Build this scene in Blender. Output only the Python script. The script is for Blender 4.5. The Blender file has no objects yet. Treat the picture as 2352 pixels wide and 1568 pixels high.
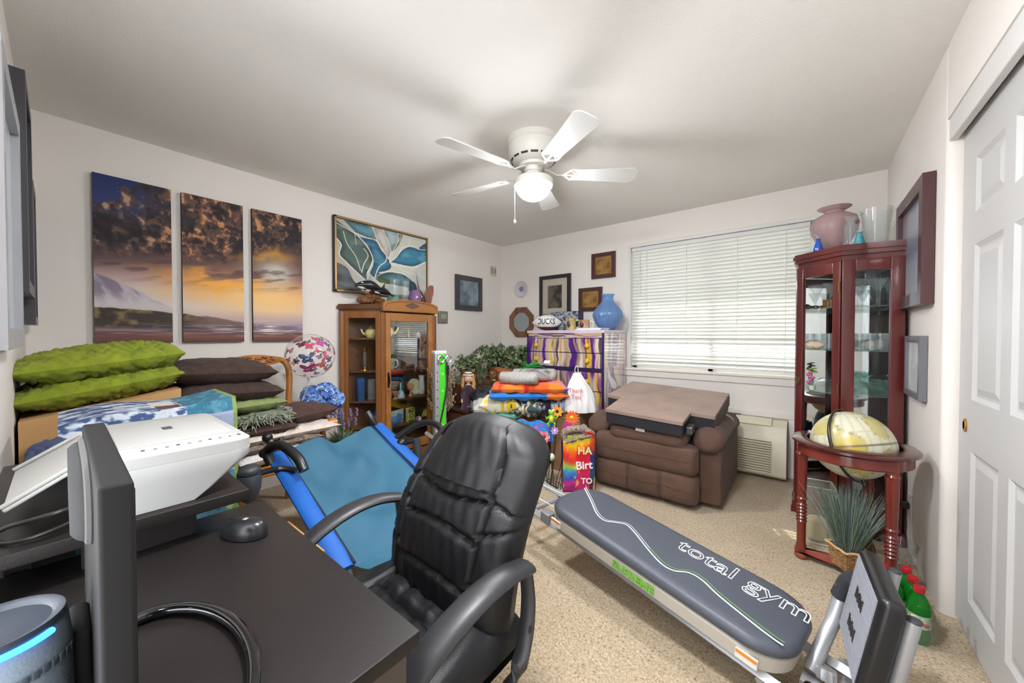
import bpy, math, random
import numpy as np
from mathutils import Vector, Matrix
sc = bpy.context.scene
C = sc.collection
random.seed(7)
PI = math.pi

# ---------------------------------------------------------------- camera, world, lights, exposure
FPX, YAW, PITCH = 836.56, -0.6792, -0.0162
cam_d = bpy.data.cameras.new('camera')
cam_d.sensor_width = 36.0
cam_d.lens = 36.0 * FPX / 2352.0
cam_d.clip_start = 0.01
cam = bpy.data.objects.new('camera', cam_d)
C.objects.link(cam)
cam.location = (0, 0, 1.206)
cam.rotation_euler = (PI / 2 + PITCH, 0, -YAW)
sc.camera = cam

w = bpy.data.worlds.new('daylight')
sc.world = w
w.use_nodes = True
bg = w.node_tree.nodes['Background']
bg.inputs['Color'].default_value = (0.93, 0.96, 1.0, 1)
bg.inputs['Strength'].default_value = 5.0

def lamp(name, kind, loc, rot, energy, col=(1, 1, 1), **kw):
    d = bpy.data.lights.new(name, kind)
    d.energy = energy
    d.color = col
    for k, v in kw.items():
        setattr(d, k, v)
    o = bpy.data.objects.new(name, d)
    C.objects.link(o)
    o.location = loc
    o.rotation_euler = rot
    return o
# low winter sun let in between the slats turned open
lamp('sun', 'SUN', (2, 6, 4), (math.radians(-50), 0, math.radians(27)), 8.0, (1.0, 0.95, 0.86), angle=0.012)

sc.view_settings.view_transform = 'Standard'
sc.view_settings.look = 'None'
sc.view_settings.exposure = 0.36
sc.view_settings.gamma = 1.0
sc.view_settings.use_curve_mapping = False
try:
    sc.cycles.use_denoising = True
    sc.cycles.max_bounces = 7
    sc.cycles.diffuse_bounces = 4
    sc.cycles.glossy_bounces = 3
    sc.cycles.transmission_bounces = 3
    sc.cycles.transparent_max_bounces = 16
    sc.cycles.use_light_tree = False
    sc.cycles.use_adaptive_sampling = True
    sc.cycles.adaptive_threshold = 0.14
    sc.cycles.adaptive_min_samples = 16
    sc.cycles.sample_clamp_indirect = 6.0
    sc.cycles.caustics_reflective = False
    sc.cycles.caustics_refractive = False
except Exception:
    pass

# ---------------------------------------------------------------- shapes
def norm(v):
    return Vector(v).normalized()

class MB:
    """collects shapes; build() links them as one mesh object"""
    def __init__(s):
        s.v, s.f, s.c = [], [], None
    def add(s, v, f, M=None):
        n = len(s.v)
        if M is not None:
            v = [M @ Vector(p) for p in v]
        s.v += [tuple(p) for p in v]
        s.f += [tuple(i + n for i in q) for q in f]
        return s
    def box(s, x0, x1, y0, y1, z0, z1, M=None):
        v = [(x, y, z) for z in (z0, z1) for y in (y0, y1) for x in (x0, x1)]
        return s.add(v, [(0, 2, 3, 1), (4, 5, 7, 6), (0, 1, 5, 4), (2, 6, 7, 3), (0, 4, 6, 2), (1, 3, 7, 5)], M)
    def rbox(s, x0, x1, y0, y1, z0, z1, r, n=3, M=None):
        c = Vector(((x0 + x1) / 2, (y0 + y1) / 2, (z0 + z1) / 2))
        h = [(x1 - x0) / 2, (y1 - y0) / 2, (z1 - z0) / 2]
        r = min(r, min(h) * .999)
        ax = []
        for a in h:
            k = a - r
            ax.append([-a] + [-k - r * (1 - t / n) * .999 for t in range(1, n)] + [-k, k] + [k + r * t / n * .999 for t in range(1, n)] + [a])
        idx, V, F = {}, [], []
        def g(p):
            key = tuple(round(q, 6) for q in p)
            if key not in idx:
                i = [max(-(h[a] - r), min(h[a] - r, p[a])) for a in range(3)]
                d = Vector((p[0] - i[0], p[1] - i[1], p[2] - i[2]))
                m = max(abs(d.x), abs(d.y), abs(d.z))
                if m > 1e-9:
                    # spread evenly over the corner
                    d = Vector([math.tan(q / m * PI / 4) for q in d]).normalized() * r * min(1, m / r)
                idx[key] = len(V)
                V.append(c + Vector(i) + d)
            return idx[key]
        for a in range(3):
            b, d = (a + 1) % 3, (a + 2) % 3
            for sg in (-1, 1):
                for i in range(len(ax[b]) - 1):
                    for j in range(len(ax[d]) - 1):
                        q = []
                        for (bi, dj) in ((i, j), (i + 1, j), (i + 1, j + 1), (i, j + 1)):
                            p = [0, 0, 0]
                            p[a] = sg * h[a]; p[b] = ax[b][bi]; p[d] = ax[d][dj]
                            q.append(g(p))
                        F.append(tuple(q) if sg > 0 else tuple(q[::-1]))
        return s.add(V, F, M)
    def cyl(s, p0, p1, r0, r1=None, n=16, caps=True, M=None):
        return s.tube([p0, p1], [r0, r0 if r1 is None else r1], n, caps=caps, M=M)
    def tube(s, pts, r, n=10, closed=False, caps=True, M=None, flat=1.0, up=None):
        pts = [Vector(p) for p in pts]
        m = len(pts)
        if not hasattr(r, '__len__'):
            r = [r] * m
        V, F = [], []
        u = None
        for i in range(m):
            if closed:
                t = (pts[(i + 1) % m] - pts[i - 1])
            else:
                t = pts[min(i + 1, m - 1)] - pts[max(i - 1, 0)]
            t.normalize()
            if up is not None:
                u = Vector(up) - t * t.dot(Vector(up)); u.normalize()
            elif u is None:
                u = Vector((0, 0, 1)) if abs(t.z) < .9 else Vector((1, 0, 0))
                u = (u - t * t.dot(u)).normalized()
            else:
                u = (u - t * t.dot(u)).normalized()
            b = t.cross(u)
            for k in range(n):
                a = 2 * PI * k / n
                V.append(pts[i] + (u * math.cos(a) * flat + b * math.sin(a)) * r[i])
        for i in range(m if closed else m - 1):
            j = (i + 1) % m
            for k in range(n):
                l = (k + 1) % n
                F.append((i * n + k, i * n + l, j * n + l, j * n + k))
        if caps and not closed:
            F.append(tuple(range(n))[::-1])
            F.append(tuple((m - 1) * n + k for k in range(n)))
        return s.add(V, F, M)
    def lathe(s, prof, n=24, M=None, at=(0, 0, 0), lobes=0, amp=0, twist=0):
        V, F = [], []
        m = len(prof)
        x, y, z = at
        for i, (r, h) in enumerate(prof):
            for k in range(n):
                a = 2 * PI * k / n
                q = r * (1 + amp * math.cos(lobes * a + twist * h)) if lobes else r
                V.append((x + q * math.cos(a), y + q * math.sin(a), z + h))
        for i in range(m - 1):
            for k in range(n):
                l = (k + 1) % n
                F.append((i * n + k, i * n + l, (i + 1) * n + l, (i + 1) * n + k))
        if prof[0][0] > 1e-4: F.append(tuple(range(n))[::-1])
        if prof[-1][0] > 1e-4: F.append(tuple((m - 1) * n + k for k in range(n)))
        return s.add(V, F, M)
    def ell(s, c, r, n=16, m=10, M=None):
        if not hasattr(r, '__len__'): r = (r, r, r)
        V, F = [], []
        for i in range(m + 1):
            t = PI * i / m
            for k in range(n):
                a = 2 * PI * k / n
                V.append((c[0] + r[0] * math.sin(t) * math.cos(a), c[1] + r[1] * math.sin(t) * math.sin(a), c[2] - r[2] * math.cos(t)))
        for i in range(m):
            for k in range(n):
                l = (k + 1) % n
                F.append((i * n + k, i * n + l, (i + 1) * n + l, (i + 1) * n + k))
        return s.add(V, F, M)
    def prism(s, poly, z0, z1, M=None):
        n = len(poly)
        ar = sum(poly[i][0] * poly[(i + 1) % n][1] - poly[(i + 1) % n][0] * poly[i][1] for i in range(n))
        if ar < 0: poly = poly[::-1]
        V = [(x, y, z0) for x, y in poly] + [(x, y, z1) for x, y in poly]
        F = [tuple(range(n))[::-1], tuple(range(n, 2 * n))]
        F += [(i, (i + 1) % n, (i + 1) % n + n, i + n) for i in range(n)]
        return s.add(V, F, M)
    def grid(s, nx, ny, fn, M=None, wrapx=False):
        V = [fn(i / nx, j / ny) for j in range(ny + 1) for i in range(nx + (0 if wrapx else 1))]
        w_ = nx + (0 if wrapx else 1)
        F = []
        for j in range(ny):
            for i in range(nx):
                k = (i + 1) % w_ if wrapx else i + 1
                F.append((j * w_ + i, j * w_ + k, (j + 1) * w_ + k, (j + 1) * w_ + i))
        return s.add(V, F, M)
    def sheet(s, nx, ny, fn, th=.004, M=None):
        """a cloth-like sheet with thickness"""
        e = 1e-3
        top, bot = [], []
        for j in range(ny + 1):
            for i in range(nx + 1):
                u, v = i / nx, j / ny
                p = Vector(fn(u, v))
                u0, u1, v0, v1 = max(u - e, 0), min(u + e, 1), max(v - e, 0), min(v + e, 1)
                n = (Vector(fn(u1, v)) - Vector(fn(u0, v))).cross(Vector(fn(u, v1)) - Vector(fn(u, v0)))
                n = n.normalized() if n.length > 1e-12 else Vector((0, 0, 1))
                top.append(p + n * th / 2); bot.append(p - n * th / 2)
        w_ = nx + 1
        k = len(top)
        F = []
        for j in range(ny):
            for i in range(nx):
                q = (j * w_ + i, j * w_ + i + 1, (j + 1) * w_ + i + 1, (j + 1) * w_ + i)
                F.append(q); F.append(tuple(a + k for a in q[::-1]))
        rim = [i for i in range(nx)] + [j * w_ + nx for j in range(ny)] + [ny * w_ + i for i in range(nx, 0, -1)] + [j * w_ for j in range(ny, 0, -1)]
        for a, b in zip(rim, rim[1:] + rim[:1]):
            F.append((b, a, a + k, b + k))
        return s.add(top + bot, F, M)
    def build(s, name, m, parent=None, smooth=True, ang=40, M=None):
        me = bpy.data.meshes.new(name)
        v = s.v
        if M is not None: v = [tuple(M @ Vector(p)) for p in v]
        me.from_pydata(v, [], s.f)
        if smooth:
            me.polygons.foreach_set('use_smooth', [True] * len(me.polygons))
            try: me.set_sharp_from_angle(angle=math.radians(ang))
            except Exception: pass
        if s.c is not None:
            at_ = me.color_attributes.new('Col', 'FLOAT_COLOR', 'POINT')
            at_.data.foreach_set('color', np.asarray(s.c, dtype=np.float32).ravel())
        me.materials.append(m)
        o = bpy.data.objects.new(name, me)
        C.objects.link(o)
        if parent is not None:
            o.parent = parent
            if parent.get('_w'):           # parts given in room coordinates
                o.location = [-q for q in parent.location]
        return o

def T(x=0, y=0, z=0, rx=0, ry=0, rz=0, s=1):
    return Matrix.Translation((x, y, z)) @ Matrix.Rotation(rz, 4, 'Z') @ Matrix.Rotation(ry, 4, 'Y') @ Matrix.Rotation(rx, 4, 'X') @ Matrix.Diagonal((s, s, s, 1) if not hasattr(s, '__len__') else (*s, 1))

def tag(o, label, cat, group=None):
    o['label'] = label; o['category'] = cat
    if group: o['group'] = group
    return o
def thing(name, label, cat, loc=(0, 0, 0), rz=0, group=None, world=False):
    o = bpy.data.objects.new(name, None)
    C.objects.link(o)
    o.empty_display_size = .05
    o.location = loc; o.rotation_euler = (0, 0, rz)
    if world: o['_w'] = 1
    return tag(o, label, cat, group)
def struct(o):
    o['kind'] = 'structure'
    return o
def sub(o, parent):
    """make o, built in the parent's space, a part of a part"""
    o.parent = parent
    o.location = (0, 0, 0)
    return o
def copy_tree(o, parent=None):
    c = o.copy(); C.objects.link(c)
    if parent is not None: c.parent = parent
    for ch in list(o.children): copy_tree(ch, c)
    return c
def one(name, mb, m, label, cat, group=None, loc=None, rz=0, **kw):
    """a thing that is a single mesh; its origin is put at the base"""
    if loc is None:
        xs = [p[0] for p in mb.v]; ys = [p[1] for p in mb.v]; zs = [p[2] for p in mb.v]
        loc = ((min(xs) + max(xs)) / 2, (min(ys) + max(ys)) / 2, min(zs))
        mb.v = [(p[0] - loc[0], p[1] - loc[1], p[2] - loc[2]) for p in mb.v]
    o = mb.build(name, m, **kw)
    o.location = loc; o.rotation_euler = (0, 0, rz)
    return tag(o, label, cat, group)

# ---------------------------------------------------------------- noise for painted prints
def vnoise(x, y, seed=0):
    xi, yi = np.floor(x), np.floor(y)
    fx, fy = x - xi, y - yi
    fx, fy = fx * fx * (3 - 2 * fx), fy * fy * (3 - 2 * fy)
    def h(a, b):
        t = np.sin(a * 127.1 + b * 311.7 + seed * 74.7) * 43758.5453
        return t - np.floor(t)
    return (h(xi, yi) * (1 - fx) + h(xi + 1, yi) * fx) * (1 - fy) + (h(xi, yi + 1) * (1 - fx) + h(xi + 1, yi + 1) * fx) * fy
def fbm(x, y, o=5, seed=0):
    r, a, t = 0, .5, 0
    for k in range(o):
        r = r + a * vnoise(x * 2 ** k, y * 2 ** k, seed + k * 13); t += a; a *= .5
    return r / t
def lin(c):
    c = np.asarray(c, dtype=float) / 255.0
    return np.where(c <= .04045, c / 12.92, ((c + .055) / 1.055) ** 2.4)
def ramp(t, stops):
    xs = [s_[0] for s_ in stops]
    return np.stack([np.interp(t, xs, [s_[1][k] for s_ in stops]) for k in range(3)], -1)
def mixc(a, b, t):
    t = np.clip(t, 0, 1)[..., None]
    return a * (1 - t) + np.asarray(b, dtype=float) * t
def sm(x, a, b):
    t = np.clip((x - a) / (b - a), 0, 1)
    return t * t * (3 - 2 * t)
def inpoly(x, y, P):
    r = np.zeros(x.shape, bool)
    n = len(P)
    for i in range(n):
        (x0, y0), (x1, y1) = P[i], P[(i + 1) % n]
        if y0 == y1: continue
        c = ((y0 > y) != (y1 > y)) & (x < (x1 - x0) * (y - y0) / (y1 - y0) + x0)
        r ^= c
    return r
def dline(x, y, P):
    d = np.full(x.shape, 1e9)
    for (x0, y0), (x1, y1) in zip(P, P[1:]):
        dx, dy = x1 - x0, y1 - y0
        t = np.clip(((x - x0) * dx + (y - y0) * dy) / (dx * dx + dy * dy + 1e-12), 0, 1)
        d = np.minimum(d, np.hypot(x - x0 - t * dx, y - y0 - t * dy))
    return d
def catm(P, n=6):
    P = [P[0]] + list(P) + [P[-1]]
    r = []
    for i in range(1, len(P) - 2):
        for k in range(n):
            t = k / n
            r.append(tuple(.5 * (2 * P[i][a] + (P[i + 1][a] - P[i - 1][a]) * t + (2 * P[i - 1][a] - 5 * P[i][a] + 4 * P[i + 1][a] - P[i + 2][a]) * t * t + (3 * P[i][a] - P[i - 1][a] - 3 * P[i + 1][a] + P[i + 2][a]) * t ** 3) for a in range(len(P[i]))))
    r.append(tuple(P[-2]))
    return r
def paint(mb, nx, ny, fn, col):
    """grid whose points carry the colour col(u, v) in 0..255; fn(u, v) -> point"""
    k = len(mb.v)
    mb.grid(nx, ny, fn)
    u, v = np.meshgrid(np.linspace(0, 1, nx + 1), np.linspace(0, 1, ny + 1))
    c = lin(np.clip(col(u, v), 0, 255)).reshape(-1, 3)
    c = np.concatenate([c, np.ones((len(c), 1))], 1)
    old = np.zeros((k, 4)) if mb.c is None else np.asarray(mb.c)
    if len(old) < k: old = np.concatenate([old, np.zeros((k - len(old), 4))])
    mb.c = np.concatenate([old, c])
    return mb

# ---------------------------------------------------------------- materials
MATS = {}
def L3(c):
    return tuple(float(q) for q in lin(c)) + (1.0,)
def mat(key, col=(200, 200, 200), rough=.5, metal=0, var=0, vs=6, bump=0, bs=60, bd=3, spec=.5, sheen=0, coat=0, attr=False, stretch=None, trans=0, emit=None, es=1, col2=None, alpha=None):
    if key in MATS: return MATS[key]
    m = bpy.data.materials.new(key)
    MATS[key] = m
    m.use_nodes = True
    nt = m.node_tree
    N, K = nt.nodes, nt.links
    b = N['Principled BSDF']
    b.inputs['Base Color'].default_value = L3(col)
    b.inputs['Roughness'].default_value = rough
    b.inputs['Metallic'].default_value = metal
    b.inputs['Specular IOR Level'].default_value = spec
    if sheen: b.inputs['Sheen Weight'].default_value = sheen
    if coat: b.inputs['Coat Weight'].default_value = coat; b.inputs['Coat Roughness'].default_value = .1
    if trans: b.inputs['Transmission Weight'].default_value = trans
    if emit: b.inputs['Emission Color'].default_value = L3(emit); b.inputs['Emission Strength'].default_value = es
    tc = N.new('ShaderNodeTexCoord')
    src = tc.outputs['Object']
    if stretch:
        mp = N.new('ShaderNodeMapping'); mp.inputs['Scale'].default_value = stretch
        K.new(src, mp.inputs['Vector']); src = mp.outputs['Vector']
    base = None
    if attr:
        a = N.new('ShaderNodeVertexColor'); a.layer_name = 'Col'
        base = a.outputs['Color']
        K.new(base, b.inputs['Base Color'])
        if alpha: K.new(a.outputs['Alpha'], b.inputs['Alpha'])
    if var or col2:
        n = N.new('ShaderNodeTexNoise'); n.inputs['Scale'].default_value = vs; n.inputs['Detail'].default_value = 5
        K.new(src, n.inputs['Vector'])
        cr = N.new('ShaderNodeValToRGB')
        cr.color_ramp.elements[0].position = .3; cr.color_ramp.elements[1].position = .7
        c = np.array(L3(col)[:3])
        cr.color_ramp.elements[0].color = L3(col2) if col2 else (*np.clip(c * (1 - var), 0, 1), 1)
        cr.color_ramp.elements[1].color = L3(col) if col2 else (*np.clip(c * (1 + var), 0, 1), 1)
        K.new(n.outputs['Fac'], cr.inputs['Fac'])
        K.new(cr.outputs['Color'], b.inputs['Base Color'])
    if bump:
        n2 = N.new('ShaderNodeTexNoise'); n2.inputs['Scale'].default_value = bs; n2.inputs['Detail'].default_value = bd
        K.new(src, n2.inputs['Vector'])
        bp = N.new('ShaderNodeBump'); bp.inputs['Strength'].default_value = min(1, bump); bp.inputs['Distance'].default_value = .01 if bump <= 1 else .01 * bump
        K.new(n2.outputs['Fac'], bp.inputs['Height'])
        K.new(bp.outputs['Normal'], b.inputs['Normal'])
    return m
def schlick(nt, f0):
    """Fresnel reflectance of a thin sheet, the same from both sides"""
    N, K = nt.nodes, nt.links
    l = N.new('ShaderNodeLayerWeight'); l.inputs['Blend'].default_value = .5
    p = N.new('ShaderNodeMath'); p.operation = 'POWER'; p.inputs[1].default_value = 5
    K.new(l.outputs['Facing'], p.inputs[0])
    q = N.new('ShaderNodeMath'); q.operation = 'MULTIPLY_ADD'; q.inputs[1].default_value = (1 - f0) * .6; q.inputs[2].default_value = f0
    K.new(p.outputs[0], q.inputs[0])
    return q.outputs[0]
def glass(key, tint=(245, 250, 250), rough=.02, ior=1.45, body=0.0, bodycol=None):
    """thin-walled glass: tinted see-through with a Fresnel gloss, optionally some body colour"""
    if key in MATS: return MATS[key]
    m = bpy.data.materials.new(key); MATS[key] = m
    m.use_nodes = True
    nt = m.node_tree; N, K = nt.nodes, nt.links
    N.remove(N['Principled BSDF'])
    out = N['Material Output']
    t = N.new('ShaderNodeBsdfTransparent'); t.inputs['Color'].default_value = L3(tint)
    g = N.new('ShaderNodeBsdfGlossy'); g.inputs['Roughness'].default_value = rough
    f = schlick(nt, ((ior - 1) / (ior + 1)) ** 2 * .7)
    x = N.new('ShaderNodeMixShader')
    src = t.outputs[0]
    if body:
        d = N.new('ShaderNodeBsdfDiffuse'); d.inputs['Color'].default_value = L3(bodycol or tint)
        y = N.new('ShaderNodeMixShader'); y.inputs[0].default_value = body
        K.new(t.outputs[0], y.inputs[1]); K.new(d.outputs[0], y.inputs[2]); src = y.outputs[0]
    K.new(f, x.inputs[0]); K.new(src, x.inputs[1]); K.new(g.outputs[0], x.inputs[2])
    K.new(x.outputs[0], out.inputs['Surface'])
    return m
def wood(key, c1, c2, rough=.4, scale=9, stretch=(1, 1, .12), coat=.15):
    return mat(key, c1, rough, col2=c2, vs=scale, stretch=stretch, coat=coat, bump=.08, bs=scale * 3)
def text(name, body, size, m, parent=None, M=None, extrude=.0008, offset=0, align='CENTER', shear=0, outline=0):
    cu = bpy.data.curves.new(name, 'FONT')
    cu.body = body; cu.size = size; cu.extrude = extrude; cu.align_x = align; cu.align_y = 'CENTER'; cu.shear = shear; cu.offset = offset
    cu.resolution_u = 3
    if outline:
        cu.fill_mode = 'NONE'; cu.bevel_depth = outline; cu.bevel_resolution = 0; cu.extrude = 0
    tmp = bpy.data.objects.new(name, cu); C.objects.link(tmp)
    dg = bpy.context.evaluated_depsgraph_get()
    me = bpy.data.meshes.new_from_object(tmp.evaluated_get(dg))
    C.objects.unlink(tmp); bpy.data.objects.remove(tmp); bpy.data.curves.remove(cu)
    me.name = name
    if M is not None: me.transform(M)
    me.materials.clear(); me.materials.append(m)
    o = bpy.data.objects.new(name, me); C.objects.link(o)
    if parent is not None:
        o.parent = parent
        if parent.get('_w'): o.location = [-q for q in parent.location]
    return o
def frame3(o, x, y):
    """matrix with local X along x, local Y along y, origin o"""
    x = norm(x); z = x.cross(Vector(y)).normalized(); y = z.cross(x)
    return Matrix(((x.x, y.x, z.x, o[0]), (x.y, y.y, z.y, o[1]), (x.z, y.z, z.z, o[2]), (0, 0, 0, 1)))
def pillow(mb, w_, d, h, M=None, n=26, p=3.0, wr=.0, seed=0, pinch=.06):
    """a stuffed cushion: two puffed sheets meeting in a seam"""
    rnd = random.Random(seed)
    ph = [rnd.uniform(0, 6) for _ in range(6)]
    def fn(sg):
        def q(u, v):
            a, b = 2 * u - 1, 2 * v - 1
            t = max(0, (1 - abs(a) ** p)) ** .55 * max(0, (1 - abs(b) ** p)) ** .55
            x = a * w_ / 2 * (1 - pinch * (1 - b * b) * abs(a) ** 3)
            y = b * d / 2 * (1 - pinch * (1 - a * a) * abs(b) ** 3)
            z = sg * h / 2 * t
            if wr: z += sg * wr * min(1, t * 2) * (math.sin(9 * a + ph[0] + 3 * b) * math.sin(7 * b + ph[1]) + .6 * math.sin(17 * a * b + ph[2] + 6 * b) + .5 * math.sin(23 * a + 9 * b + ph[3]))
            return (x, y, z)
        return q
    top, bot = fn(1), fn(-1)
    mb.grid(n, n, lambda u, v: top(u, v), M)
    mb.grid(n, n, lambda u, v: bot(1 - u, v), M)
    return mb
# ================================================================ ROOM
XL, XR, YB, YN, ZC = -3.30, 0.46, 3.87, -0.12, 2.44
M_wall = mat('wall_paint', (232, 226, 219), .85, var=.02, vs=1.5, bump=.12, bs=160, bd=4)
M_ceil = mat('ceiling_paint', (239, 237, 231), .9, var=.015, vs=2, bump=.2, bs=130, bd=5)
M_trim = mat('white_trim', (222, 221, 218), .45)
M_white = mat('white_enamel', (196, 195, 193), .4, bump=.03, bs=30, stretch=(1, 1, .1))

def carpet_mat():
    m = bpy.data.materials.new('beige_carpet'); m.use_nodes = True
    nt = m.node_tree; N, K = nt.nodes, nt.links
    b = N['Principled BSDF']; b.inputs['Roughness'].default_value = 1; b.inputs['Specular IOR Level'].default_value = .1
    b.inputs['Sheen Weight'].default_value = .25
    tc = N.new('ShaderNodeTexCoord')
    n = N.new('ShaderNodeTexNoise'); n.inputs['Scale'].default_value = 105; n.inputs['Detail'].default_value = 4; n.inputs['Roughness'].default_value = .65; n.inputs['Distortion'].default_value = .8
    K.new(tc.outputs['Object'], n.inputs['Vector'])
    r = N.new('ShaderNodeValToRGB'); e = r.color_ramp.elements
    e[0].position = .30; e[0].color = L3((118, 96, 66)); e[1].position = .62; e[1].color = L3((222, 203, 174))
    x = r.color_ramp.elements.new(.43); x.color = L3((188, 166, 132))
    K.new(n.outputs['Fac'], r.inputs['Fac'])
    n2 = N.new('ShaderNodeTexNoise'); n2.inputs['Scale'].default_value = 2.2; n2.inputs['Detail'].default_value = 4
    K.new(tc.outputs['Object'], n2.inputs['Vector'])
    mx = N.new('ShaderNodeMix'); mx.data_type = 'RGBA'; mx.blend_type = 'MULTIPLY'
    r2 = N.new('ShaderNodeValToRGB'); r2.color_ramp.elements[0].color = (.84, .82, .78, 1); r2.color_ramp.elements[0].position = .35; r2.color_ramp.elements[1].position = .6
    K.new(n2.outputs['Fac'], r2.inputs['Fac'])
    mx.inputs[0].default_value = 1
    K.new(r.outputs['Color'], mx.inputs[6]); K.new(r2.outputs['Color'], mx.inputs[7])
    K.new(mx.outputs[2], b.inputs['Base Color'])
    bp = N.new('ShaderNodeBump'); bp.inputs['Strength'].default_value = .9; bp.inputs['Distance'].default_value = .012
    K.new(n.outputs['Fac'], bp.inputs['Height']); K.new(bp.outputs['Normal'], b.inputs['Normal'])
    return m
M_carpet = carpet_mat()

m = MB(); m.box(XL - .12, 1.25, -.26, YB + .12, -.12, 0); fl = struct(m.build('floor', M_carpet, smooth=False)); fl['label'] = 'beige cut pile carpet over the whole floor'
m = MB(); m.box(XL - .12, 1.25, -.24, YB + .12, ZC, ZC + .12); o = struct(m.build('ceiling', M_ceil, smooth=False)); o['label'] = 'textured off white ceiling'
m = MB(); m.box(XL - .12, XL, -.24, YB + .12, 0, ZC); struct(m.build('wall_left', M_wall, smooth=False))
WX0, WX1, WZ0, WZ1 = -1.50, 0.08, 0.86, 2.17
m = MB(); m.box(XL, WX0, YB, YB + .12, 0, ZC).box(WX1, 1.25, YB, YB + .12, 0, ZC).box(WX0, WX1, YB, YB + .12, 0, WZ0).box(WX0, WX1, YB, YB + .12, WZ1, ZC)
struct(m.build('wall_back', M_wall, smooth=False))
# wall beside the closet with a rounded (bullnose) end, and the strip over the closet
m = MB()
def bull(r=.028, n=8):
    P = [(XR, YB), (.62, YB), (.62, 2.385), (XR + .10, 2.385)]
    P += [(XR + r - r * math.sin(a), 2.385 + r - r * math.cos(a)) for a in [k / n * PI / 2 for k in range(n + 1)]]
    return P
m.prism(bull(), 0, ZC)
m.box(XR, .62, YN - .12, 2.385, 2.125, ZC)
struct(m.build('wall_right', M_wall, ang=30))
# the wall beside the camera, with an unseen opening made to let fill light in
m = MB(); m.box(XL, -.98, YN - .12, YN, 0, ZC).box(-.05, .62, YN - .12, YN, 0, ZC).box(-.98, -.05, YN - .12, YN, 2.3, ZC); struct(m.build('wall_near', M_wall, smooth=False))
m = MB(); m.box(1.13, 1.25, YN - .12, YB, 0, ZC).box(.62, 1.13, YN - .12, YN, 0, ZC); struct(m.build('wall_closet', M_wall, smooth=False))
# closet fascia
m = MB(); m.rbox(XR + .005, XR + .03, YN, 2.384, 2.03, 2.126, .004); o = struct(m.build('trim_1', M_trim)); o['label'] = 'white fascia board over the closet doors'

def panel_door(name, x, y0, y1, z0, z1, label):
    """six-panel sliding door: slab with sunk, raised-field panels"""
    root = bpy.data.objects.new(name, None); C.objects.link(root); struct(root); root.location = (x, (y0 + y1) / 2, z0); root['_w'] = 1; root['label'] = label
    st, mid = .145, .08
    pw = (y1 - y0 - 2 * st - mid) / 2
    ys = [(y0 + st, y0 + st + pw), (y1 - st - pw, y1 - st)]
    zs = [(.165, .755), (.955, 1.56), (1.685, 1.895)]
    m = MB()
    t = .034
    m.box(x + .012, x + t, y0, y1, z0, z1)
    cuts_y = [y0, ys[0][0], ys[0][1], ys[1][0], ys[1][1], y1]
    cuts_z = [z0, zs[0][0], zs[0][1], zs[1][0], zs[1][1], zs[2][0], zs[2][1], z1]
    for i in range(5):
        for j in range(7):
            if i % 2 == 1 and j % 2 == 1: continue
            m.box(x, x + .013, cuts_y[i], cuts_y[i + 1], cuts_z[j], cuts_z[j + 1])
    m.build('slab', M_white, root, smooth=False)
    for (a, b) in ys:
        for (c, d) in zs:
            q = MB()
            # moulded slope down then a raised field
            for k, (e, dx) in enumerate([(0, .0005), (.016, .0095), (.026, .0095), (.05, .003)]):
                q.v += [(x + dx, a + e, c + e), (x + dx, b - e, c + e), (x + dx, b - e, d - e), (x + dx, a + e, d - e)]
            for k in range(3):
                for l in range(4):
                    q.f.append((k * 4 + l, (k + 1) * 4 + l, (k + 1) * 4 + (l + 1) % 4, k * 4 + (l + 1) % 4))
            q.f.append((12, 15, 14, 13))
            q.build('panel', M_white, root, smooth=False)
    return root
d1 = panel_door('door_1', .505, 1.475, 2.375, .02, 2.05, 'white six panel sliding closet door with a brass finger pull')
m = MB()
m.lathe([(0, .004), (.018, .004), (.021, -.001), (.026, -.003), (.027, 0), (.026, .004)], 20, M=T(.503, 2.288, .845, ry=-PI / 2) @ T(0, 0, 0, s=(1.0, .62, 1)))
o = m.build('finger_pull', mat('brass', (186, 140, 60), .25, 1), d1); o['label'] = 'oval brass finger pull'
panel_door('door_2', .55, .62, 1.52, .02, 2.05, 'second white sliding closet door overlapping the first')

# what lies outside the window: a paved strip and the pale wall of the next building
m = MB(); m.box(-9, 8, YB + .12, 12.2, -.5, -.4); o = struct(m.build('ground_outside', mat('pavement', (112, 110, 106), .9, var=.1, vs=1), smooth=False))
m = MB(); m.box(-9, 8, 12.0, 12.2, -.5, 4.2); o = struct(m.build('wall_outside', mat('grey_siding', (176, 176, 172), .8), smooth=False))
m = MB(); m.box(-4.5, 3.5, YB + .12, 4.95, ZC + .02, ZC + .14); struct(m.build('sky_block_outside', mat('sky_block_grey', (190, 188, 182), .8), smooth=False))  # unseen slab added to keep sky light off the blind
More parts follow.
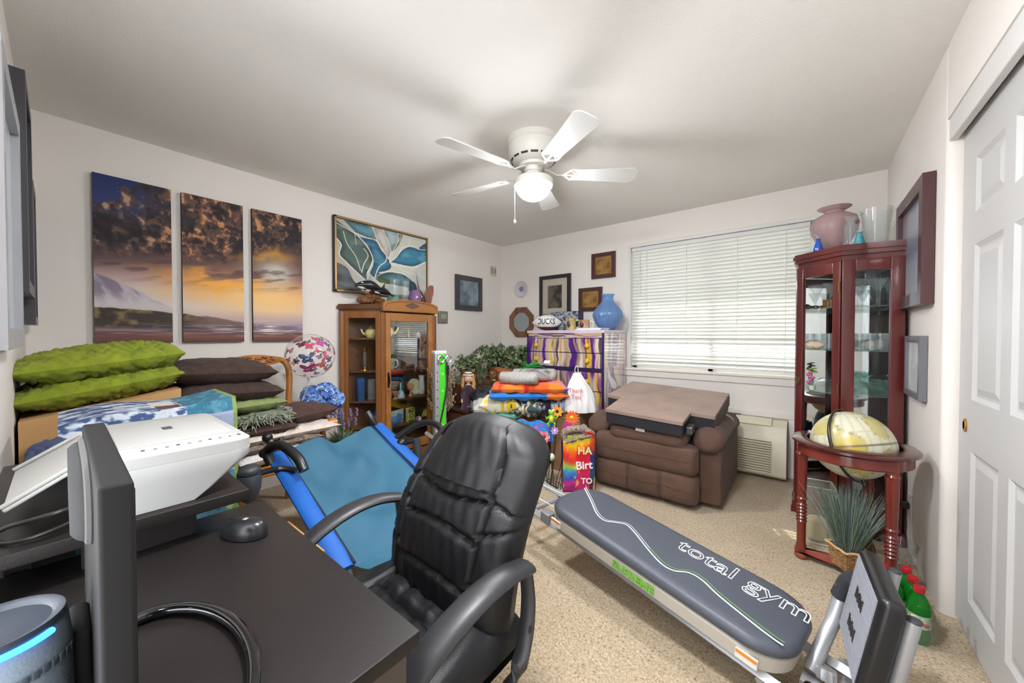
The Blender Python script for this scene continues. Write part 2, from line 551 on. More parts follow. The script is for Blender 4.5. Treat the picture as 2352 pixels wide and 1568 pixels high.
# window: casing, sill, glass and blind
wr = bpy.data.objects.new('window_1', None); C.objects.link(wr); struct(wr); wr.location = ((WX0 + WX1) / 2, YB, WZ0); wr['_w'] = 1
wr['label'] = 'wide white window over the air conditioner'
m = MB()
for (a, b, c, d) in ((WX0 - .005, WX0 + .022, WZ0, WZ1 - .023), (WX1 - .022, WX1 + .005, WZ0, WZ1 - .023), (WX0 - .006, WX1 + .006, WZ1 - .022, WZ1 + .012)):
    m.rbox(a, b, YB - .006, YB + .11, c, d, .004)
m.build('casing', M_trim, wr)
m = MB()
for (a, b, c, d) in ((WX0 + .02, WX0 + .06, WZ0, WZ1), (WX1 - .06, WX1 - .02, WZ0, WZ1), (WX0 + .02, WX1 - .02, WZ0, WZ0 + .04), (WX0 + .02, WX1 - .02, WZ1 - .06, WZ1 - .02), (-.74, -.70, WZ0, WZ1)):
    m.box(a, b, YB + .09, YB + .115, c, d)
m.build('sash', M_trim, wr, smooth=False)
for a, b in ((WX0 + .06, -.74), (-.70, WX1 - .06)):
    m = MB(); m.box(a, b, YB + .10, YB + .104, WZ0 + .04, WZ1 - .06); m.build('pane', glass('window_glass', (250, 253, 252)), wr, smooth=False)
m = MB(); m.rbox(WX0 - .03, .12, YB - .03, YB + .10, WZ0 - .022, WZ0, .006); m.rbox(WX0 - .02, .10, YB - .016, YB, WZ0 - .085, WZ0 - .022, .005)
m.build('sill', M_wall, wr)

# venetian blind
bl = thing('venetian_blind', 'white horizontal slat blind drawn down over the window', 'blind', ((WX0 + WX1) / 2, YB + .045, WZ0), world=True)
bx0, bx1 = WX0 + .026, WX1 - .06
M_slat = mat('blind_slat', (236, 235, 230), .5)
def translucent(mt, f, col):
    nt = mt.node_tree; N, K = nt.nodes, nt.links
    b = N['Principled BSDF']; out = N['Material Output']
    t = N.new('ShaderNodeBsdfTranslucent'); t.inputs['Color'].default_value = L3(col)
    x = N.new('ShaderNodeMixShader'); x.inputs[0].default_value = f
    K.new(b.outputs[0], x.inputs[1]); K.new(t.outputs[0], x.inputs[2]); K.new(x.outputs[0], out.inputs['Surface'])
translucent(M_slat, .07, (240, 240, 235))
m = MB(); m.rbox(bx0, bx1, YB + .015, YB + .06, WZ1 - .062, WZ1 - .024, .004); m.build('headrail', M_trim, bl)
m = MB(); m.rbox(bx0, bx1, YB + .022, YB + .062, WZ0 + .026, WZ0 + .044, .005); m.build('bottom_rail', M_trim, bl)
slat = None
nsl = 35
tilt = math.radians(40)
for k in range(nsl):
    z = WZ0 + .066 + k * (WZ1 - WZ0 - .138) / (nsl - 1)
    if slat is None:
        q = MB()
        def sf(u, v):
            a = (v - .5)
            h = .004 * (1 - 4 * a * a)
            y, zz = a * .05, h
            # room-side edge up
            return ((bx0 - bx1) / 2 + u * (bx1 - bx0), y * math.cos(tilt) + zz * math.sin(tilt), -y * math.sin(tilt) + zz * math.cos(tilt))
        q.sheet(1, 5, sf, .0015)
        slat = q.build('slat', M_slat, bl)
        o = slat
    else:
        o = slat.copy(); C.objects.link(o); o.parent = bl
    o.location = (0, 0, z - WZ0)
    if k in (3, 4, 5, 6): o.rotation_euler = (math.radians(68), 0, 0)      # a few slats turned open to let a sun patch in
    o.location.x = (bx0 + bx1) / 2 - bl.location.x
for x in (bx0 + .16, bx0 + .55, bx0 + .98, bx1 - .16):
    m = MB(); m.cyl((x, YB + .016, WZ0 + .02), (x, YB + .016, WZ1 - .04), .0016, n=6); m.build('ladder_cord', M_trim, bl)
m = MB(); m.cyl((bx0 + .09, YB + .008, WZ1 - .55), (bx0 + .09, YB + .008, WZ1 - .05), .004, n=8); m.build('tilt_wand', mat('clear_plastic', (225, 228, 228), .2), bl)
for x in (bx0 + .12, bx0 + .7, bx1 - .12):
    m = MB(); m.box(x - .03, x + .03, YB + .012, YB + .02, WZ1 - .026, WZ1 - .018); m.build('bracket', mat('grey_metal', (120, 118, 115), .5, .6), bl, smooth=False)

# air conditioner set in the wall under the window
ac = thing('air_conditioner', 'ivory through-wall air conditioner under the window', 'air conditioner', (-.64, YB, .02), world=True)
M_ivory = mat('ivory_plastic', (216, 209, 184), .45)
M_ivd = mat('ivory_shadow_plastic', (126, 118, 92), .6)
AX0, AX1, AY = -1.17, -.115, 3.66
m = MB()
prof = [(YB - .002, .03), (AY + .03, .03), (AY + .005, .05), (AY, .09), (AY + .012, .33), (AY + .035, .385), (AY + .07, .44), (YB - .05, .485), (YB - .002, .485)]
n = len(prof)
V = [(AX0, y, z) for y, z in prof] + [(AX1, y, z) for y, z in prof]
m.add(V, [tuple(range(n)), tuple(range(n, 2 * n))[::-1]] + [(i, i + n, (i + 1) % n + n, (i + 1) % n) for i in range(n)])
m.build('body', M_ivory, ac, ang=25)
for k in range(13):       # intake louvres on the front
    z = .065 + k * .0205
    yy = AY + .012 * (z - .09) / .24
    m = MB(); m.box(AX0 + .10, AX1 - .10, AY - .010, AY - .0012, z, z + .0125); m.build('louvre', M_ivory, ac, smooth=False)
m = MB(); m.box(AX0 + .10, AX1 - .10, AY - .001, AY + .014, .062, .328); m.build('grille_back', M_ivd, ac, smooth=False)
m = MB()
for k in range(12):       # discharge grille on top
    m.box(AX1 - .46 + .001, AX1 - .335, YB - .135 + k * .009, YB - .131 + k * .009, .452 + k * .0042, .458 + k * .0042)
o = m.build('discharge_grille', mat('ac_dark', (96, 92, 82), .6), ac, smooth=False)
m = MB(); m.rbox(-.17, .17, -.005, .005, -.052, .052, .004, M=T(AX1 - .235, YB - .10, .471, rx=math.radians(-64)) @ T(s=(.78, 1, 1))); m.build('control_door', M_ivory, ac)
m = MB()
for (a, b, c, d) in ((AX0 - .05, AX0 - .005, .0, .495), (AX1 + .005, AX1 + .05, .0, .495), (AX0 - .05, AX1 + .05, .496, .54)):
    m.rbox(a, b, YB - .02, YB - .0005, c, d, .003)
o = struct(m.build('trim_2', M_wall)); o['label'] = 'painted trim framing the air conditioner'
m = MB(); m.box(XR - .012, XR, 2.45, YB, 0, .0)
# ================================================================ CEILING FAN
fx, fy = -1.36, 1.90
fan = thing('ceiling_fan', 'white five-blade ceiling fan with a frosted bowl light', 'ceiling fan', (fx, fy, ZC), world=True)
M_fan = mat('fan_white', (214, 211, 203), .4)
M_blade = mat('fan_blade', (203, 203, 198), .45)
m = MB(); m.lathe([(0, 0), (.165, 0), (.168, -.03), (.158, -.04), (.160, -.085), (.150, -.105), (.142, -.125), (.120, -.145), (.092, -.155), (.088, -.17), (.062, -.175), (.055, -.20), (.0, -.20)], 40, at=(fx, fy, ZC))
m.build('motor_housing', M_fan, fan, ang=30)
for k in range(14):
    a = 2 * PI * k / 14
    m = MB(); m.rbox(-.022, .022, -.004, .004, -.006, .006, .003, 2, M=T(fx + .137 * math.cos(a), fy + .137 * math.sin(a), ZC - .128, rz=a + PI / 2, rx=.6))
    m.build('vent_slot', mat('vent_dark', (58, 54, 50), .8), fan)
m = MB(); m.lathe([(0, -.2), (.05, -.2), (.052, -.235), (.118, -.245), (.125, -.252), (.125, -.285), (.118, -.292), (.10, -.292), (0, -.285)], 40, at=(fx, fy, ZC)); m.build('light_fitter', M_fan, fan, ang=30)
m = MB(); m.lathe([(.108, -.285)] + [(.108 * math.cos(a), -.29 - .085 * math.sin(a)) for a in [k / 10 * PI / 2 for k in range(1, 11)]], 40, at=(fx, fy, ZC))
m.build('bowl_shade', mat('frosted_bowl', (240, 240, 238), .35, emit=(248, 250, 255), es=165), fan)
bz = ZC - .205
iron = MB()
iron.tube([(.075, 0, .028), (.11, 0, .012), (.15, 0, -.012), (.19, 0, -.006), (.21, 0, .0)], [.011, .010, .009, .010, .012], 8, flat=.6)
for s_ in (-1, 1):
    iron.tube([(.195, 0, -.004), (.215, s_ * .022, -.004), (.235, s_ * .046, -.003), (.262, s_ * .052, -.002), (.285, s_ * .05, -.002)], [.009, .008, .007, .007, .005], 6, flat=.6)
    iron.tube([(.235, s_ * .046, -.003), (.25, s_ * .03, -.003), (.262, s_ * .018, -.003), (.285, 0, -.003)], [.006, .006, .006, .005], 6, flat=.6)
iron.tube([(.2, 0, -.004), (.24, 0, -.005), (.285, 0, -.003)], [.01, .009, .006], 6, flat=.6)
blade = MB()
R0, R1 = .255, .66
pts = []
def bw(r):
    t = (r - R0) / (R1 - R0)
    return .052 + .022 * t
P = [(R0, -bw(R0))] + [(R0 + (R1 - .045 - R0) * k / 6, -bw(R0 + (R1 - .045 - R0) * k / 6)) for k in range(1, 7)]
P += [(R1 - .045 + .045 * math.sin(a), -.029 - .045 * math.cos(a)) for a in [k / 6 * PI / 2 for k in range(1, 7)]]
P += [(x, -y) for x, y in P[::-1]]
blade.prism(P, -.003, .003)
for k in range(5):
    a = math.radians(41 + 72 * k)
    M = T(fx, fy, bz, rz=a, rx=math.radians(-12))
    bo = blade.build('blade', M_blade, fan, M=M, ang=30)
    io = iron.build('blade_iron', M_fan, fan, M=M)
    sub(io, bo)
cx, cy = fx - .085 * math.cos(.2), fy - .085
m = MB(); m.cyl((cx, cy, ZC - .28), (cx, cy, ZC - .50), .0018, n=6); ch = m.build('pull_chain', mat('chain_grey', (150, 146, 138), .4, .6), fan)
m = MB(); m.ell((cx, cy, ZC - .512), (.009, .009, .013), 12, 8); sub(m.build('chain_knob', M_fan, fan), ch)

# unseen bowl pendant, added overhead out of view to brighten the room evenly
pd = thing('fill_pendant', 'white bowl pendant added out of view as fill light', 'lamp', (-.55, .75, ZC), world=True)
m = MB(); m.lathe([(0, 0), (.06, 0), (.055, -.02), (.012, -.028), (.008, -.10), (.03, -.11), (.045, -.125), (0, -.125)], 24, at=(-.55, .75, ZC)); m.build('canopy_and_stem', M_fan, pd)
m = MB(); m.lathe([(0, -.115), (.04, -.118), (.13, -.15), (.15, -.17), (.155, -.205), (.151, -.205), (.146, -.172), (.125, -.155), (.04, -.125), (0, -.122)], 32, at=(-.55, .75, ZC)); m.build('metal_dish', M_fan, pd)
m = MB(); m.lathe([(0, -.162), (.125, -.162)] + [(.125 * math.cos(a), -.165 - .10 * math.sin(a)) for a in [k / 10 * PI / 2 for k in range(1, 11)]], 32, at=(-.55, .75, ZC)); m.build('bowl_shade', mat('fill_bowl', (250, 250, 250), .4, emit=(248, 250, 255), es=210), pd)

# ================================================================ TRIPTYCH ON THE LEFT WALL
M_print = mat('canvas_print', attr=True, rough=.75, bump=.05, bs=400)
M_canvas_side = mat('canvas_side', (62, 44, 40), .8)
def sunset(U, t):
    """U 0..3 across the three panels, t 0 bottom .. 1 top"""
    x, y = U * 1.25, t * 4.0
    wx = fbm(x * 1.3, y * 1.3, 4, 3) - .5
    wy = fbm(x * 1.3 + 9, y * 1.3, 4, 5) - .5
    warm = ramp(t, [(0, (92, 58, 52)), (.035, (128, 84, 72)), (.075, (112, 84, 88)), (.10, (150, 132, 150)), (.15, (182, 160, 168)), (.24, (226, 198, 168)), (.34, (226, 176, 122)), (.42, (192, 138, 106)), (.5, (128, 90, 84)), (.6, (92, 68, 64)), (.72, (74, 56, 54)), (1, (52, 42, 46))])
    cold = ramp(t, [(0, (104, 68, 58)), (.05, (120, 80, 72)), (.09, (140, 118, 132)), (.2, (196, 190, 192)), (.34, (212, 196, 184)), (.42, (176, 146, 144)), (.5, (104, 80, 80)), (.6, (62, 52, 54)), (.75, (56, 52, 60)), (.84, (48, 60, 108)), (1, (32, 46, 96))])
    left = sm(U + .25 * wx, 1.25, .45)
    c = mixc(warm, cold, left)
    # glow low in the sky
    g = np.exp(-((U - 2.25) / .95) ** 2 - ((t - .34 - .05 * wx) / .12) ** 2)
    c = mixc(c, (252, 206, 134), g * .85)
    g = np.exp(-((U - 1.62) / .75) ** 2 - ((t - .47 - .3 * wy) / .045) ** 2) + .9 * np.exp(-((U - 2.3) / .5) ** 2 - ((t - .64 - .25 * wx) / .07) ** 2)
    c = mixc(c, (250, 176, 66), g * .8)
    g = np.exp(-((U - 2.45) / .36) ** 2 - ((t - .53 + .1 * wy) / .085) ** 2)
    c = mixc(c, (212, 212, 196), g * .95)
    # heaped clouds with lit crests
    n = fbm(x * 3.0 + 2 * wx, y * 3.2 + 3 * wy - .6 * U, 6, 11)
    bil = 1 - np.abs(2 * fbm(x * 4.5 + 1.5 * wx, y * 3.6 + 1.5 * wy, 5, 21) - 1)
    fine = fbm(x * 9 + wx, y * 6 + wy + 1.2 * U, 5, 27)
    low = .52 + .16 * sm(U, 1.6, 2.6)
    hi = sm(t + .10 * (n - .5), low, low + .12)
    clear = left * sm(t, .70, .84) * sm(n, .60, .50)
    k = hi * (1 - clear)
    body = ramp(n, [(.3, (30, 24, 28)), (.45, (50, 40, 42)), (.55, (78, 58, 54)), (.68, (112, 82, 68))])
    c = mixc(c, body, k * .85)
    crest = np.clip(1.15 - left, 0, 1)[..., None] * np.array([226, 156, 100.]) + np.clip(left - .15, 0, 1)[..., None] * np.array([190, 162, 138.])
    e = k * sm(fine, .50, .66) * sm(bil, .70, .92) * (.45 + .55 * sm(n, .38, .6))
    c = c * (1 - .85 * e[..., None]) + crest * .85 * e[..., None]
    d = k * sm(fine, .50, .36) * sm(bil, .95, .75)
    c = mixc(c, (30, 24, 28), d * .75)
    st = (fbm(U * 60, t * 180, 1, 77) > .985) & (clear > .5)
    c = np.where(st[..., None], np.array([150, 170, 214.]), c)
    # streaked wisps under the clouds
    s = fbm(x * 1.6 + y * .5, y * 7 - x * 1.4, 4, 33)
    b = np.exp(-((t - .50) / .08) ** 2)
    c = mixc(c, (84, 62, 66), b * sm(s, .5, .68) * .7)
    # far mountain, headlands
    mt = .40 - .155 * U - .05 * np.maximum(0, U - .3) + .03 * fbm(U * 7, U * 0, 4, 41)
    k = sm(t, mt + .006, mt - .006) * sm(t, .16, .30) * sm(U, 1.5, .95)
    rid = fbm(x * 9 + y * 5, y * 2.2 - x, 5, 44)
    c = mixc(c, mixc(np.broadcast_to(np.array([128, 116, 136.]), c.shape), (186, 176, 188), sm(rid, .4, .65)), k * .9)
    mist = np.exp(-((t - .235) / .05) ** 2) * sm(U, 2.2, .6)
    c = mixc(c, (214, 206, 204), mist * .75)
    h1 = .205 - .018 * U ** 2 - .02 * np.maximum(0, U - .85) + .012 * fbm(U * 9, U * 0 + 3, 4, 47)
    k = sm(t, h1 + .004, h1 - .004) * sm(t, .082, .098) * sm(U, 1.5, 1.2)
    c = mixc(c, mixc(np.broadcast_to(np.array([64, 54, 48.]), c.shape), (128, 108, 72), sm(fbm(x * 5, y * 6, 5, 51), .42, .68)), k)
    h2 = .175 - .055 * np.maximum(0, U - 1.35) - .03 * (U - 1.5) ** 2 + .01 * fbm(U * 11, U * 0 + 5, 4, 57)
    k = sm(t, h2 + .004, h2 - .004) * sm(t, .09, .105) * sm(U, .95, 1.2) * sm(U, 2.08, 1.98)
    c = mixc(c, (108, 84, 76), k * .8)
    # sea and wet sand
    ws = fbm(U * 3, t * 120, 3, 61)
    k = sm(t, .135, .12) * sm(t, .03, .06)
    c = mixc(c, (228, 222, 224), k * sm(ws, .5, .72) * .7 * (.35 + .65 * sm(U, 1.2, 2.3)))
    c = mixc(c, (84, 74, 92), k * sm(ws, .5, .3) * .45)
    g = np.exp(-((U - 2.25) / .3) ** 2 - ((t - .105) / .04) ** 2)
    c = mixc(c, (248, 244, 236), g * sm(ws, .35, .6) * .8)
    return c
tr = [(.126, .467, 'dark blue night sky and pale headland canvas, first of the seaside triptych by the corner'), (.519, .861, 'cloudy amber dusk canvas, middle of the seaside triptych'), (.919, 1.267, 'bright sunset over water canvas, end of the seaside triptych towards the glazed cabinet')]
for i, (a, b, lb) in enumerate(tr):
    t = thing('canvas_picture', lb, 'picture', (XL, (a + b) / 2, 1.162), world=True, group='three canvas pictures on one wall')
    m = MB()
    paint(m, 150, 440, lambda u, v: (XL + .034, a + u * (b - a), 1.162 + v * 1.005), lambda u, v: sunset(i + u, v))
    m.build('print', M_print, t, smooth=False)
    m = MB(); m.box(XL + .002, XL + .0335, a, b, 1.162, 2.167); m.build('stretcher', M_canvas_side, t, smooth=False)

# ================================================================ LEAF PICTURE IN A GOLD FRAME
def leafart(u, v):
    X, Y = u, 1 - v      # Y down
    def q(pts):          # picture coordinates measured on the photograph, squared up
        r = []
        for (x, y) in pts:
            a = (x - 150) / 1010.0
            top = 92 + 228 * a; bot = 905 + 55 * a
            # undo the perspective along the width
            k = a * 1.27 / (1 + .27 * a)
            r.append((k, (y - top) / (bot - top)))
        return catm(r, 5)
    n = fbm(X * 3, Y * 3, 4, 5)
    c = mixc(np.broadcast_to(np.array([208, 208, 198.]), X.shape + (3,)), (188, 192, 186), sm(n, .4, .7))
    c = mixc(c, (176, 166, 150), np.exp(-(X / .22) ** 2) * .8)
    def leaf(pts, col, dark, light):
        nonlocal c
        P = q(pts)
        k = inpoly(X, Y, P).astype(float)
        d = dline(X, Y, P + P[:1])
        col_ = mixc(np.broadcast_to(np.array(col, float), c.shape), dark, sm(d, .07, .0) * .8)
        s = fbm(X * 5 + Y * 7, Y * 5 - X * 6, 4, int(sum(col)))
        col_ = mixc(col_, light, sm(s, .5, .72) * .55)
        c = c * (1 - k[..., None]) + col_ * k[..., None]
    leaf([(150, 600), (230, 660), (275, 790), (350, 905), (150, 905)], (84, 92, 94), (52, 58, 62), (120, 124, 124))
    leaf([(150, 120), (300, 265), (395, 390), (450, 520), (432, 620), (396, 700), (388, 790), (300, 690), (220, 590), (168, 505), (184, 400), (150, 320)], (84, 106, 98), (54, 70, 68), (126, 146, 138))
    leaf([(330, 285), (480, 322), (530, 400), (590, 480), (650, 585), (640, 640), (560, 680), (470, 740), (428, 700), (460, 600), (452, 500), (400, 370)], (62, 118, 148), (40, 72, 92), (96, 152, 172))
    leaf([(200, 104), (430, 158), (470, 230), (496, 312), (400, 290), (300, 240)], (98, 148, 160), (58, 86, 96), (140, 182, 188))
    leaf([(462, 168), (560, 190), (620, 330), (650, 430), (622, 505), (560, 430), (500, 310)], (202, 197, 186), (160, 152, 140), (222, 218, 208))
    leaf([(562, 190), (732, 232), (722, 330), (662, 432), (620, 330)], (160, 186, 190), (106, 130, 136), (190, 208, 208))
    leaf([(740, 236), (800, 250), (770, 330), (700, 420), (660, 440), (720, 340)], (184, 178, 160), (100, 96, 70), (206, 202, 190))
    leaf([(650, 560), (750, 452), (870, 386), (960, 396), (1060, 425), (1165, 432), (1165, 556), (1080, 580), (960, 605), (860, 600), (750, 580)], (66, 132, 160), (44, 84, 104), (118, 174, 188))
    leaf([(1040, 400), (1165, 355), (1165, 425), (1060, 420)], (76, 136, 152), (40, 76, 90), (110, 160, 170))
    leaf([(480, 742), (600, 685), (760, 690), (880, 740), (960, 800), (1024, 880), (1000, 905), (860, 850), (740, 832), (600, 800)], (72, 112, 122), (42, 66, 72), (112, 146, 150))
    leaf([(476, 756), (560, 752), (680, 806), (600, 818), (520, 800)], (112, 118, 76), (72, 80, 50), (140, 146, 110))
    leaf([(900, 770), (980, 800), (1010, 900), (940, 945), (880, 880)], (62, 96, 100), (38, 58, 62), (92, 126, 128))
    for P, wd in (([(150, 150), (300, 262), (396, 388), (452, 520), (432, 620), (398, 700)], .006), ([(150, 325), (184, 400), (168, 505), (220, 590), (300, 690), (388, 790)], .007), ([(300, 245), (400, 290), (500, 318), (545, 420), (600, 490), (588, 560), (520, 620), (478, 735)], .007),
                  ([(455, 168), (500, 310), (560, 430), (630, 530), (650, 560)], .006), ([(565, 195), (625, 330), (650, 430), (632, 520)], .005), ([(740, 240), (735, 330), (690, 410), (640, 500), (636, 560)], .006), ([(905, 285), (880, 375), (800, 385), (740, 470), (650, 556)], .006),
                  ([(636, 568), (720, 500), (790, 420), (870, 384), (960, 384), (1060, 420), (1165, 424)], .007), ([(655, 580), (760, 600), (860, 612), (960, 622), (1090, 580), (1165, 566)], .012), ([(655, 590), (760, 630), (900, 690), (1050, 710), (1150, 750)], .005), ([(520, 690), (620, 672), (740, 680), (830, 700)], .010), ([(560, 810), (680, 840), (760, 850)], .006), ([(200, 240), (230, 380), (300, 520), (340, 680)], .005), ([(290, 240), (305, 380)], .003), ([(370, 420), (410, 500), (370, 600), (350, 700)], .006)):
        d = dline(X, Y, q(P))
        c = mixc(c, (238, 230, 216), sm(d, wd, wd * .5) * .95)
    return c
t = thing('framed_leaf_picture', 'abstract teal leaf picture in a thin gold frame above the oak cabinet', 'picture', (XL, 2.04, 1.60), world=True)
ya, yb, za, zb = 1.535, 2.555, 1.605, 2.275
m = MB(); paint(m, 260, 170, lambda u, v: (XL + .036, ya + .02 + u * (yb - ya - .04), za + .02 + v * (zb - za - .04)), leafart); m.build('print', M_print, t, smooth=False)
m = MB()
for (a, b, c, d) in ((ya, yb, za, za + .014), (ya, yb, zb - .014, zb), (ya, ya + .014, za, zb), (yb - .014, yb, za, zb)):
    m.box(XL + .005, XL + .047, a, b, c, d)
o = m.build('frame', mat('gold_leaf', (190, 152, 96), .35, .7), t, smooth=False); o['label'] = 'thin gold frame'
m = MB(); m.box(XL + .002, XL + .044, ya - .003, yb + .003, za - .003, zb + .003); m.v = m.v
m2 = MB()
for (a, b, c, d) in ((ya - .004, yb + .004, za - .004, za), (ya - .004, yb + .004, zb, zb + .004), (ya - .004, ya, za, zb), (yb, yb + .004, za, zb)): m2.box(XL + .002, XL + .042, a, b, c, d)
m2.box(XL + .002, XL + .034, ya, yb, za, zb)
m2.build('frame_side', mat('black_frame', (26, 26, 28), .5), t, smooth=False)

# ================================================================ OTHER THINGS ON THE WALLS
def framed(name, label, cat, plane, a0, a1, z0, z1, fw, fcol, pic, depth=.025, mat_in=0, rough=.4, glassy=False, fkey=None):
    """picture on a wall; plane: ('x', XL, +1) etc. a0..a1 runs along the wall"""
    ax, pos, sg = plane
    def B(m, p0, p1, q0, q1, r0, r1):
        lo, hi = sorted((pos + sg * p0, pos + sg * p1))
        if ax == 'x': m.box(lo, hi, q0, q1, r0, r1)
        else: m.box(q0, q1, lo, hi, r0, r1)
    loc = (pos, (a0 + a1) / 2, z0) if ax == 'x' else ((a0 + a1) / 2, pos, z0)
    t = thing(name, label, cat, loc, world=True)
    m = MB()
    for (p, q, r, s) in ((a0, a1, z0, z0 + fw), (a0, a1, z1 - fw, z1), (a0, a0 + fw, z0 + fw, z1 - fw), (a1 - fw, a1, z0 + fw, z1 - fw)):
        B(m, .002, depth, p, q, r, s)
        ins = fw * .35
        B(m, depth, depth + .006, p + (ins if p > a0 else 0) * 0, q, r, s) if False else None
    m.build('frame', mat(fkey or (name + '_frame_%d_%d_%d' % fcol), fcol, rough, coat=.2), t, smooth=False)
    m = MB()
    def pt(u, v):
        aa = a0 + fw + u * (a1 - a0 - 2 * fw)
        zz = z0 + fw + v * (z1 - z0 - 2 * fw)
        d = pos + sg * (depth * .55)
        return (d, aa, zz) if ax == 'x' else (aa, d, zz)
    paint(m, 30, 40, pt, pic)
    m.build('picture', mat('glazed_print', attr=True, rough=.15, spec=.5) if glassy else M_print, t, smooth=False)
    return t
def soft(cols, seed, sc_=3):
    def f(u, v):
        n = fbm(u * sc_, v * sc_, 4, seed)
        return ramp(n, [(.25 + .5 * k / (len(cols) - 1), c_) for k, c_ in enumerate(cols)])
    return f
LW, BW, RW, NW = ('x', XL, 1), ('y', YB, -1), ('x', XR, -1), ('y', YN, 1)
framed('picture_frame', 'charcoal framed blue grey print on the wall past the oak cabinet', 'picture', LW, 2.985, 3.44, 1.52, 1.945, .06, (66, 66, 70), soft([(92, 104, 114), (130, 146, 156), (158, 170, 176)], 3), .03)
# little double switch plate near the corner and a wall box by the cabinet
def switch(y, z, label):
    t = thing('switch_plate', label, 'switch', (XL, y, z - .07), world=True)
    m = MB(); m.rbox(XL + .001, XL + .008, y - .06, y + .06, z - .065, z + .065, .003); m.build('plate', mat('plate_ivory', (196, 190, 172), .4), t)
    for d in (-.028, .028):
        m = MB(); m.rbox(XL + .006, XL + .016, y + d - .014, y + d + .014, z - .035, z + .035, .004); m.build('rocker', mat('rocker_grey', (150, 146, 128), .4), t)
switch(3.68, 2.075, 'small ivory double plate high on the wall near the corner')
t = thing('wall_thermostat', 'small olive grey wall box beside the oak cabinet', 'thermostat', (XL, 2.79, 1.35), world=True)
m = MB(); m.rbox(XL + .001, XL + .03, 2.72, 2.86, 1.35, 1.49, .012); m.build('case', mat('olive_grey', (128, 126, 108), .5), t)
m = MB(); m.rbox(XL + .028, XL + .033, 2.75, 2.83, 1.40, 1.455, .004); m.build('face', mat('pale_grey', (160, 160, 146), .4), t)
# blue and white plate
t = thing('wall_plate', 'small white plate with a blue flower hung on the back wall', 'plate', (-2.95, YB, 1.71), world=True)
m = MB(); m.lathe([(0, .0), (.055, .002), (.075, .008), (.105, .020), (.108, .018), (.075, .003), (.05, -.003), (0, -.003)], 32, M=T(-2.955, YB - .006, 1.825, rx=PI / 2)); m.build('dish', mat('china_white', (206, 202, 204), .3), t)
m = MB()
for k in range(8):
    a = 2 * PI * k / 8
    m.ell((.026 * math.cos(a), .026 * math.sin(a), .003), (.017, .010, .003), 10, 6, M=T(-2.955, YB - .007, 1.825, rx=PI / 2) @ T(rz=a) @ T(rz=-a))
m.ell((0, 0, .003), (.014, .014, .004), 10, 6, M=T(-2.955, YB - .007, 1.825, rx=PI / 2))
m.build('flower', mat('china_blue', (128, 128, 168), .4), t)
# octagonal wooden mirror
t = thing('octagonal_mirror', 'octagonal wooden framed mirror beside the painted dresser', 'mirror', (-2.95, YB, 1.17), world=True)
def octo(r): return [(r * math.cos(PI / 8 + k * PI / 4), r * math.sin(PI / 8 + k * PI / 4)) for k in range(8)]
m = MB(); Mo = T(-2.955, YB, 1.385, rx=PI / 2)
a, b = octo(.215), octo(.135)
for k in range(8):
    l = (k + 1) % 8
    m.add([(a[k][0], a[k][1], .002), (a[l][0], a[l][1], .002), (b[l][0], b[l][1], .002), (b[k][0], b[k][1], .002), (a[k][0] * .99, a[k][1] * .99, .026), (a[l][0] * .99, a[l][1] * .99, .026), (b[l][0], b[l][1], .016), (b[k][0], b[k][1], .016)], [(4, 5, 6, 7), (0, 1, 5, 4), (2, 3, 7, 6), (1, 0, 3, 2)], Mo)
m.build('frame', wood('mirror_wood', (136, 92, 66), (104, 66, 48)), t, smooth=False)
m = MB(); m.prism(octo(.14), .004, .012, Mo); m.build('mirror_glass', mat('mirror_soft', (168, 176, 178), .25, .6), t, smooth=False)
t = framed('portrait_frame', 'black framed sepia portrait with a wide mat standing above the dresser', 'picture', BW, -2.655, -2.205, 1.43, 1.955, .045, (34, 34, 38), lambda u, v: mixc(np.broadcast_to(np.array([184, 174, 160.]), u.shape + (3,)), (96, 90, 78), 1.0 * ((u > .2) & (u < .8) & (v > .17) & (v < .82))) * (1 - .5 * (((u > .2) & (u < .8) & (v > .17) & (v < .82)) * sm(fbm(u * 4, v * 4, 4, 8), .45, .7))[..., None]), .03)
for (a, b, c, d, lb) in ((-1.93, -1.645, 1.855, 2.14, 'dark walnut square plaque with a bronze centre, the higher of two by the window'), (-2.095, -1.80, 1.49, 1.76, 'dark walnut square plaque with a bronze centre, the lower one behind the blue vase')):
    framed('wall_plaque', lb, 'plaque', BW, a, b, c, d, .042, (72, 40, 38), soft([(118, 84, 36), (146, 108, 52), (164, 124, 66)], 12, 5), .028, fkey='plaque_wood')
framed('tall_mirror_frame', 'large mahogany framed picture under glass on the wall by the closet', 'picture', RW, 2.535, 3.17, 1.355, 1.965, .065, (70, 34, 38), lambda u, v: ramp(v, [(0, (176, 190, 198)), (.35, (150, 172, 186)), (.48, (112, 134, 152)), (.6, (128, 146, 162)), (.7, (160, 164, 176)), (1, (150, 146, 158))]), .045, glassy=True)
framed('small_picture_frame', 'narrow silver framed picture low on the wall by the closet', 'picture', RW, 2.63, 2.975, .885, 1.205, .028, (104, 104, 110), soft([(186, 188, 186), (204, 206, 204), (216, 216, 214)], 5), .03)
framed('charcoal_picture', 'tall charcoal framed picture on the wall beside the triptych corner', 'picture', NW, -2.86, -2.38, 1.38, 2.24, .05, (50, 50, 56), soft([(70, 72, 80), (92, 94, 100), (130, 132, 138)], 7), .045)
framed('charcoal_picture', 'smaller charcoal framed picture hung lowest towards the corner', 'picture', NW, -3.2, -2.92, 1.26, 1.96, .04, (54, 54, 60), soft([(74, 76, 84), (96, 98, 104)], 9), .045)
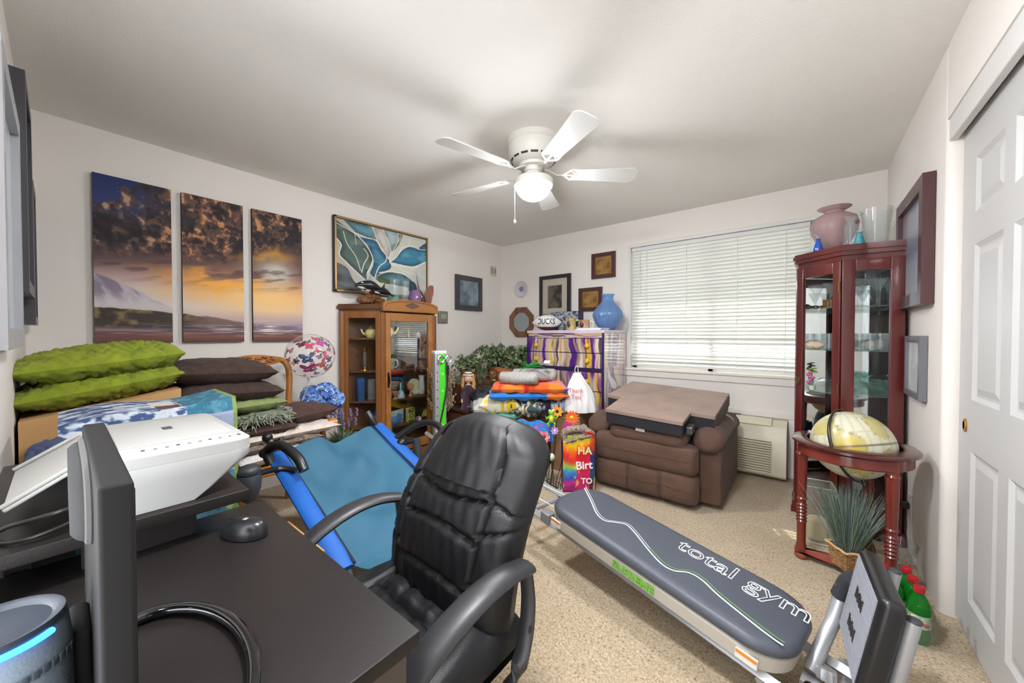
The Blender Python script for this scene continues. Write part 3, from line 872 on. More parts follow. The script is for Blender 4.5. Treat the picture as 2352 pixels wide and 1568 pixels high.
t = framed('silver_frame', 'silver edged mirror at the very edge of the view above the printer tray', 'mirror', NW, -2.12, -1.50, 1.17, 1.93, .055, (150, 150, 154), lambda u, v: np.broadcast_to(np.array([196, 202, 206.]), u.shape + (3,)), .04, rough=.25, glassy=True)
# outlet with a plug and cord
t = thing('wall_outlet', 'white wall outlet with a dark plug behind the globe stand', 'outlet', (XR, 2.93, .21), world=True)
m = MB(); m.rbox(XR - .008, XR - .001, 2.89, 2.97, .19, .33, .003); m.build('plate', M_trim, t)
m = MB(); m.rbox(XR - .04, XR - .008, 2.915, 2.945, .25, .285, .006); m.build('plug', mat('cord_black', (40, 38, 38), .5), t)
m = MB(); m.tube(catm([(XR - .038, 2.93, .268), (XR - .075, 2.93, .265), (XR - .085, 2.925, .2), (XR - .07, 2.90, .1), (XR - .06, 2.86, .012), (XR - .08, 2.99, .006), (XR - .03, 3.2, .006)], 5), .004, 6); m.build('cord', MATS['cord_black'], t)
# ================================================================ OAK CHINA CABINET
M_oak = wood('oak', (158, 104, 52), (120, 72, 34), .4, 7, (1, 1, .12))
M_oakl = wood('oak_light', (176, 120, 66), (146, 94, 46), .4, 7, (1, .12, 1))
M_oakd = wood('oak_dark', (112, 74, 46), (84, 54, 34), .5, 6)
M_pane = glass('cabinet_glass', (253, 254, 254), .01, 1.5)
P0, P1, P2, P3 = (-3.27, 1.585), (-2.975, 1.825), (-2.975, 2.405), (-3.27, 2.645)
CT = 1.425
oc = thing('china_cabinet', 'oak display cabinet with canted glass sides and arched pediment', 'cabinet', (-3.12, 2.11, 0), world=True)
def inset(k):        # plan shrunk towards its middle
    c = (-3.20, 2.115)
    return [(c[0] + (p[0] - c[0]) * k, c[1] + (p[1] - c[1]) * k) for p in (P0, P1, P2, P3)]
def grow(d):
    return [(-3.285, P0[1] - d), (P1[0] + d, P1[1] - d * .6), (P2[0] + d, P2[1] + d * .6), (-3.285, P3[1] + d)]
m = MB(); m.prism(grow(.012), 0, .055); m.prism(grow(.004), .055, .10); m.build('plinth', M_oak, oc, smooth=False)
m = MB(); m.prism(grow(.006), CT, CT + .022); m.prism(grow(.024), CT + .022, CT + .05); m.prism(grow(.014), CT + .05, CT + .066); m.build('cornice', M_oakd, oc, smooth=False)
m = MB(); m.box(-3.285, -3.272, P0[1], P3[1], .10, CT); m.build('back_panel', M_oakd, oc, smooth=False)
def post(p, w_=.022):
    m = MB(); m.rbox(p[0] - w_, p[0] + w_, p[1] - w_, p[1] + w_, .10, CT, .005, 2); m.build('post', M_oak, oc)
post((P0[0] + .012, P0[1] + .012)); post((P3[0] + .012, P3[1] - .012)); post((P1[0] - .02, P1[1] + .008)); post((P2[0] - .02, P2[1] - .008))
def side(a, b, name):
    d = Vector((b[0] - a[0], b[1] - a[1], 0)); Ln = d.length; d.normalize()
    nrm = Vector((d.y, -d.x, 0))
    if nrm.x < 0: nrm = -nrm
    M = frame3((a[0], a[1], 0), d, (0, 0, 1))
    s = 1 if M.col[2].xyz.dot(nrm) > 0 else -1
    m = MB()
    for (u0, u1, z0, z1) in ((.0, .045, .1, CT), (Ln - .045, Ln, .1, CT), (.045, Ln - .045, .1, .17), (.045, Ln - .045, CT - .06, CT)):
        m.rbox(u0, u1, z0, z1, -.012, .012, .003, 2, M=M)
    m.build('side_frame', M_oak, oc)
    m = MB(); m.box(.04, Ln - .04, .165, CT - .055, -.002, .002, M=M); m.build('side_glass', M_pane, oc, smooth=False)
side((P0[0] + .02, P0[1] + .016), (P1[0] - .012, P1[1] - .010), 'near'); side((P3[0] + .02, P3[1] - .016), (P2[0] - .012, P2[1] + .010), 'far')
# door
dx = P1[0] + .002
m = MB()
y0, y1 = P1[1] + .026, P2[1] - .026
for (a, b, c, d) in ((y0, y0 + .05, .115, CT - .01), (y1 - .05, y1, .115, CT - .01), (y0 + .05, y1 - .05, .115, .20), (y0 + .05, y1 - .05, CT - .085, CT - .01)):
    m.rbox(dx - .018, dx + .012, a, b, c, d, .003, 2)
door = m.build('door', M_oakl, oc)
m = MB(); m.box(dx - .006, dx - .002, y0 + .045, y1 - .045, .195, CT - .08); sub(m.build('door_glass', glass('door_glass', (250, 252, 251), .01, 2.8), oc, smooth=False), door).location = (0, 0, 0)
m = MB(); hz = .80
m.tube(catm([(dx + .013, y0 + .022, hz + .05), (dx + .03, y0 + .022, hz + .03), (dx + .032, y0 + .022, hz - .02), (dx + .014, y0 + .022, hz - .05)], 4), .005, 8)
m.rbox(dx + .011, dx + .015, y0 + .012, y0 + .032, hz - .07, hz + .07, .002, 2)
sub(m.build('handle', mat('aged_iron', (44, 32, 26), .5, .6), oc), door)
# arched pediment with diamond inlay
m = MB()
yc = (P1[1] + P2[1]) / 2; hw = (P2[1] - P1[1]) / 2 + .02
pz = CT + .005
poly = [(-hw, pz), (hw, pz)] + [(hw * math.cos(a), pz + .055 + .055 * math.sin(a) ** .8) for a in [k / 16 * PI for k in range(17)]]
m.prism(poly, -.02, .02, frame3((P1[0] + .025, yc, 0), (0, 1, 0), (0, 0, 1)))
ped = m.build('pediment', M_oakl, oc, ang=30)
m = MB(); m.prism([(-.085, pz + .058), (0, pz + .026), (.085, pz + .058), (0, pz + .09)], .0201, .0225, frame3((P1[0] + .025, yc, 0), (0, 1, 0), (0, 0, 1)))
sub(m.build('diamond_inlay', mat('walnut_inlay', (96, 70, 58), .4), oc, smooth=False), ped)
m = MB(); m.tube([(P1[0] + .0455, yc + (hw - .02) * math.cos(a), pz + .032 + .062 * math.sin(a) ** .8) for a in [k / 24 * PI for k in range(25)]], .0022, 6); sub(m.build('incised_line', mat('groove_dark', (70, 44, 26), .6), oc), ped)
SH = [.36, .605, .885, 1.185]
def shp(k): return [(-3.27, P0[1] + .03 + .0), (P1[0] - .03, P1[1] + .012), (P2[0] - .03, P2[1] - .012), (-3.27, P3[1] - .03)]
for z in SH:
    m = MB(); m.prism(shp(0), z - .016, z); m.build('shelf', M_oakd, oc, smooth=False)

# ---------------------------------------------------------------- things kept in it
G_clear = glass('clear_glass', (252, 254, 254), .02, 1.5, .06, (235, 240, 242))
G_blue = glass('blue_glass', (140, 180, 225), .03, 1.5, .3, (90, 140, 200))
M_china = mat('glazed_china', (222, 224, 216), .2, coat=.4)
def lathe_thing(name, label, cat, loc, prof, mt, group=None, n=20, **kw):
    m = MB(); m.lathe(prof, n, **kw)
    return one(name, m, mt, label, cat, group, loc=loc)
def teapot(loc, s, label, c1, c2, rz):
    t = thing('teapot', label, 'teapot', loc, rz, 'teapots on the top shelf of the oak cabinet')
    m = MB(); m.lathe([(0, 0), (.03 * s, 0), (.045 * s, .02 * s), (.052 * s, .045 * s), (.04 * s, .075 * s), (.02 * s, .085 * s), (0, .085 * s)], 20); m.build('pot', c1, t)
    m = MB(); m.lathe([(.024 * s, .083 * s), (.018 * s, .097 * s), (.004 * s, .101 * s), (.007 * s, .112 * s), (0, .118 * s)], 14); m.build('lid', c2, t)
    m = MB(); m.tube(catm([(.045 * s, 0, .03 * s), (.07 * s, 0, .045 * s), (.085 * s, 0, .08 * s)], 4), [.011 * s] * 4 + [.008 * s] * 4 + [.006 * s], 8); m.build('spout', c1, t)
    m = MB(); m.tube(catm([(-.045 * s, 0, .06 * s), (-.075 * s, 0, .065 * s), (-.078 * s, 0, .035 * s), (-.048 * s, 0, .022 * s)], 4), .005 * s, 6); m.build('handle', c2, t)
M_cy = mat('china_yellow', (206, 192, 120), .25, var=.25, vs=30)
teapot((-3.13, 1.80, SH[3]), 1.0, 'small yellow and white teapot with a gold lid in the oak cabinet', M_cy, mat('gilt', (176, 140, 70), .3, .6), -2.3)
teapot((-3.03, 1.90, SH[3]), 1.25, 'taller dark lidded teapot beside the yellow one in the oak cabinet', mat('china_cream', (208, 204, 168), .25, var=.2, vs=25), mat('dark_glaze', (52, 50, 58), .3), .8)
def stick(loc, label):
    t = thing('candlestick', label, 'candlestick', loc, 0, 'glass and brass candlesticks')
    m = MB(); m.lathe([(0, 0), (.038, 0), (.036, .012), (.014, .02), (.010, .03)], 20); m.build('base', mat('polished_brass', (190, 150, 74), .2, 1), t)
    m = MB(); m.lathe([(.010, .03), (.02, .05), (.012, .075), (.022, .10), (.012, .125), (.018, .15), (.010, .175)], 16); m.build('stem', G_clear, t)
    m = MB(); m.lathe([(.010, .175), (.022, .185), (.026, .205), (.02, .205), (.018, .19), (0, .188)], 18); m.build('cup', MATS['polished_brass'], t)
stick((-3.16, 1.755, SH[2]), 'brass and glass candlestick nearest the wall in the oak cabinet')
stick((-3.035, 1.855, SH[2]), 'brass and glass candlestick in front of the painted mug')
def mug(name, loc, rz, label, r, h, mt, hm, group=None):
    t = thing(name, label, 'mug', loc, rz, group)
    m = MB(); m.lathe([(0, 0), (r * .92, 0), (r, .01), (r, h), (r * .9, h), (r * .88, .01), (0, .01)], 24); m.build('cup', mt, t)
    m = MB(); m.tube(catm([(r * .97, 0, h * .82), (r * 1.5, 0, h * .85), (r * 1.65, 0, h * .45), (r * 1.3, 0, h * .2), (r * .97, 0, h * .2)], 4), h * .055, 8); m.build('handle', hm, t)
    return t
mug('painted_mug', (-3.06, 1.95, SH[2]), .7, 'pale green painted mug in the oak cabinet', .045, .105, mat('mug_green', (176, 206, 190), .25, col2=(96, 88, 70), vs=22), M_china)
lathe_thing('folder_screen', 'purple cloth bundle at the back of the oak cabinet', 'cloth', (-3.18, 1.97, SH[2]), [(0, 0), (.06, 0), (.065, .1), (.055, .22), (.03, .26), (0, .26)], mat('purple_cloth', (70, 44, 108), .9), n=14)
lathe_thing('shot_glass', 'small clear glass by the painted mug', 'glass', (-3.0, 2.0, SH[2]), [(0, 0), (.02, 0), (.026, .07), (.023, .07), (.018, .01), (0, .01)], G_clear)
for k, (x, y, h, lb, g_) in enumerate(((-3.19, 1.73, .21, 'blue tinted tall tumbler at the end of a cabinet shelf', G_blue), (-3.12, 1.80, .20, 'tall clear glass tumbler on the middle cabinet shelf', G_clear), (-3.14, 1.98, .22, 'tall clear vase behind the ribbed jar', G_clear))):
    lathe_thing('tumbler', lb, 'glass', (x, y, SH[1]), [(0, 0), (.034, 0), (.037, h), (.034, h), (.031, .012), (0, .012)], g_)
lathe_thing('cream_jar', 'round cream jar with a ribbed neck in the oak cabinet', 'jar', (-3.03, 1.885, SH[1]), [(0, 0), (.035, 0), (.056, .03), (.06, .065), (.048, .1), (.034, .115), (.04, .12), (.036, .127), (.04, .134), (.036, .141), (.038, .15), (0, .15)], glass('smoky_white', (206, 208, 206), .05, 1.5, .45, (196, 190, 182)))
lathe_thing('blue_bowl_jar', 'deep blue glass jar low in the oak cabinet', 'jar', (-3.10, 1.83, SH[0]), [(0, 0), (.05, 0), (.065, .05), (.06, .11), (.035, .14), (.04, .155), (.03, .155), (0, .12)], glass('cobalt_glass', (60, 120, 210), .03, 1.5, .45, (28, 84, 170)))
lathe_thing('glass_swan_bowl', 'clear and blue blown glass bowl low in the oak cabinet', 'bowl', (-3.02, 1.96, SH[0]), [(0, 0), (.03, 0), (.055, .035), (.07, .08), (.08, .1), (.066, .08), (.04, .03), (0, .02)], glass('pale_blue_glass', (190, 216, 236), .03, 1.5, .3, (120, 170, 220)), lobes=6, amp=.12, n=36)
# behind the door
lathe_thing('china_bell', 'white china hand bell with a blue pattern in the oak cabinet', 'bell', (-3.05, 2.06, SH[1]), [(0, .0), (.042, 0), (.04, .02), (.032, .05), (.022, .068), (.008, .075), (.006, .09), (.010, .105), (.006, .12), (.008, .135), (0, .145)], mat('bell_china', (196, 212, 222), .25, col2=(140, 164, 186), vs=26))
t = thing('coral_figurine', 'coral pink flower figurine in the oak cabinet', 'figurine', (-3.06, 2.18, SH[1]))
m = MB(); m.lathe([(0, 0), (.028, 0), (.016, .015), (.007, .03), (.006, .06)], 14); m.build('foot', mat('coral', (206, 142, 106), .5), t)
for k in range(7):
    a = 2 * PI * k / 7
    m = MB(); m.ell((.02 * math.cos(a), .02 * math.sin(a), .085 + .02 * (k % 2)), (.018, .018, .024), 8, 6); m.build('petal', MATS['coral'], t)
t = thing('egg_plate', 'ivory scalloped plate standing on edge in the oak cabinet', 'plate', (-3.12, 2.27, SH[1]))
m = MB(); m.lathe([(0, 0), (.06, .003), (.078, .012), (.08, .008), (.06, -.004), (0, -.006)], 36, M=T(0, 0, .082, ry=math.radians(72)), lobes=12, amp=.04); m.build('dish', mat('ivory_china', (208, 206, 176), .35), t)
m = MB(); m.rbox(-.03, .03, -.03, .03, 0, .012, .004); m.build('stand', MATS['ivory_china'], t)
lathe_thing('white_jug', 'white fluted jug at the far end of a cabinet shelf', 'jug', (-3.10, 2.345, SH[1]), [(0, 0), (.03, 0), (.036, .05), (.03, .12), (.026, .16), (.034, .19), (.028, .19), (0, .16)], M_china, lobes=10, amp=.05, n=40)
lathe_thing('turquoise_bottle', 'thin turquoise bottle behind the china bell', 'bottle', (-3.19, 2.17, SH[1]), [(0, 0), (.022, 0), (.024, .1), (.01, .13), (.009, .2), (.012, .205), (0, .205)], glass('turq_glass', (120, 190, 190), .05, 1.5, .35, (80, 160, 165)))
lathe_thing('coral_cup', 'small coral footed cup beside the china bell', 'cup', (-3.03, 1.985, SH[1]), [(0, 0), (.022, 0), (.01, .012), (.008, .025), (.03, .05), (.034, .07), (.028, .066), (0, .03)], MATS['coral'])
t = thing('duck_photo', 'white postcard with a small duck on the low cabinet shelf', 'postcard', (-3.06, 2.03, SH[0]), rz=.25)
m = MB()
paint(m, 40, 30, lambda u, v: (.0, -.085 + .17 * u, .002 + .125 * v), lambda u, v: mixc(mixc(np.broadcast_to(np.array([206, 216, 222.]), u.shape + (3,)), (150, 172, 184), sm(v, .35, .2)), (40, 44, 48), sm(np.hypot((u - .45) / 1.5, v - .35), .12, .08)))
m.build('print', M_print, t, smooth=False)
m = MB(); m.box(-.006, -.001, -.086, .086, 0, .128); m.build('card', M_trim, t, smooth=False)
t = thing('green_box', 'green and yellow carton with an O on the low cabinet shelf', 'box', (-3.03, 2.155, SH[0]), rz=.1)
m = MB(); m.rbox(-.02, .02, -.04, .04, 0, .135, .002, 2); m.build('carton', mat('carton_yellow', (222, 214, 110), .5), t)
m = MB(); m.box(.0201, .0206, -.0395, .0395, .09, .134); m.box(.0201, .0206, -.0395, .0395, .0, .02); m.build('green_band', mat('duck_green', (44, 110, 62), .5), t, smooth=False)
text('letter_o', 'O', .07, MATS['duck_green'], t, frame3((.0208, 0, .056), (0, 1, 0), (0, 0, 1)), .0004, .002)
t = thing('duck_mug', 'black mug with yellow and green streaks on the low cabinet shelf', 'mug', (-3.05, 2.30, SH[0]))
m = MB(); m.lathe([(0, 0), (.05, 0), (.056, .02), (.056, .115), (.05, .115), (.048, .02), (0, .015)], 24); m.build('cup', mat('black_glaze', (22, 30, 24), .3), t)
for k, a in enumerate((-.5, -.2, .12, .4)):
    m = MB(); m.tube([(.0575 * math.cos(a + .12 * j), .0575 * math.sin(a + .12 * j), .03 + .018 * j) for j in range(5)], [.004, .005, .005, .004, .001], 6); m.build('streak', mat('duck_yellow', (214, 206, 40), .5), t)
lathe_thing('amethyst_stone', 'small lilac stone on the low cabinet shelf', 'stone', (-3.0, 2.235, SH[0]), [(0, 0), (.03, .004), (.034, .02), (.02, .04), (0, .046)], mat('lilac_stone', (176, 150, 176), .4, var=.3, vs=30), n=10, lobes=3, amp=.15)
for k, (y, x, lb) in enumerate(((2.06, -3.05, 'small clear glass figurine on the upper cabinet shelf'), (2.16, -3.06, 'gilt ornament on the upper cabinet shelf'), (2.27, -3.05, 'tiny lidded glass pot on the upper cabinet shelf'))):
    lathe_thing('cabinet_ornament', lb, 'ornament', (x, y, SH[3]), [[(0, 0), (.025, 0), (.012, .03), (.02, .05), (.008, .08), (0, .085)], [(0, 0), (.02, 0), (.008, .02), (.012, .05), (.006, .09), (.012, .11), (0, .12)], [(0, 0), (.02, 0), (.024, .03), (.018, .045), (.006, .06), (0, .062)]][k], [G_clear, MATS['gilt'], M_china][k])
for k, (y, lb) in enumerate(((2.10, 'dark blue glass goblet behind the cabinet door'), (2.24, 'clear stemmed glass behind the cabinet door'), (2.34, 'tall clear cordial glass at the far end behind the door'))):
    lathe_thing('goblet', lb, 'glass', (-3.09, y, SH[2]), [(0, 0), (.03, 0), (.006, .01), (.005, .07), (.03, .10), (.034, .16), (.031, .16), (.026, .105), (0, .09)], [glass('navy_glass', (110, 140, 190), .03, 1.5, .4, (50, 76, 120)), G_clear, G_clear][k], group='goblets behind the cabinet door')
t = one('dark_stones', MB().ell((0, 0, .018), (.03, .05, .018), 12, 6), mat('dark_stone', (64, 60, 66), .4, var=.4, vs=40), 'dark polished stone lying before the goblets', 'stone', loc=(-3.01, 2.2, SH[2]))

# ---------------------------------------------------------------- on top of it
TOP = CT + .066
t = thing('orca_sculpture', 'pair of black and white orcas leaping over a burl of driftwood', 'sculpture', (-3.14, 1.80, TOP))
M_burl = mat('burl_wood', (142, 90, 48), .55, col2=(70, 40, 22), vs=14, bump=.6, bs=26)
rb = random.Random(3)
m = MB()
for (x, y, z, a, b, c) in ((.02, -.07, .035, .045, .07, .034), (.0, .0, .04, .04, .05, .04), (.03, .075, .035, .045, .06, .034), (.0, .05, .085, .035, .05, .03), (.01, -.02, .075, .03, .04, .025), (.0, .03, .12, .02, .035, .03)):
    q = MB(); q.ell((x, y, z), (a, b, c), 14, 10)
    q.v = [(p[0] + .006 * math.sin(p[1] * 140 + p[2] * 60), p[1] + .006 * math.sin(p[2] * 150 + p[0] * 90), max(0, p[2] + .005 * math.sin(p[0] * 160 + p[1] * 110))) for p in q.v]
    m.add(q.v, q.f)
m.build('driftwood', M_burl, t)
def orca(M, L, nm):
    m = MB()
    n, kk = 14, 18
    V, F = [], []
    for i in range(kk + 1):
        s = i / kk
        r = L * .16 * (math.sin(PI * min(1, s * .92 + .08)) ** .75) * (1 - .55 * sm(np.float64(s), .55, 1.0)) + .001
        zc = L * (.10 * math.sin(PI * s) - .02)
        for k in range(n):
            a = 2 * PI * k / n
            V.append((s * L, r * .85 * math.cos(a), zc + r * math.sin(a)))
    for i in range(kk):
        for k in range(n):
            l = (k + 1) % n; F.append((i * n + k, (i + 1) * n + k, (i + 1) * n + l, i * n + l))
    F.append(tuple(range(n))); F.append(tuple(kk * n + k for k in range(n))[::-1])
    m.add(V, F, M)
    # dorsal fin, flukes, flippers
    m.prism([(.36 * L, .22 * L), (.52 * L, .22 * L), (.50 * L, .44 * L), (.47 * L, .46 * L)], -.008 * L * 2, .008 * L * 2, M @ T(rx=PI / 2))
    for s_ in (-1, 1):
        m.prism([(.94 * L, 0), (1.02 * L, 0), (1.08 * L, s_ * .16 * L), (1.0 * L, s_ * .12 * L)], -.03 * L, -.005 * L, M)
        m.prism([(.22 * L, 0), (.30 * L, 0), (.36 * L, .16 * L), (.28 * L, .17 * L)], -.008 * L, .008 * L, M @ T(0, s_ * .08 * L, 0, rx=s_ * math.radians(-120)) if s_ > 0 else M @ T(0, s_ * .08 * L, 0, rx=math.radians(-60)))
    ob_ = m.build('orca', mat('orca_black', (24, 24, 28), .3), t)
    m = MB()
    for s_ in (-1, 1): m.ell((.17 * L, s_ * .105 * L, .10 * L), (.045 * L, .012 * L, .02 * L), 10, 6, M)
    m.ell((.2 * L, 0, -.055 * L), (.19 * L, .085 * L, .06 * L), 12, 8, M); m.ell((.56 * L, .06 * L, .02 * L), (.10 * L, .05 * L, .045 * L), 10, 6, M); m.ell((.56 * L, -.06 * L, .02 * L), (.10 * L, .05 * L, .045 * L), 10, 6, M)
    w_ = m.build('white_marking', mat('orca_white', (224, 224, 220), .4), t); sub(w_, ob_)
orca(T(.05, -.16, .165, rz=math.radians(78), ry=.12), .25, 'big'); orca(T(.06, .0, .13, rz=math.radians(82), ry=.18), .19, 'small')
def diamond_vase(name, label, loc, r, h, mt):
    m = MB()
    prof = [(r * (.62 + .38 * math.sin(PI * (.12 + .76 * k / 16))), h * k / 16) for k in range(17)]
    V, F, n = [], [], 32
    for i, (q, z) in enumerate(prof):
        for k in range(n):
            a = 2 * PI * (k + (i % 4 >= 2) * 1.0) / n
            f = 1 + .07 * math.cos(8 * a + PI * (i // 4 % 2)) * math.sin(PI * (i % 4) / 4 + .4)
            V.append((q * f * math.cos(a), q * f * math.sin(a), z))
    for i in range(16):
        for k in range(n):
            l = (k + 1) % n; F.append((i * n + k, i * n + l, (i + 1) * n + l, (i + 1) * n + k))
    F.append(tuple(range(n))[::-1]); F.append(tuple(16 * n + k for k in range(n)))
    m.add(V, F)
    return one(name, m, mt, label, 'vase', loc=loc)
diamond_vase('green_vase', 'small mint green quilted glass vase on the oak cabinet', (-3.10, 2.02, TOP), .062, .10, glass('mint_glass', (170, 206, 186), .06, 1.5, .55, (128, 176, 152)))
diamond_vase('lilac_vase', 'lilac quilted glass vase on the oak cabinet', (-3.10, 2.27, TOP), .062, .17, glass('lilac_glass', (200, 170, 210), .06, 1.5, .6, (168, 128, 180)))
lathe_thing('cylinder_vase', 'straight clear glass vase, the nearer of two on the oak cabinet', 'vase', (-3.17, 2.08, TOP), [(0, 0), (.05, 0), (.052, .27), (.047, .27), (.045, .02), (0, .02)], G_clear)
lathe_thing('square_vase', 'faceted clear glass vase beside the straight one on the oak cabinet', 'vase', (-3.13, 2.17, TOP), [(0, 0), (.042, 0), (.042, .26), (.036, .26), (.034, .02), (0, .02)], G_clear, n=8)
t = thing('wooden_bird', 'carved dark wood bird with upraised beak and fanned tail', 'carving', (-3.12, 2.40, TOP))
M_teak = wood('teak', (96, 48, 30), (52, 26, 18), .25, 12, (1, 1, .3), .5)
m = MB(); m.tube(catm([(0, -.01, .0), (.0, -.02, .06), (0, -.045, .13), (0, -.07, .2), (0, -.085, .27), (0, -.10, .36)], 5), [.022] + [.03] * 4 + [.036] * 5 + [.03, .026, .022, .018, .014] + [.011, .009, .008, .007, .006] + [.005, .004, .003, .002, .001] + [.0008], 12); m.build('body_and_beak', M_teak, t)
m = MB(); m.tube(catm([(0, -.065, .10), (0, -.085, .15), (0, -.092, .20)], 4), [.012, .01, .008, .007, .006, .005, .004, .003, .001], 8); m.build('crest', M_teak, t)
m = MB(); m.tube(catm([(0, -.06, .09), (0, -.098, .07), (0, -.10, .1), (0, -.09, .12)], 4), .008, 8); m.build('curl', M_teak, t)
m = MB()
poly = [(0, 0)] + [(.03 + .0, .02)] + [(.16 * math.cos(a) * .62 + .01, .26 * math.sin(a) * .95) for a in [math.radians(35 + 8 * k) for k in range(8)]]
out = [(0.0, 0), (.05, .02), (.075, .07), (.085, .12), (.095, .16), (.098, .2), (.095, .24), (.06, .245), (.03, .215), (.01, .16), (.0, .08)]
m.prism(out, -.012, .012, frame3((0, 0, 0), (.35, .94, 0), (0, 0, 1)))
tl = m.build('fanned_tail', wood('teak_red', (136, 66, 34), (92, 42, 24), .3, 12, (1, 1, .3), .5), t)

# ================================================================ CHERRY CURIO CABINET IN THE FAR CORNER
M_ch = wood('cherry', (112, 42, 36), (78, 26, 24), .3, 8, (1, 1, .12), .4)
cu = thing('curio_cabinet', 'tall cherry wood corner curio cabinet with glass shelves', 'cabinet', (.2, 3.2, 0), world=True)
cL, cBL, cB, cR, cF = (-.045, 3.165), (-.045, 3.45), (.435, 3.45), (.435, 3.02), (.165, 2.975)
plan = [cL, cF, cR, cB, cBL]
def cgrow(d):
    c = Vector((.22, 3.24))
    r = []
    for p in plan:
        v = Vector(p) - c
        v = v + v.normalized() * d
        r.append((min(c.x + v.x, XR - .004), c.y + v.y))
    return r
m = MB(); m.prism(cgrow(.02), .03, .07); m.prism(cgrow(.005), .07, .13)
for p in cgrow(.0): m.box(p[0] - .03 if p[0] > .4 else p[0] - .025, min(p[0] + .025, XR - .005), p[1] - .025, p[1] + .025, 0, .03)
m.build('base', M_ch, cu, smooth=False)
HT = 1.66
m = MB(); m.prism(cgrow(.0), HT, HT + .03); m.prism(cgrow(.018), HT + .03, HT + .055); m.prism(cgrow(.03), HT + .055, HT + .075); m.prism(cgrow(.022), HT + .075, HT + .09); m.build('cornice', M_ch, cu, smooth=False)
def crail(a, b, zz, w0, w1, name='frame', t0=.13, t1=HT, toprail=.07, botrail=.06, gl=True):
    d = Vector((b[0] - a[0], b[1] - a[1], 0)); Ln = d.length
    M = frame3((a[0], a[1], 0), d, (0, 0, 1))
    m = MB()
    for (u0, u1, z0, z1) in ((0, w0, t0, t1), (Ln - w1, Ln, t0, t1), (w0, Ln - w1, t0, t0 + botrail), (w0, Ln - w1, t1 - toprail, t1)):
        m.rbox(u0, u1, z0, z1, -.012, .012, .003, 2, M=M)
    o = m.build(name, M_ch, cu)
    g_ = None
    if gl:
        m = MB(); m.box(w0 - .005, Ln - w1 + .005, t0 + botrail - .005, t1 - toprail + .005, -.002, .002, M=M); g_ = m.build('glass', M_pane, cu, smooth=False)
    return o, g_, M, Ln
dr, gl_, DM, DL = crail(cL, cF, 0, .045, .045, 'door', .135, HT - .003); sub(gl_, dr)
m = MB(); m.rbox(.012, .032, .88, .93, .012, .02, .003, 2, M=DM); m.ell((.022, .925, .026), (.008, .008, .008), 8, 6, DM); m.ell((.022, .885, .026), (.008, .008, .008), 8, 6, DM); sub(m.build('latch', mat('antique_brass', (120, 100, 66), .35, .8), cu), dr)
for z in (.35, .88, 1.5):
    m = MB(); m.cyl((DL - .004, z - .03, .014), (DL - .004, z + .03, .014), .005, n=8, M=DM); sub(m.build('hinge', MATS['antique_brass'], cu), dr)
crail(cF, cR, 0, .06, .06, 'front_frame')
crail(cL, cBL, 0, .04, .04, 'side_frame')
M_mir = mat('mirror', (205, 212, 215), .03, 1)
m = MB(); m.box(cBL[0] + .01, cB[0], cB[1] - .004, cB[1], .13, HT); m.box(cB[0] - .004, cB[0], cR[1] + .03, cB[1] - .004, .13, HT); m.build('mirror_back', M_mir, cu, smooth=False)
m = MB(); m.box(cBL[0], cB[0], cB[1], cB[1] + .01, .13, HT); m.box(cB[0], cB[0] + .008, cR[1] + .02, cB[1] + .01, .13, HT); m.build('back_board', M_ch, cu, smooth=False)
CS = [.45, .845, 1.115, 1.385]
def cshelf(): 
    c = (.21, 3.24)
    return [(c[0] + (p[0] - c[0]) * .90, c[1] + (p[1] - c[1]) * .90) for p in plan]
for z in [.132] + CS:
    m = MB(); m.prism(cshelf(), z - .006, z); m.build('shelf', glass('shelf_glass', (244, 252, 249), .02, 1.5, .12, (170, 215, 200)) if z > .2 else M_ch, cu, smooth=False)
def wine(loc, label, s=1, kind=0, group='stemware in the curio cabinet'):
    P = [[(0, 0), (.03, 0), (.03, .003), (.006, .008), (.005, .07), (.012, .08), (.042, .15), (.044, .155), (.040, .152), (.010, .085), (0, .08)],
         [(0, 0), (.032, 0), (.032, .003), (.005, .008), (.005, .08), (.03, .10), (.042, .14), (.038, .19), (.035, .19), (.038, .14), (.027, .103), (0, .085)],
         [(0, 0), (.026, 0), (.03, .08), (.03, .10), (.026, .1), (.022, .006), (0, .006)]][kind]
    m = MB(); m.lathe([(r * s, h * s) for r, h in P], 20)
    return one('stem_glass' if kind < 2 else 'tumbler_glass', m, G_clear, label, 'glass', group, loc=loc)
wine((.25, 3.06, CS[3]), 'cut glass cocktail goblet, first in a row on the top curio shelf', 1.05)
wine((.33, 3.08, CS[3]), 'cut glass cocktail goblet, second in the row on the top curio shelf', 1.05)
wine((.39, 3.12, CS[3]), 'cut glass cocktail goblet beside the curio wall', 1.05)
wine((.05, 3.16, CS[3]), 'cut glass cocktail goblet behind the curio door', 1.0)
wine((.12, 3.08, CS[3]), 'cut glass cocktail goblet by the curio door hinge', 1.0)
wine((.29, 3.20, CS[3]), 'tall rounded wine glass rising behind the cocktail goblets', 1.35, 1)
lathe_thing('amber_votive', 'amber liquid filled votive on the top curio shelf', 'candle', (.11, 3.15, CS[3]), [(0, 0), (.028, 0), (.03, .055), (.026, .055), (.024, .04), (0, .04)], glass('amber_glass', (206, 170, 110), .05, 1.5, .4, (150, 104, 50)))
t = one('pebble_cluster', MB().ell((0, 0, .012), (.03, .02, .012)).ell((.03, .01, .012), (.02, .02, .014)).ell((-.02, .015, .024), (.02, .016, .012)), mat('black_pebble', (44, 42, 46), .3), 'dark twisted root ornament on the top curio shelf', 'ornament', loc=(.02, 3.20, CS[3]))
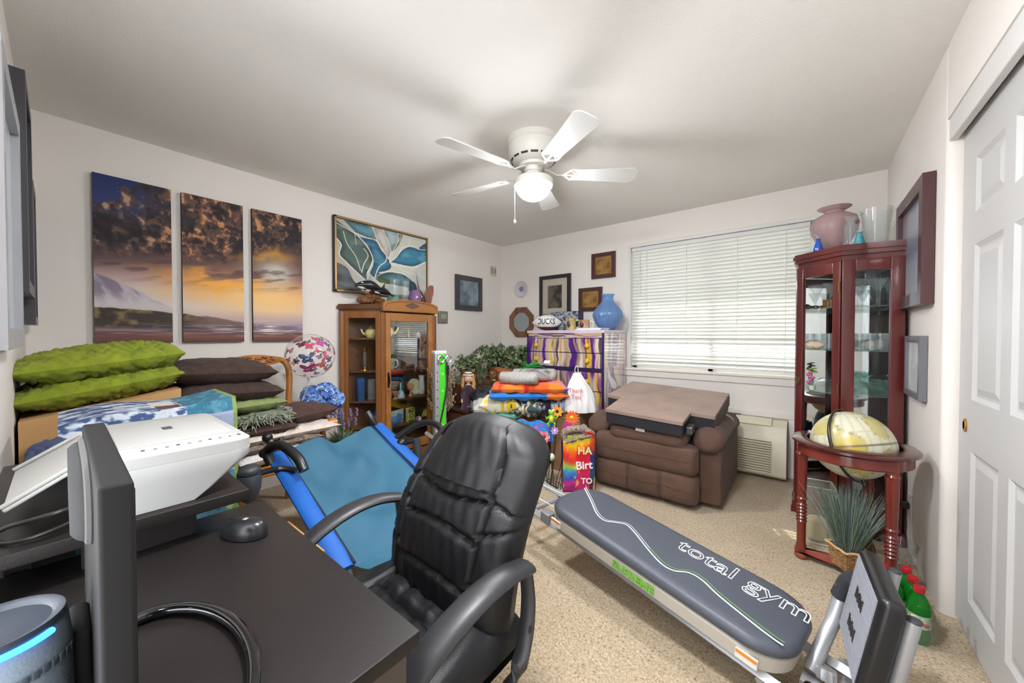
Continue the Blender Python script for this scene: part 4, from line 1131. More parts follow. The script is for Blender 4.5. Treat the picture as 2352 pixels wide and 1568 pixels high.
HB = ['hiball glass on the middle curio shelf, %s' % q for q in ('first after the centre post', 'second after the centre post', 'third after the centre post', 'fourth after the centre post', 'last beside the wall side', 'first behind the door latch', 'middle one behind the door', 'nearest the door hinges')]
for k, (x, y) in enumerate(((.21, 3.05), (.255, 3.07), (.30, 3.06), (.345, 3.08), (.385, 3.07), (.02, 3.22), (.07, 3.16), (.115, 3.11))):
    wine((x, y, CS[2]), HB[k], 1.05, 2, 'hiball glasses on the middle curio shelf')
t = one('sea_shell', MB().lathe([(0, 0), (.018, .01), (.03, .04), (.022, .07), (.03, .08), (.012, .11), (0, .12)], 14, M=T(0, 0, .03, ry=PI / 2)), mat('shell', (206, 184, 158), .5, var=.2, vs=30), 'long tan sea shell behind the curio door', 'shell', loc=(.0, 3.16, CS[2]), rz=-.7)
t = one('coral_rock', MB().ell((0, 0, .03), (.05, .035, .03)).ell((.03, 0, .045), (.03, .03, .02)), mat('coral_rock', (214, 200, 182), .7, bump=.6, bs=60), 'pale coral rock on the middle curio shelf', 'rock', loc=(.32, 3.16, CS[2]))
for k, (x, y, s_) in enumerate(((.25, 3.08, 1.0), (.33, 3.07, 1.15), (.38, 3.13, .9), (.29, 3.14, 1.2))):
    m = MB(); m.lathe([(0, 0), (.025 * s_, 0), (.012 * s_, .015), (.05 * s_, .05 * s_), (.07 * s_, .075 * s_), (.066 * s_, .075 * s_), (.045 * s_, .05 * s_), (0, .02)], 18, lobes=9, amp=.06)
    one('crystal_bowl', m, glass('aqua_glass', (240, 250, 247), .03, 1.5, .05, (190, 225, 215)) if k % 2 else G_clear, ['small clear crystal bowl low in the curio', 'aqua crystal bowl in the middle of the low curio shelf', 'little clear crystal bowl by the curio side', 'aqua crystal bowl behind the others in the curio'][k], 'bowl', 'crystal bowls in the curio cabinet', loc=(x, y, CS[1]))
t = thing('orchid_figurine', 'tiny potted pink orchid on the low curio shelf', 'figurine', (.035, 3.14, CS[1]))
m = MB(); m.lathe([(0, 0), (.014, 0), (.02, .03), (.018, .03), (0, .02)], 12); m.build('pot', M_china, t)
m = MB(); m.tube(catm([(0, 0, .025), (.005, 0, .08), (-.015, 0, .12)], 4), .002, 6); m.build('stalk', mat('stem_green', (70, 100, 50), .6), t)
for k in range(5):
    m = MB(); m.ell((-.02 + .012 * (k % 3), .008 * (k % 2), .05 + .016 * k), (.012, .008, .010), 8, 6); m.build('bloom', mat('pink_bloom', (206, 96, 150), .6), t)
for k in range(5):
    a = k * 1.3; m = MB(); m.ell((.014 * math.cos(a), .014 * math.sin(a), .12 + .006 * k), (.018, .007, .004), 8, 6); m.build('leaf', mat('leaf_bright', (120, 160, 70), .6), t)
lathe_thing('navy_pot', 'dark blue glass pot on the lowest curio shelf', 'pot', (.005, 3.13, CS[0]), [(0, 0), (.035, 0), (.042, .02), (.042, .06), (.036, .07), (.03, .065), (0, .03)], mat('navy_glaze', (40, 52, 92), .15))
for k, (x, y, c_) in enumerate(((.06, 3.09, (206, 110, 60)), (.09, 3.06, (120, 100, 120)), (.125, 3.05, (226, 176, 70)))):
    lathe_thing('glass_marble', ['orange glass ball beside the navy pot', 'smoky glass ball on the lowest curio shelf', 'yellow glass ball on the lowest curio shelf'][k], 'ornament', (x, y, CS[0]), [(0, 0), (.012, .003), (.02, .02), (.012, .037), (0, .04)], mat('marble_%d' % k, c_, .1, coat=.5), n=14)

# ---------------------------------------------------------------- on top of the curio
CTOP = HT + .09
lathe_thing('rose_vase', 'large frosted rose glass vase with a flared lip on the curio', 'vase', (.135, 3.20, CTOP), [(0, 0), (.055, 0), (.075, .04), (.115, .13), (.125, .18), (.11, .225), (.07, .25), (.05, .258), (.05, .268), (.085, .29), (.088, .294), (.08, .293), (.044, .27), (.044, .25), (.1, .22), (.115, .18), (.1, .1), (.05, .01), (0, .01)], glass('rose_frosted', (216, 190, 190), .25, 1.35, .55, (200, 172, 172)), n=36)
t = thing('glass_pitcher', 'tall clear cut glass pitcher with a looped handle on the curio', 'pitcher', (.33, 3.17, CTOP), -.2)
m = MB(); m.lathe([(0, 0), (.05, 0), (.055, .01), (.06, .08), (.066, .17), (.072, .235), (.066, .235), (.06, .17), (.05, .02), (0, .02)], 32, lobes=8, amp=.05); m.build('body', glass('cut_glass', (250, 252, 252), .04, 1.6, .10, (230, 232, 232)), t)
m = MB(); m.tube(catm([(.058, 0, .10), (.085, 0, .14), (.115, 0, .19), (.13, 0, .235), (.115, 0, .26), (.085, 0, .25), (.07, 0, .215)], 5), .009, 10); m.build('handle', MATS['cut_glass'], t)
m = MB(); m.ell((-.075, 0, .225), (.02, .015, .014)); m.build('lip', MATS['cut_glass'], t)
lathe_thing('fluted_decanter', 'slim fluted clear glass vase on the curio', 'vase', (.205, 3.06, CTOP), [(0, 0), (.03, 0), (.036, .10), (.038, .125), (.022, .14), (.02, .15), (.036, .185), (.032, .185), (.016, .15), (.03, .12), (.024, .01), (0, .01)], MATS['cut_glass'], n=32, lobes=8, amp=.05)
def perfume(loc, label, mt, stopper, s=1):
    t = thing('perfume_bottle', label, 'bottle', loc, 0, 'small bottles on the curio')
    m = MB(); m.lathe([(0, 0), (.026 * s, 0), (.028 * s, .006), (.014 * s, .06), (.010 * s, .075), (.014 * s, .08), (.006 * s, .082), (0, .082)], 16); m.build('body', mt, t)
    m = MB(); stopper(m, s); m.build('stopper', G_clear, t)
def spray(m, s):
    for k in range(9):
        a = 2 * PI * k / 9
        m.tube([(0, 0, .082 * s), (.012 * math.cos(a), .012 * math.sin(a), .105 * s), (.022 * math.cos(a), .022 * math.sin(a), .112 * s)], .0018, 5)
perfume((.055, 3.09, CTOP), 'cobalt blue perfume bottle with a spray of glass petals', mat('cobalt', (32, 84, 190), .12, coat=.6), spray)
perfume((.245, 3.045, CTOP), 'turquoise speckled perfume bottle with a glass disc stopper', mat('turquoise', (96, 176, 186), .3, col2=(60, 140, 156), vs=120, bump=.4, bs=160), lambda m, s: m.lathe([(.004, .082), (.006, .092), (.006, .1)], 8).lathe([(0, -.006), (.022, -.004), (.022, .004), (0, .006)], 16, M=T(0, 0, .118, ry=PI / 2, rz=.9)), 1.1)

# ================================================================ GLOBE ON A STAND
gx, gy = .185, 2.50
gs = thing('globe_stand', 'cherry floor globe stand with a wide ring and turned legs', 'globe stand', (gx, gy, 0), world=True)
M_cg = wood('cherry_stand', (126, 48, 36), (92, 30, 26), .25, 10, (1, 1, .15), .5)
def ring(r0, r1, z0, z1, m, n=56):
    m.lathe([(r0, z0), (r1 - .008, z0), (r1, z0 + .006), (r1, z1 - .006), (r1 - .008, z1), (r0, z1), (r0, z0)], n, at=(gx, gy, 0))
m = MB(); ring(.178, .240, .648, .670, m); m.build('ring_top', wood('cherry_ring', (84, 36, 34), (62, 24, 24), .25, 10, (1, 1, 1), .5), gs)
m = MB(); ring(.19, .217, .592, .648, m); m.build('apron', M_cg, gs)
lp = []
for k, a in enumerate((math.radians(172), math.radians(52 - 4), math.radians(-58 - 14))):
    a = [math.radians(176), math.radians(66), math.radians(-50)][k]
    x, y = gx + .195 * math.cos(a), gy + .195 * math.sin(a)
    lp.append((x, y))
    pr = [(0, .05), (.022, .05), (.024, .07), (.020, .085), (.020, .20), (.025, .205), (.020, .212)]
    for q in range(5): pr += [(.025, .222 + q * .018), (.019, .231 + q * .018)]
    pr += [(.020, .32), (.025, .327), (.020, .335), (.022, .40), (.024, .55), (.028, .57), (.022, .58), (.022, .60), (0, .60)]
    m = MB(); m.lathe(pr, 16, at=(x, y, 0)); m.box(x - .02, x + .02, y - .02, y + .02, .58, .648); lg = m.build('leg', M_cg, gs, ang=30)
    m = MB(); m.lathe([(0, 0), (.022, 0), (.03, .012), (.028, .024), (.018, .03), (0, .03)], 16, at=(x, y, 0)); sub(m.build('bun_foot', wood('cherry_foot', (150, 80, 50), (120, 60, 36)), gs), lg)
# curved triangular shelf
poly = []
for k in range(3):
    a, b = Vector(lp[k]), Vector(lp[(k + 1) % 3])
    c = Vector((gx, gy))
    for j in range(3):
        an = math.atan2(a.y - c.y, a.x - c.x) - .5 + .5 * j
        poly.append((a.x + .03 * math.cos(an), a.y + .03 * math.sin(an)))
    for j in range(1, 8):
        s_ = j / 8
        p = a.lerp(b, s_)
        p = p + (c - p) * .42 * math.sin(PI * s_) ** 1
        poly.append((p.x, p.y))
m = MB(); m.prism(poly, .03, .052); m.build('lower_shelf', wood('cherry_shelf', (168, 84, 72), (140, 62, 54), .3, 8, (1, 1, 1), .4), gs, smooth=False)
gl = thing('globe', 'antique ivory world globe tilted in a dark meridian arc', 'globe', (gx, gy, .5), world=True)
gc = Vector((gx + .0, gy, .655))
def globecol():
    m = MB()
    n, mm, r = 96, 64, .165
    V, col = [], []
    m.ell((0, 0, 0), r, n, mm)
    p = np.array(m.v) / r
    lat, lon = np.arcsin(np.clip(p[:, 2], -1, 1)), np.arctan2(p[:, 1], p[:, 0])
    f = fbm(lon * 1.3 + 4, lat * 1.6 + 7, 5, 8) 
    land = sm(f, .52, .545)
    c = mixc(np.broadcast_to(np.array([204, 202, 178.]), p.shape), (186, 176, 110), land)
    c = mixc(c, (196, 168, 60), land * sm(fbm(lon * 3, lat * 3, 3, 2), .5, .62))
    edge = np.exp(-((f - .53) / .012) ** 2)
    c = mixc(c, (128, 116, 70), edge * .7)
    gr = np.minimum(np.abs((lon / (PI / 12)) % 1 - .5), np.abs((lat / (PI / 12)) % 1 - .5))
    c = mixc(c, (176, 170, 140), sm(gr, .035, .01) * .5)
    c = mixc(c, (96, 84, 60), sm(np.abs(lat), .02, .008))
    m.c = np.concatenate([lin(c), np.ones((len(c), 1))], 1)
    return m
mg = globecol()
tiltM = Matrix.Translation(gc) @ Matrix.Rotation(math.radians(-18), 4, Vector((.6, .8, 0)))
mg.build('sphere', mat('globe_print', attr=True, rough=.3, coat=.3), gl, M=tiltM)
m = MB(); m.tube([(.177 * math.sin(a) * math.cos(-2.05), .177 * math.sin(a) * math.sin(-2.05), .177 * math.cos(a)) for a in [math.radians(-4 + 188 * k / 40) for k in range(41)]], .007, 8, flat=.5); m.build('meridian', mat('meridian_dark', (62, 58, 54), .35, .7), gl, M=tiltM)
m = MB(); m.lathe([(0, -.195), (.012, -.19), (.012, -.165), (0, -.165)], 12); m.build('pivot', MATS['meridian_dark'], gl, M=tiltM)
m = MB(); m.tube(catm([tuple(tiltM @ Vector((0, 0, -.19))), (gx + .02, gy - .03, .36), (gx + .06, gy - .03, .24), (gx + .085, gy - .04, .16), (gx + .09, gy - .05, .06)], 6), .004, 6); m.build('lamp_cord', mat('cord_black', (40, 38, 38), .5), gl)
# ================================================================ DESK AND WHAT STANDS ON IT
M_desk = mat('espresso_laminate', (31, 27, 26), .4, var=.06, vs=3, bump=.05, bs=250, spec=.25)
M_desk2 = mat('espresso_edge', (34, 31, 32), .45)
M_bk = mat('black_plastic', (26, 26, 28), .35)
DZ = .742
dk = thing('desk', 'dark espresso laminate desk with a plain end panel', 'desk', (-.83, .12, 0), world=True)
m = MB(); m.rbox(-1.195, -.468, YN + .01, .35, DZ - .024, DZ, .002, 2); m.build('desktop', M_desk, dk)
m = MB(); m.box(-.492, -.47, YN + .02, .325, 0, DZ - .025); m.build('end_panel', wood('espresso_panel', (66, 54, 48), (52, 44, 40), .5, 5), dk, smooth=False)
m = MB(); m.box(-1.19, -1.168, YN + .02, .325, 0, DZ - .025); m.build('end_panel', MATS['espresso_panel'], dk, smooth=False)
m = MB(); m.box(-1.168, -.492, YN + .03, YN + .045, .25, DZ - .025); m.build('modesty_panel', M_desk2, dk, smooth=False)
m = MB(); m.box(-1.165, -.495, .30, .315, DZ - .085, DZ - .0245); m.build('apron', M_desk2, dk, smooth=False)
# raised shelf unit beyond the desk that carries the printer
sh = thing('printer_shelf', 'black raised shelf unit carrying the white printer', 'shelf', (-1.4, .08, 0), world=True)
SZ = .832
m = MB(); m.rbox(-1.78, -1.055, YN + .012, .285, SZ - .026, SZ, .002, 2); m.build('shelf_board', M_desk, sh)
m = MB(); m.box(-1.13, -1.11, .02, .195, DZ + .001, SZ - .027); m.build('riser_panel', M_desk2, sh, smooth=False)
m = MB(); m.box(-1.77, -1.74, YN + .02, .02, 0, SZ - .027); m.build('leg_panel', M_desk2, sh, smooth=False)
m = MB(); m.box(-1.255, -1.205, -.075, -.045, 0, SZ - .027); m.build('post', M_desk2, sh, smooth=False)
m = MB(); m.box(-1.77, -1.745, .24, .27, 0, SZ - .027); m.build('post', M_desk2, sh, smooth=False)

# monitor seen edge on
mo = thing('monitor', 'flat computer monitor seen edge-on from behind with a ring base', 'monitor', (-.70, .05, DZ), world=True)
M_mon = mat('monitor_shell', (30, 29, 29), .7, spec=.15)
M_grey = mat('monitor_grey', (56, 56, 56), .9, bump=.1, bs=300, spec=.08)
m = MB(); m.rbox(-.885, -.503, .019, .043, .80, 1.066, .004); m.build('bezel', M_mon, mo)
m = MB(); m.box(-.872, -.516, .0425, .0445, .815, 1.054); m.build('screen', mat('screen_black', (8, 9, 12), .08), mo, smooth=False)
m = MB()
def back(u, v):
    a = 2 * PI * u
    ex = math.copysign(abs(math.cos(a)) ** .55, math.cos(a)); ez = math.copysign(abs(math.sin(a)) ** .7, math.sin(a))
    k = 1 - .16 * v ** 2
    return (-.72 + .14 * ex * k, .0195 - .016 * v ** .7, 1.016 + .042 * ez * k)
m.grid(40, 6, lambda u, v: back(u, v), wrapx=True)
m.f.append(tuple(6 * 40 + k for k in range(40)))
m.build('back_shell', M_grey, mo)
m = MB(); m.tube([back(k / 40, .05) for k in range(40)], .0045, 8, closed=True); m.build('rim', mat('rim_grey', (84, 83, 82), .9, spec=.08), mo)
m = MB(); m.rbox(-.735, -.655, .0, .0195, DZ + .012, .86, .008); m.build('neck', M_mon, mo)
m = MB(); m.tube([(-.655 + .175 * math.cos(a), .075 + .095 * math.sin(a), DZ + .0095) for a in [2 * PI * k / 48 for k in range(48)]], .0095, 10, closed=True, flat=.9); m.build('ring_base', mat('piano_black', (14, 14, 16), .06, coat=1), mo)
m = MB(); m.rbox(-.74, -.65, -.02, .03, DZ + .001, DZ + .012, .004); m.build('base_bar', MATS['piano_black'], mo)

# smart speaker / air freshener at the edge of the view
sp = thing('round_speaker', 'pale blue grey round speaker with a glowing blue light bar', 'speaker', (-.655, -.052, DZ), world=True)
sx, sy = -.66, -.050
m = MB(); m.lathe([(0, 0), (.046, 0), (.054, .012), (.056, .05), (.055, .115), (.052, .148), (.048, .152)], 40, at=(sx, sy, DZ)); m.build('body', mat('speaker_cloth', (128, 142, 154), .6, bump=.1, bs=400), sp)
m = MB(); m.lathe([(.049, .151), (.052, .154), (.050, .159), (.044, .158), (.04, .154), (0, .152)], 40, at=(sx, sy, DZ)); m.build('top_dish', mat('speaker_top', (52, 60, 72), .25), sp)
m = MB(); m.tube([(sx + .0525 * math.cos(a), sy + .0525 * math.sin(a), DZ + .1485) for a in [math.radians(50 - 4 * k) for k in range(20)]], .0035, 8); o = m.build('light_bar', mat('blue_light', (40, 130, 255), .3, emit=(60, 150, 255), es=3.0), sp); o['label'] = 'glowing blue light bar'
M_ink = mat('ink_black', (20, 20, 22), .5)
for k in range(9):
    a = math.radians(72 - 8 * k)
    m = MB(); m.rbox(-.0028, .0028, -.0008, .0008, -.004, .004, .0005, 1, M=T(sx + .0562 * math.cos(a), sy + .0562 * math.sin(a), DZ + .115, rz=a + PI / 2)); m.build('letter', mat('print_grey', (74, 82, 92), .6), sp)

# mouse with its cord
mo2 = thing('computer_mouse', 'black computer mouse with a cord on the desk', 'mouse', (-1.015, .262, DZ), rz=math.radians(-152))
m = MB()
def mouse(u, v):
    a = 2 * PI * u; t = v * PI / 2
    x = .058 * math.cos(a) * math.cos(t) ** .55; y = .031 * math.sin(a) * math.cos(t) ** .55 * (1 - .12 * math.cos(a) * 1)
    z = .036 * math.sin(t) * (1 - .25 * (math.cos(a) * math.cos(t)) )
    return (x, y, z + .002)
m.grid(32, 10, mouse, wrapx=True); m.build('shell', mat('mouse_black', (30, 31, 34), .3), mo2)
m = MB(); m.rbox(.012, .034, -.004, .004, .028, .037, .003, 2); m.build('scroll_wheel', M_bk, mo2)
m = MB(); m.rbox(-.012, .0, -.005, .005, .0355, .0385, .001, 1); m.build('logo_patch', mat('silver_patch', (150, 150, 150), .4), mo2)
m = MB(); m.tube([(.056, 0, .008), (.12, .02, .0028), (.22, .035, .0028), (.33, .03, .0028), (.42, .04, .0028)], .002, 6); m.build('cord', M_bk, mo2)

# printer
pr = thing('printer', 'white inkjet printer and scanner with raised paper support', 'printer', (-1.27, .19, SZ), world=True)
M_pw = mat('printer_white', (172, 172, 170), .4)
M_pw2 = mat('printer_white_top', (168, 168, 165), .38)
px0, px1, py0, py1, pz0, pz1 = -1.515, -1.066, .045, .298, SZ, .957
def ploft(rows, m, n=8):
    # rows: (z, x0, x1, y0, y1, r) stacked rounded rectangles
    V, F = [], []
    for (z, a, b, c, d, r) in rows:
        for (cx_, cy_, a0) in ((b - r, d - r, 0), (a + r, d - r, PI / 2), (a + r, c + r, PI), (b - r, c + r, 3 * PI / 2)):
            for k in range(n):
                t = a0 + PI / 2 * k / (n - 1)
                V.append((cx_ + r * math.cos(t), cy_ + r * math.sin(t), z))
    q = 4 * n
    for i in range(len(rows) - 1):
        for k in range(q): F.append((i * q + k, i * q + (k + 1) % q, (i + 1) * q + (k + 1) % q, (i + 1) * q + k))
    F.append(tuple(range(q))[::-1]); F.append(tuple((len(rows) - 1) * q + k for k in range(q)))
    m.add(V, F)
m = MB(); ploft([(pz0 + .001, px0 + .03, px1 - .012, py0 + .03, py1 - .105, .01), (pz0 + .02, px0 + .02, px1 - .010, py0 + .02, py1 - .078, .012), (pz0 + .06, px0 + .006, px1 - .004, py0 + .01, py1 - .03, .02), (pz1 - .045, px0, px1, py0, py1 - .004, .03), (pz1 - .026, px0, px1, py0, py1, .032)], m); m.build('body', M_pw, pr, ang=35)
m = MB(); ploft([(pz1 - .0255, px0, px1 - .001, py0 + .004, py1 - .001, .032), (pz1 - .004, px0, px1, py0 + .004, py1, .034), (pz1, px0 + .006, px1 - .006, py0 + .008, py1 - .006, .03)], m); lid = m.build('scanner_lid', M_pw2, pr, ang=35)
m = MB(); m.rbox(px0 + .05, px1 - .09, py0 + .03, py1 - .02, pz1 - .0005, pz1 + .0025, .002, 2); sub(m.build('lid_panel', M_pw2, pr), lid)
for k in range(11):
    y = py0 + .06 + k * .019
    m = MB(); m.rbox(px1 - .045 - .006 * (k % 3 == 0), px1 - .04, y, y + .006, pz1, pz1 + .0008, .0003, 1); m.build('button_mark', mat('mark_grey', (70, 70, 74), .6), pr)
m = MB(); m.rbox(px0 + .17, px0 + .21, py0 + .12, py0 + .14, pz1 + .0024, pz1 + .003, .0004, 1); m.build('badge', MATS['mark_grey'], pr)
m = MB(); m.rbox(px0 + .02, px1 - .02, py0 - .012, py0 + .012, pz0 + .03, pz1 - .02, .008); m.build('rear_cover', M_pw, pr)
m = MB(); m.rbox(px1 - .055, px1 + .004, py0 - .022, py0 + .03, pz1 - .035, pz1 - .002, .006); m.rbox(px1 - .04, px1 - .002, py0 - .016, py0 + .012, pz0 + .002, pz1 - .034, .004); m.build('corner_cover', M_pw, pr)
Mt = T(-1.29, py0 - .018, pz1 - .012, rx=math.radians(32))
m = MB(); m.rbox(-.155, .155, -.115, .005, -.004, .004, .003, 2, M=Mt); m.rbox(-.155, -.147, -.115, .005, .004, .012, .003, 2, M=Mt); m.rbox(.147, .155, -.115, .005, .004, .012, .003, 2, M=Mt); m.build('paper_support', M_pw2, pr)
m = MB(); m.tube(catm([(px1 - .03, py0 - .012, pz0 + .05), (px1 - .0, py0 - .05, pz0 + .05), (px1 - .05, -.06, pz0 + .03), (px1 - .12, -.085, pz0 + .006), (-1.35, -.095, pz0 + .006)], 6), .004, 8); m.build('power_cord', M_bk, pr)
m = MB(); m.tube(catm([(px1 - .05, py0 - .012, pz0 + .03), (px1 - .01, py0 - .045, pz0 + .02), (px1 - .04, -.07, pz0 + .006), (-1.3, -.10, pz0 + .006)], 6), .003, 8); m.build('data_cord', M_bk, pr)

# ================================================================ OFFICE CHAIR
M_lea = mat('black_leather', (20, 20, 22), .45, bump=.12, bs=420, spec=.35)
M_arm = mat('arm_plastic', (40, 40, 42), .42, bump=.05, bs=500)
oc_x, oc_y = -.815, .62
ch = thing('office_chair', 'black leather office chair pulled up to the desk', 'office chair', (oc_x, oc_y, 0), rz=math.radians(-3))
# chair space: faces -Y, X across
def puff(nx, nz, w_, h, th, cols, rows, seed, edge=.03, bulge=.018):
    """padded panel in X (width) and Z (height); +1 front bulges with quilting lines"""
    def front(u, v):
        a, b = 2 * u - 1, 2 * v - 1
        e = (1 - abs(a) ** 6) * (1 - abs(b) ** 8)
        e = max(e, 0) ** .4
        q = 0
        for c_ in rows:
            q += math.exp(-((v - c_ - .02 * math.cos(PI * a * 1.2)) / .018) ** 2)
        for (c_, s_) in cols:
            q += .9 * math.exp(-((a - c_ - s_ * (v - .5)) / .045) ** 2)
        q = min(q, 1.15)
        wv = .0035 * math.sin(13 * a + 17 * b + seed) + .003 * math.sin(29 * b - 9 * a)
        return a, b, e, -th * e - bulge * (1 - q) * e + wv * e
    return front
def build_back():
    W, H = .50, .522
    def P(u, v, side):
        a, b = 2 * u - 1, 2 * v - 1
        # outline: narrower and rounded at the top
        half = W / 2 * (1.0 - .10 * max(0, b) ** 2 - .06 * max(0, -b) ** 2)
        top = max(0, b - .55) / .45
        half *= math.sqrt(max(0, 1 - .55 * top ** 2.6))
        x = a * half
        z = .43 + H * v - .035 * (a * a) * max(0, b)
        # tilt back and lumbar curve
        y0 = .06 + .20 * (v ** 1.15) - .045 * math.sin(PI * min(1, v * 1.15)) + .03 * a * a
        e = max(0, (1 - abs(a) ** 8) * (1 - abs(b) ** 10)) ** .35
        if side > 0:
            q = 0
            for r_, amp in ((.24, 1), (.46, 1), (.63, 1)):
                c_ = r_ + .025 * math.cos(PI * a * .9) * (-1 if r_ > .6 else 1)
                if abs(a) < .62: q += math.exp(-((v - c_) / .011) ** 2)
                elif r_ > 0: q += .8 * math.exp(-((v - (r_ + .03 + .12 * (abs(a) - .6) * (1 if r_ < .6 else -1.5))) / .010) ** 2)
            q += .9 * math.exp(-((abs(a) - (.60 + .06 * math.sin(PI * v))) / .02) ** 2)
            for c_ in (-.2, .2):
                if v < .62: q += .16 * math.exp(-((a - c_ - .05 * math.sin(7 * v)) / .012) ** 2)
            q = min(q, 1.1)
            th = .045 + .02 * (1 - q) + (.02 if v > .68 else 0) * math.exp(-(a / .6) ** 4) * (1 - q)
            th += .0022 * math.sin(31 * a + 12 * v) * math.sin(21 * v + 5 * a)
            return (x, y0 - th * e, z)
        return (x, y0 + .05 * e, z)
    m = MB()
    n1, n2 = 64, 84
    m.grid(n1, n2, lambda u, v: P(u, v, 1))
    m.grid(n1, n2, lambda u, v: P(1 - u, v, -1))
    return m
build_back().build('backrest', M_lea, ch, ang=75)
m = MB()
def seat(u, v, side):
    a, b = 2 * u - 1, 2 * v - 1
    x = a * .255 * (1 - .05 * b * b); y = .10 + (-.24 - .10 + .0) + .27 * b + .0
    y = -.10 + .26 * b
    e = max(0, (1 - abs(a) ** 8) * (1 - abs(b) ** 8)) ** .4
    if side < 0: return (x, y, .40 - .02 * e)
    q = .9 * math.exp(-((abs(a) - .58) / .035) ** 2) + math.exp(-((b - .18 - .1 * a * a) / .03) ** 2) * (abs(a) < .6) + .6 * math.exp(-((b + .32) / .03) ** 2) * (abs(a) < .6)
    for c_ in (-.2, .2): q += .4 * math.exp(-((a - c_) / .015) ** 2)
    q = min(q, 1.1)
    return (x, y, .42 + (.05 + .026 * (1 - q)) * e + .003 * math.sin(22 * a + 9 * b) * e - .02 * max(0, -b - .7) * 3)
m.grid(56, 56, lambda u, v: seat(u, v, 1)); m.grid(56, 56, lambda u, v: seat(1 - u, v, -1))
m.build('seat', M_lea, ch, ang=75)
for s_ in (-1, 1):
    m = MB()
    # loop: armrest curving from the back, forward, and a bar down the back to under the seat
    arm = catm([(s_ * .285, .10, .645), (s_ * .29, .02, .662), (s_ * .292, -.07, .658), (s_ * .29, -.16, .63), (s_ * .287, -.235, .585), (s_ * .282, -.285, .54)], 6)
    m.tube(arm, [.031 + .004 * math.sin(PI * k / (len(arm) - 1)) for k in range(len(arm))], 12, flat=.45, up=(0, 0, 1))
    a_ = m.build('armrest', M_arm, ch)
    m = MB()
    bar = catm([(s_ * .287, .095, .642), (s_ * .288, .105, .56), (s_ * .286, .095, .47), (s_ * .283, .06, .40), (s_ * .26, .0, .365), (s_ * .18, -.05, .355), (s_ * .05, -.08, .352)], 6)
    m.tube(bar, .021, 10, flat=.55, up=(0, .6, .8)); m.build('arm_support', M_arm, ch)
    m = MB(); m.tube(catm([(s_ * .282, -.285, .54), (s_ * .279, -.30, .48), (s_ * .26, -.27, .40), (s_ * .2, -.2, .36), (s_ * .08, -.12, .352)], 5), .018, 10, flat=.6, up=(0, -.6, .8)); m.build('arm_bracket', M_arm, ch)
    m = MB(); m.ell((s_ * .302, .10, .50), (.004, .012, .012), 12, 6); m.build('bolt_cap', M_bk, ch)
m = MB(); m.rbox(-.12, .12, -.2, .02, .345, .372, .006); m.build('seat_plate', M_bk, ch)
m = MB(); m.cyl((0, -.09, .10), (0, -.09, .35), .028, .024, 16); m.build('gas_lift', M_bk, ch)
for k in range(5):
    a = 2 * PI * k / 5 + .62
    ex, ey = .29 * math.cos(a), -.09 + .29 * math.sin(a)
    m = MB(); m.tube([(0, -.09, .115), (.15 * math.cos(a), -.09 + .15 * math.sin(a), .10), (ex, ey, .07)], [.03, .024, .018], 10, flat=.7); lg = m.build('base_arm', M_arm, ch)
    m = MB(); m.cyl((ex - .02 * math.sin(a), ey + .02 * math.cos(a), .026), (ex + .02 * math.sin(a), ey - .02 * math.cos(a), .026), .026, n=16); m.ell((ex, ey, .05), (.03, .03, .022), 12, 8); sub(m.build('caster', mat('caster_grey', (74, 82, 96), .35), ch), lg)
# ================================================================ CARVED OAK ARMCHAIR BY THE WALL
M_ho = wood('honey_oak', (196, 130, 58), (158, 96, 36), .35, 8, (1, 1, .2), .4)
ax_, ay_ = -2.69, .845
wc = thing('carved_armchair', 'honey oak armchair with carved crest and vase splat against the wall', 'armchair', (ax_, ay_, 0), world=True)
bx = -2.955
def bk(y, z): return (bx - .05 * (z - .45), y, z)       # back leans to the wall
m = MB()
hoop = catm([bk(ay_ - .205, .44), bk(ay_ - .205, .70), bk(ay_ - .215, .92), bk(ay_ - .19, 1.01), bk(ay_ - .13, 1.035)], 6)
m.tube(hoop, .021, 10); m.build('stile', M_ho, wc)
m = MB()
hoop = catm([bk(ay_ + .205, .44), bk(ay_ + .205, .70), bk(ay_ + .215, .92), bk(ay_ + .19, 1.01), bk(ay_ + .13, 1.035)], 6)
m.tube(hoop, .021, 10); m.build('stile', M_ho, wc)
m = MB()
poly = [(-.15, 1.012), (-.10, 1.0), (-.06, .985), (0, .975), (.06, .985), (.10, 1.0), (.15, 1.012), (.16, 1.05), (.10, 1.062), (.05, 1.07), (0, 1.073), (-.05, 1.07), (-.10, 1.062), (-.16, 1.05)]
Mb = frame3((bx - .028, ay_, 0), (0, 1, 0), (0, 0, 1))
m.prism(poly, -.014, .018, Mb); cr = m.build('crest_rail', M_ho, wc)
m = MB()
rc = random.Random(5)
for k in range(26):
    a = rc.uniform(-.11, .11); z = 1.03 + rc.uniform(-.026, .026) - .12 * a * a
    m.ell((a, z, .019), (rc.uniform(.008, .02), rc.uniform(.005, .011), .007), 8, 6, Mb @ T())
sub(m.build('carving', wood('carved_oak', (150, 96, 40), (96, 58, 22), .45, 12), wc), cr)
m = MB()
spl = [(-.035, .98), (-.05, .95), (-.045, .92), (-.022, .89), (-.035, .85), (-.062, .80), (-.068, .74), (-.055, .66), (-.042, .58), (-.04, .52), (-.06, .46)]
m.prism(spl + [(-x, z) for x, z in spl[::-1]], -.007, .007, frame3((bx - .018, ay_, 0), (0, 1, 0), (0, 0, 1))); m.build('splat', wood('honey_oak_light', (206, 150, 92), (184, 124, 66), .35, 7, (1, 1, .3), .4), wc)
m = MB(); m.rbox(-2.96, -2.42, ay_ - .255, ay_ + .255, .385, .44, .012); m.build('seat_frame', M_ho, wc)
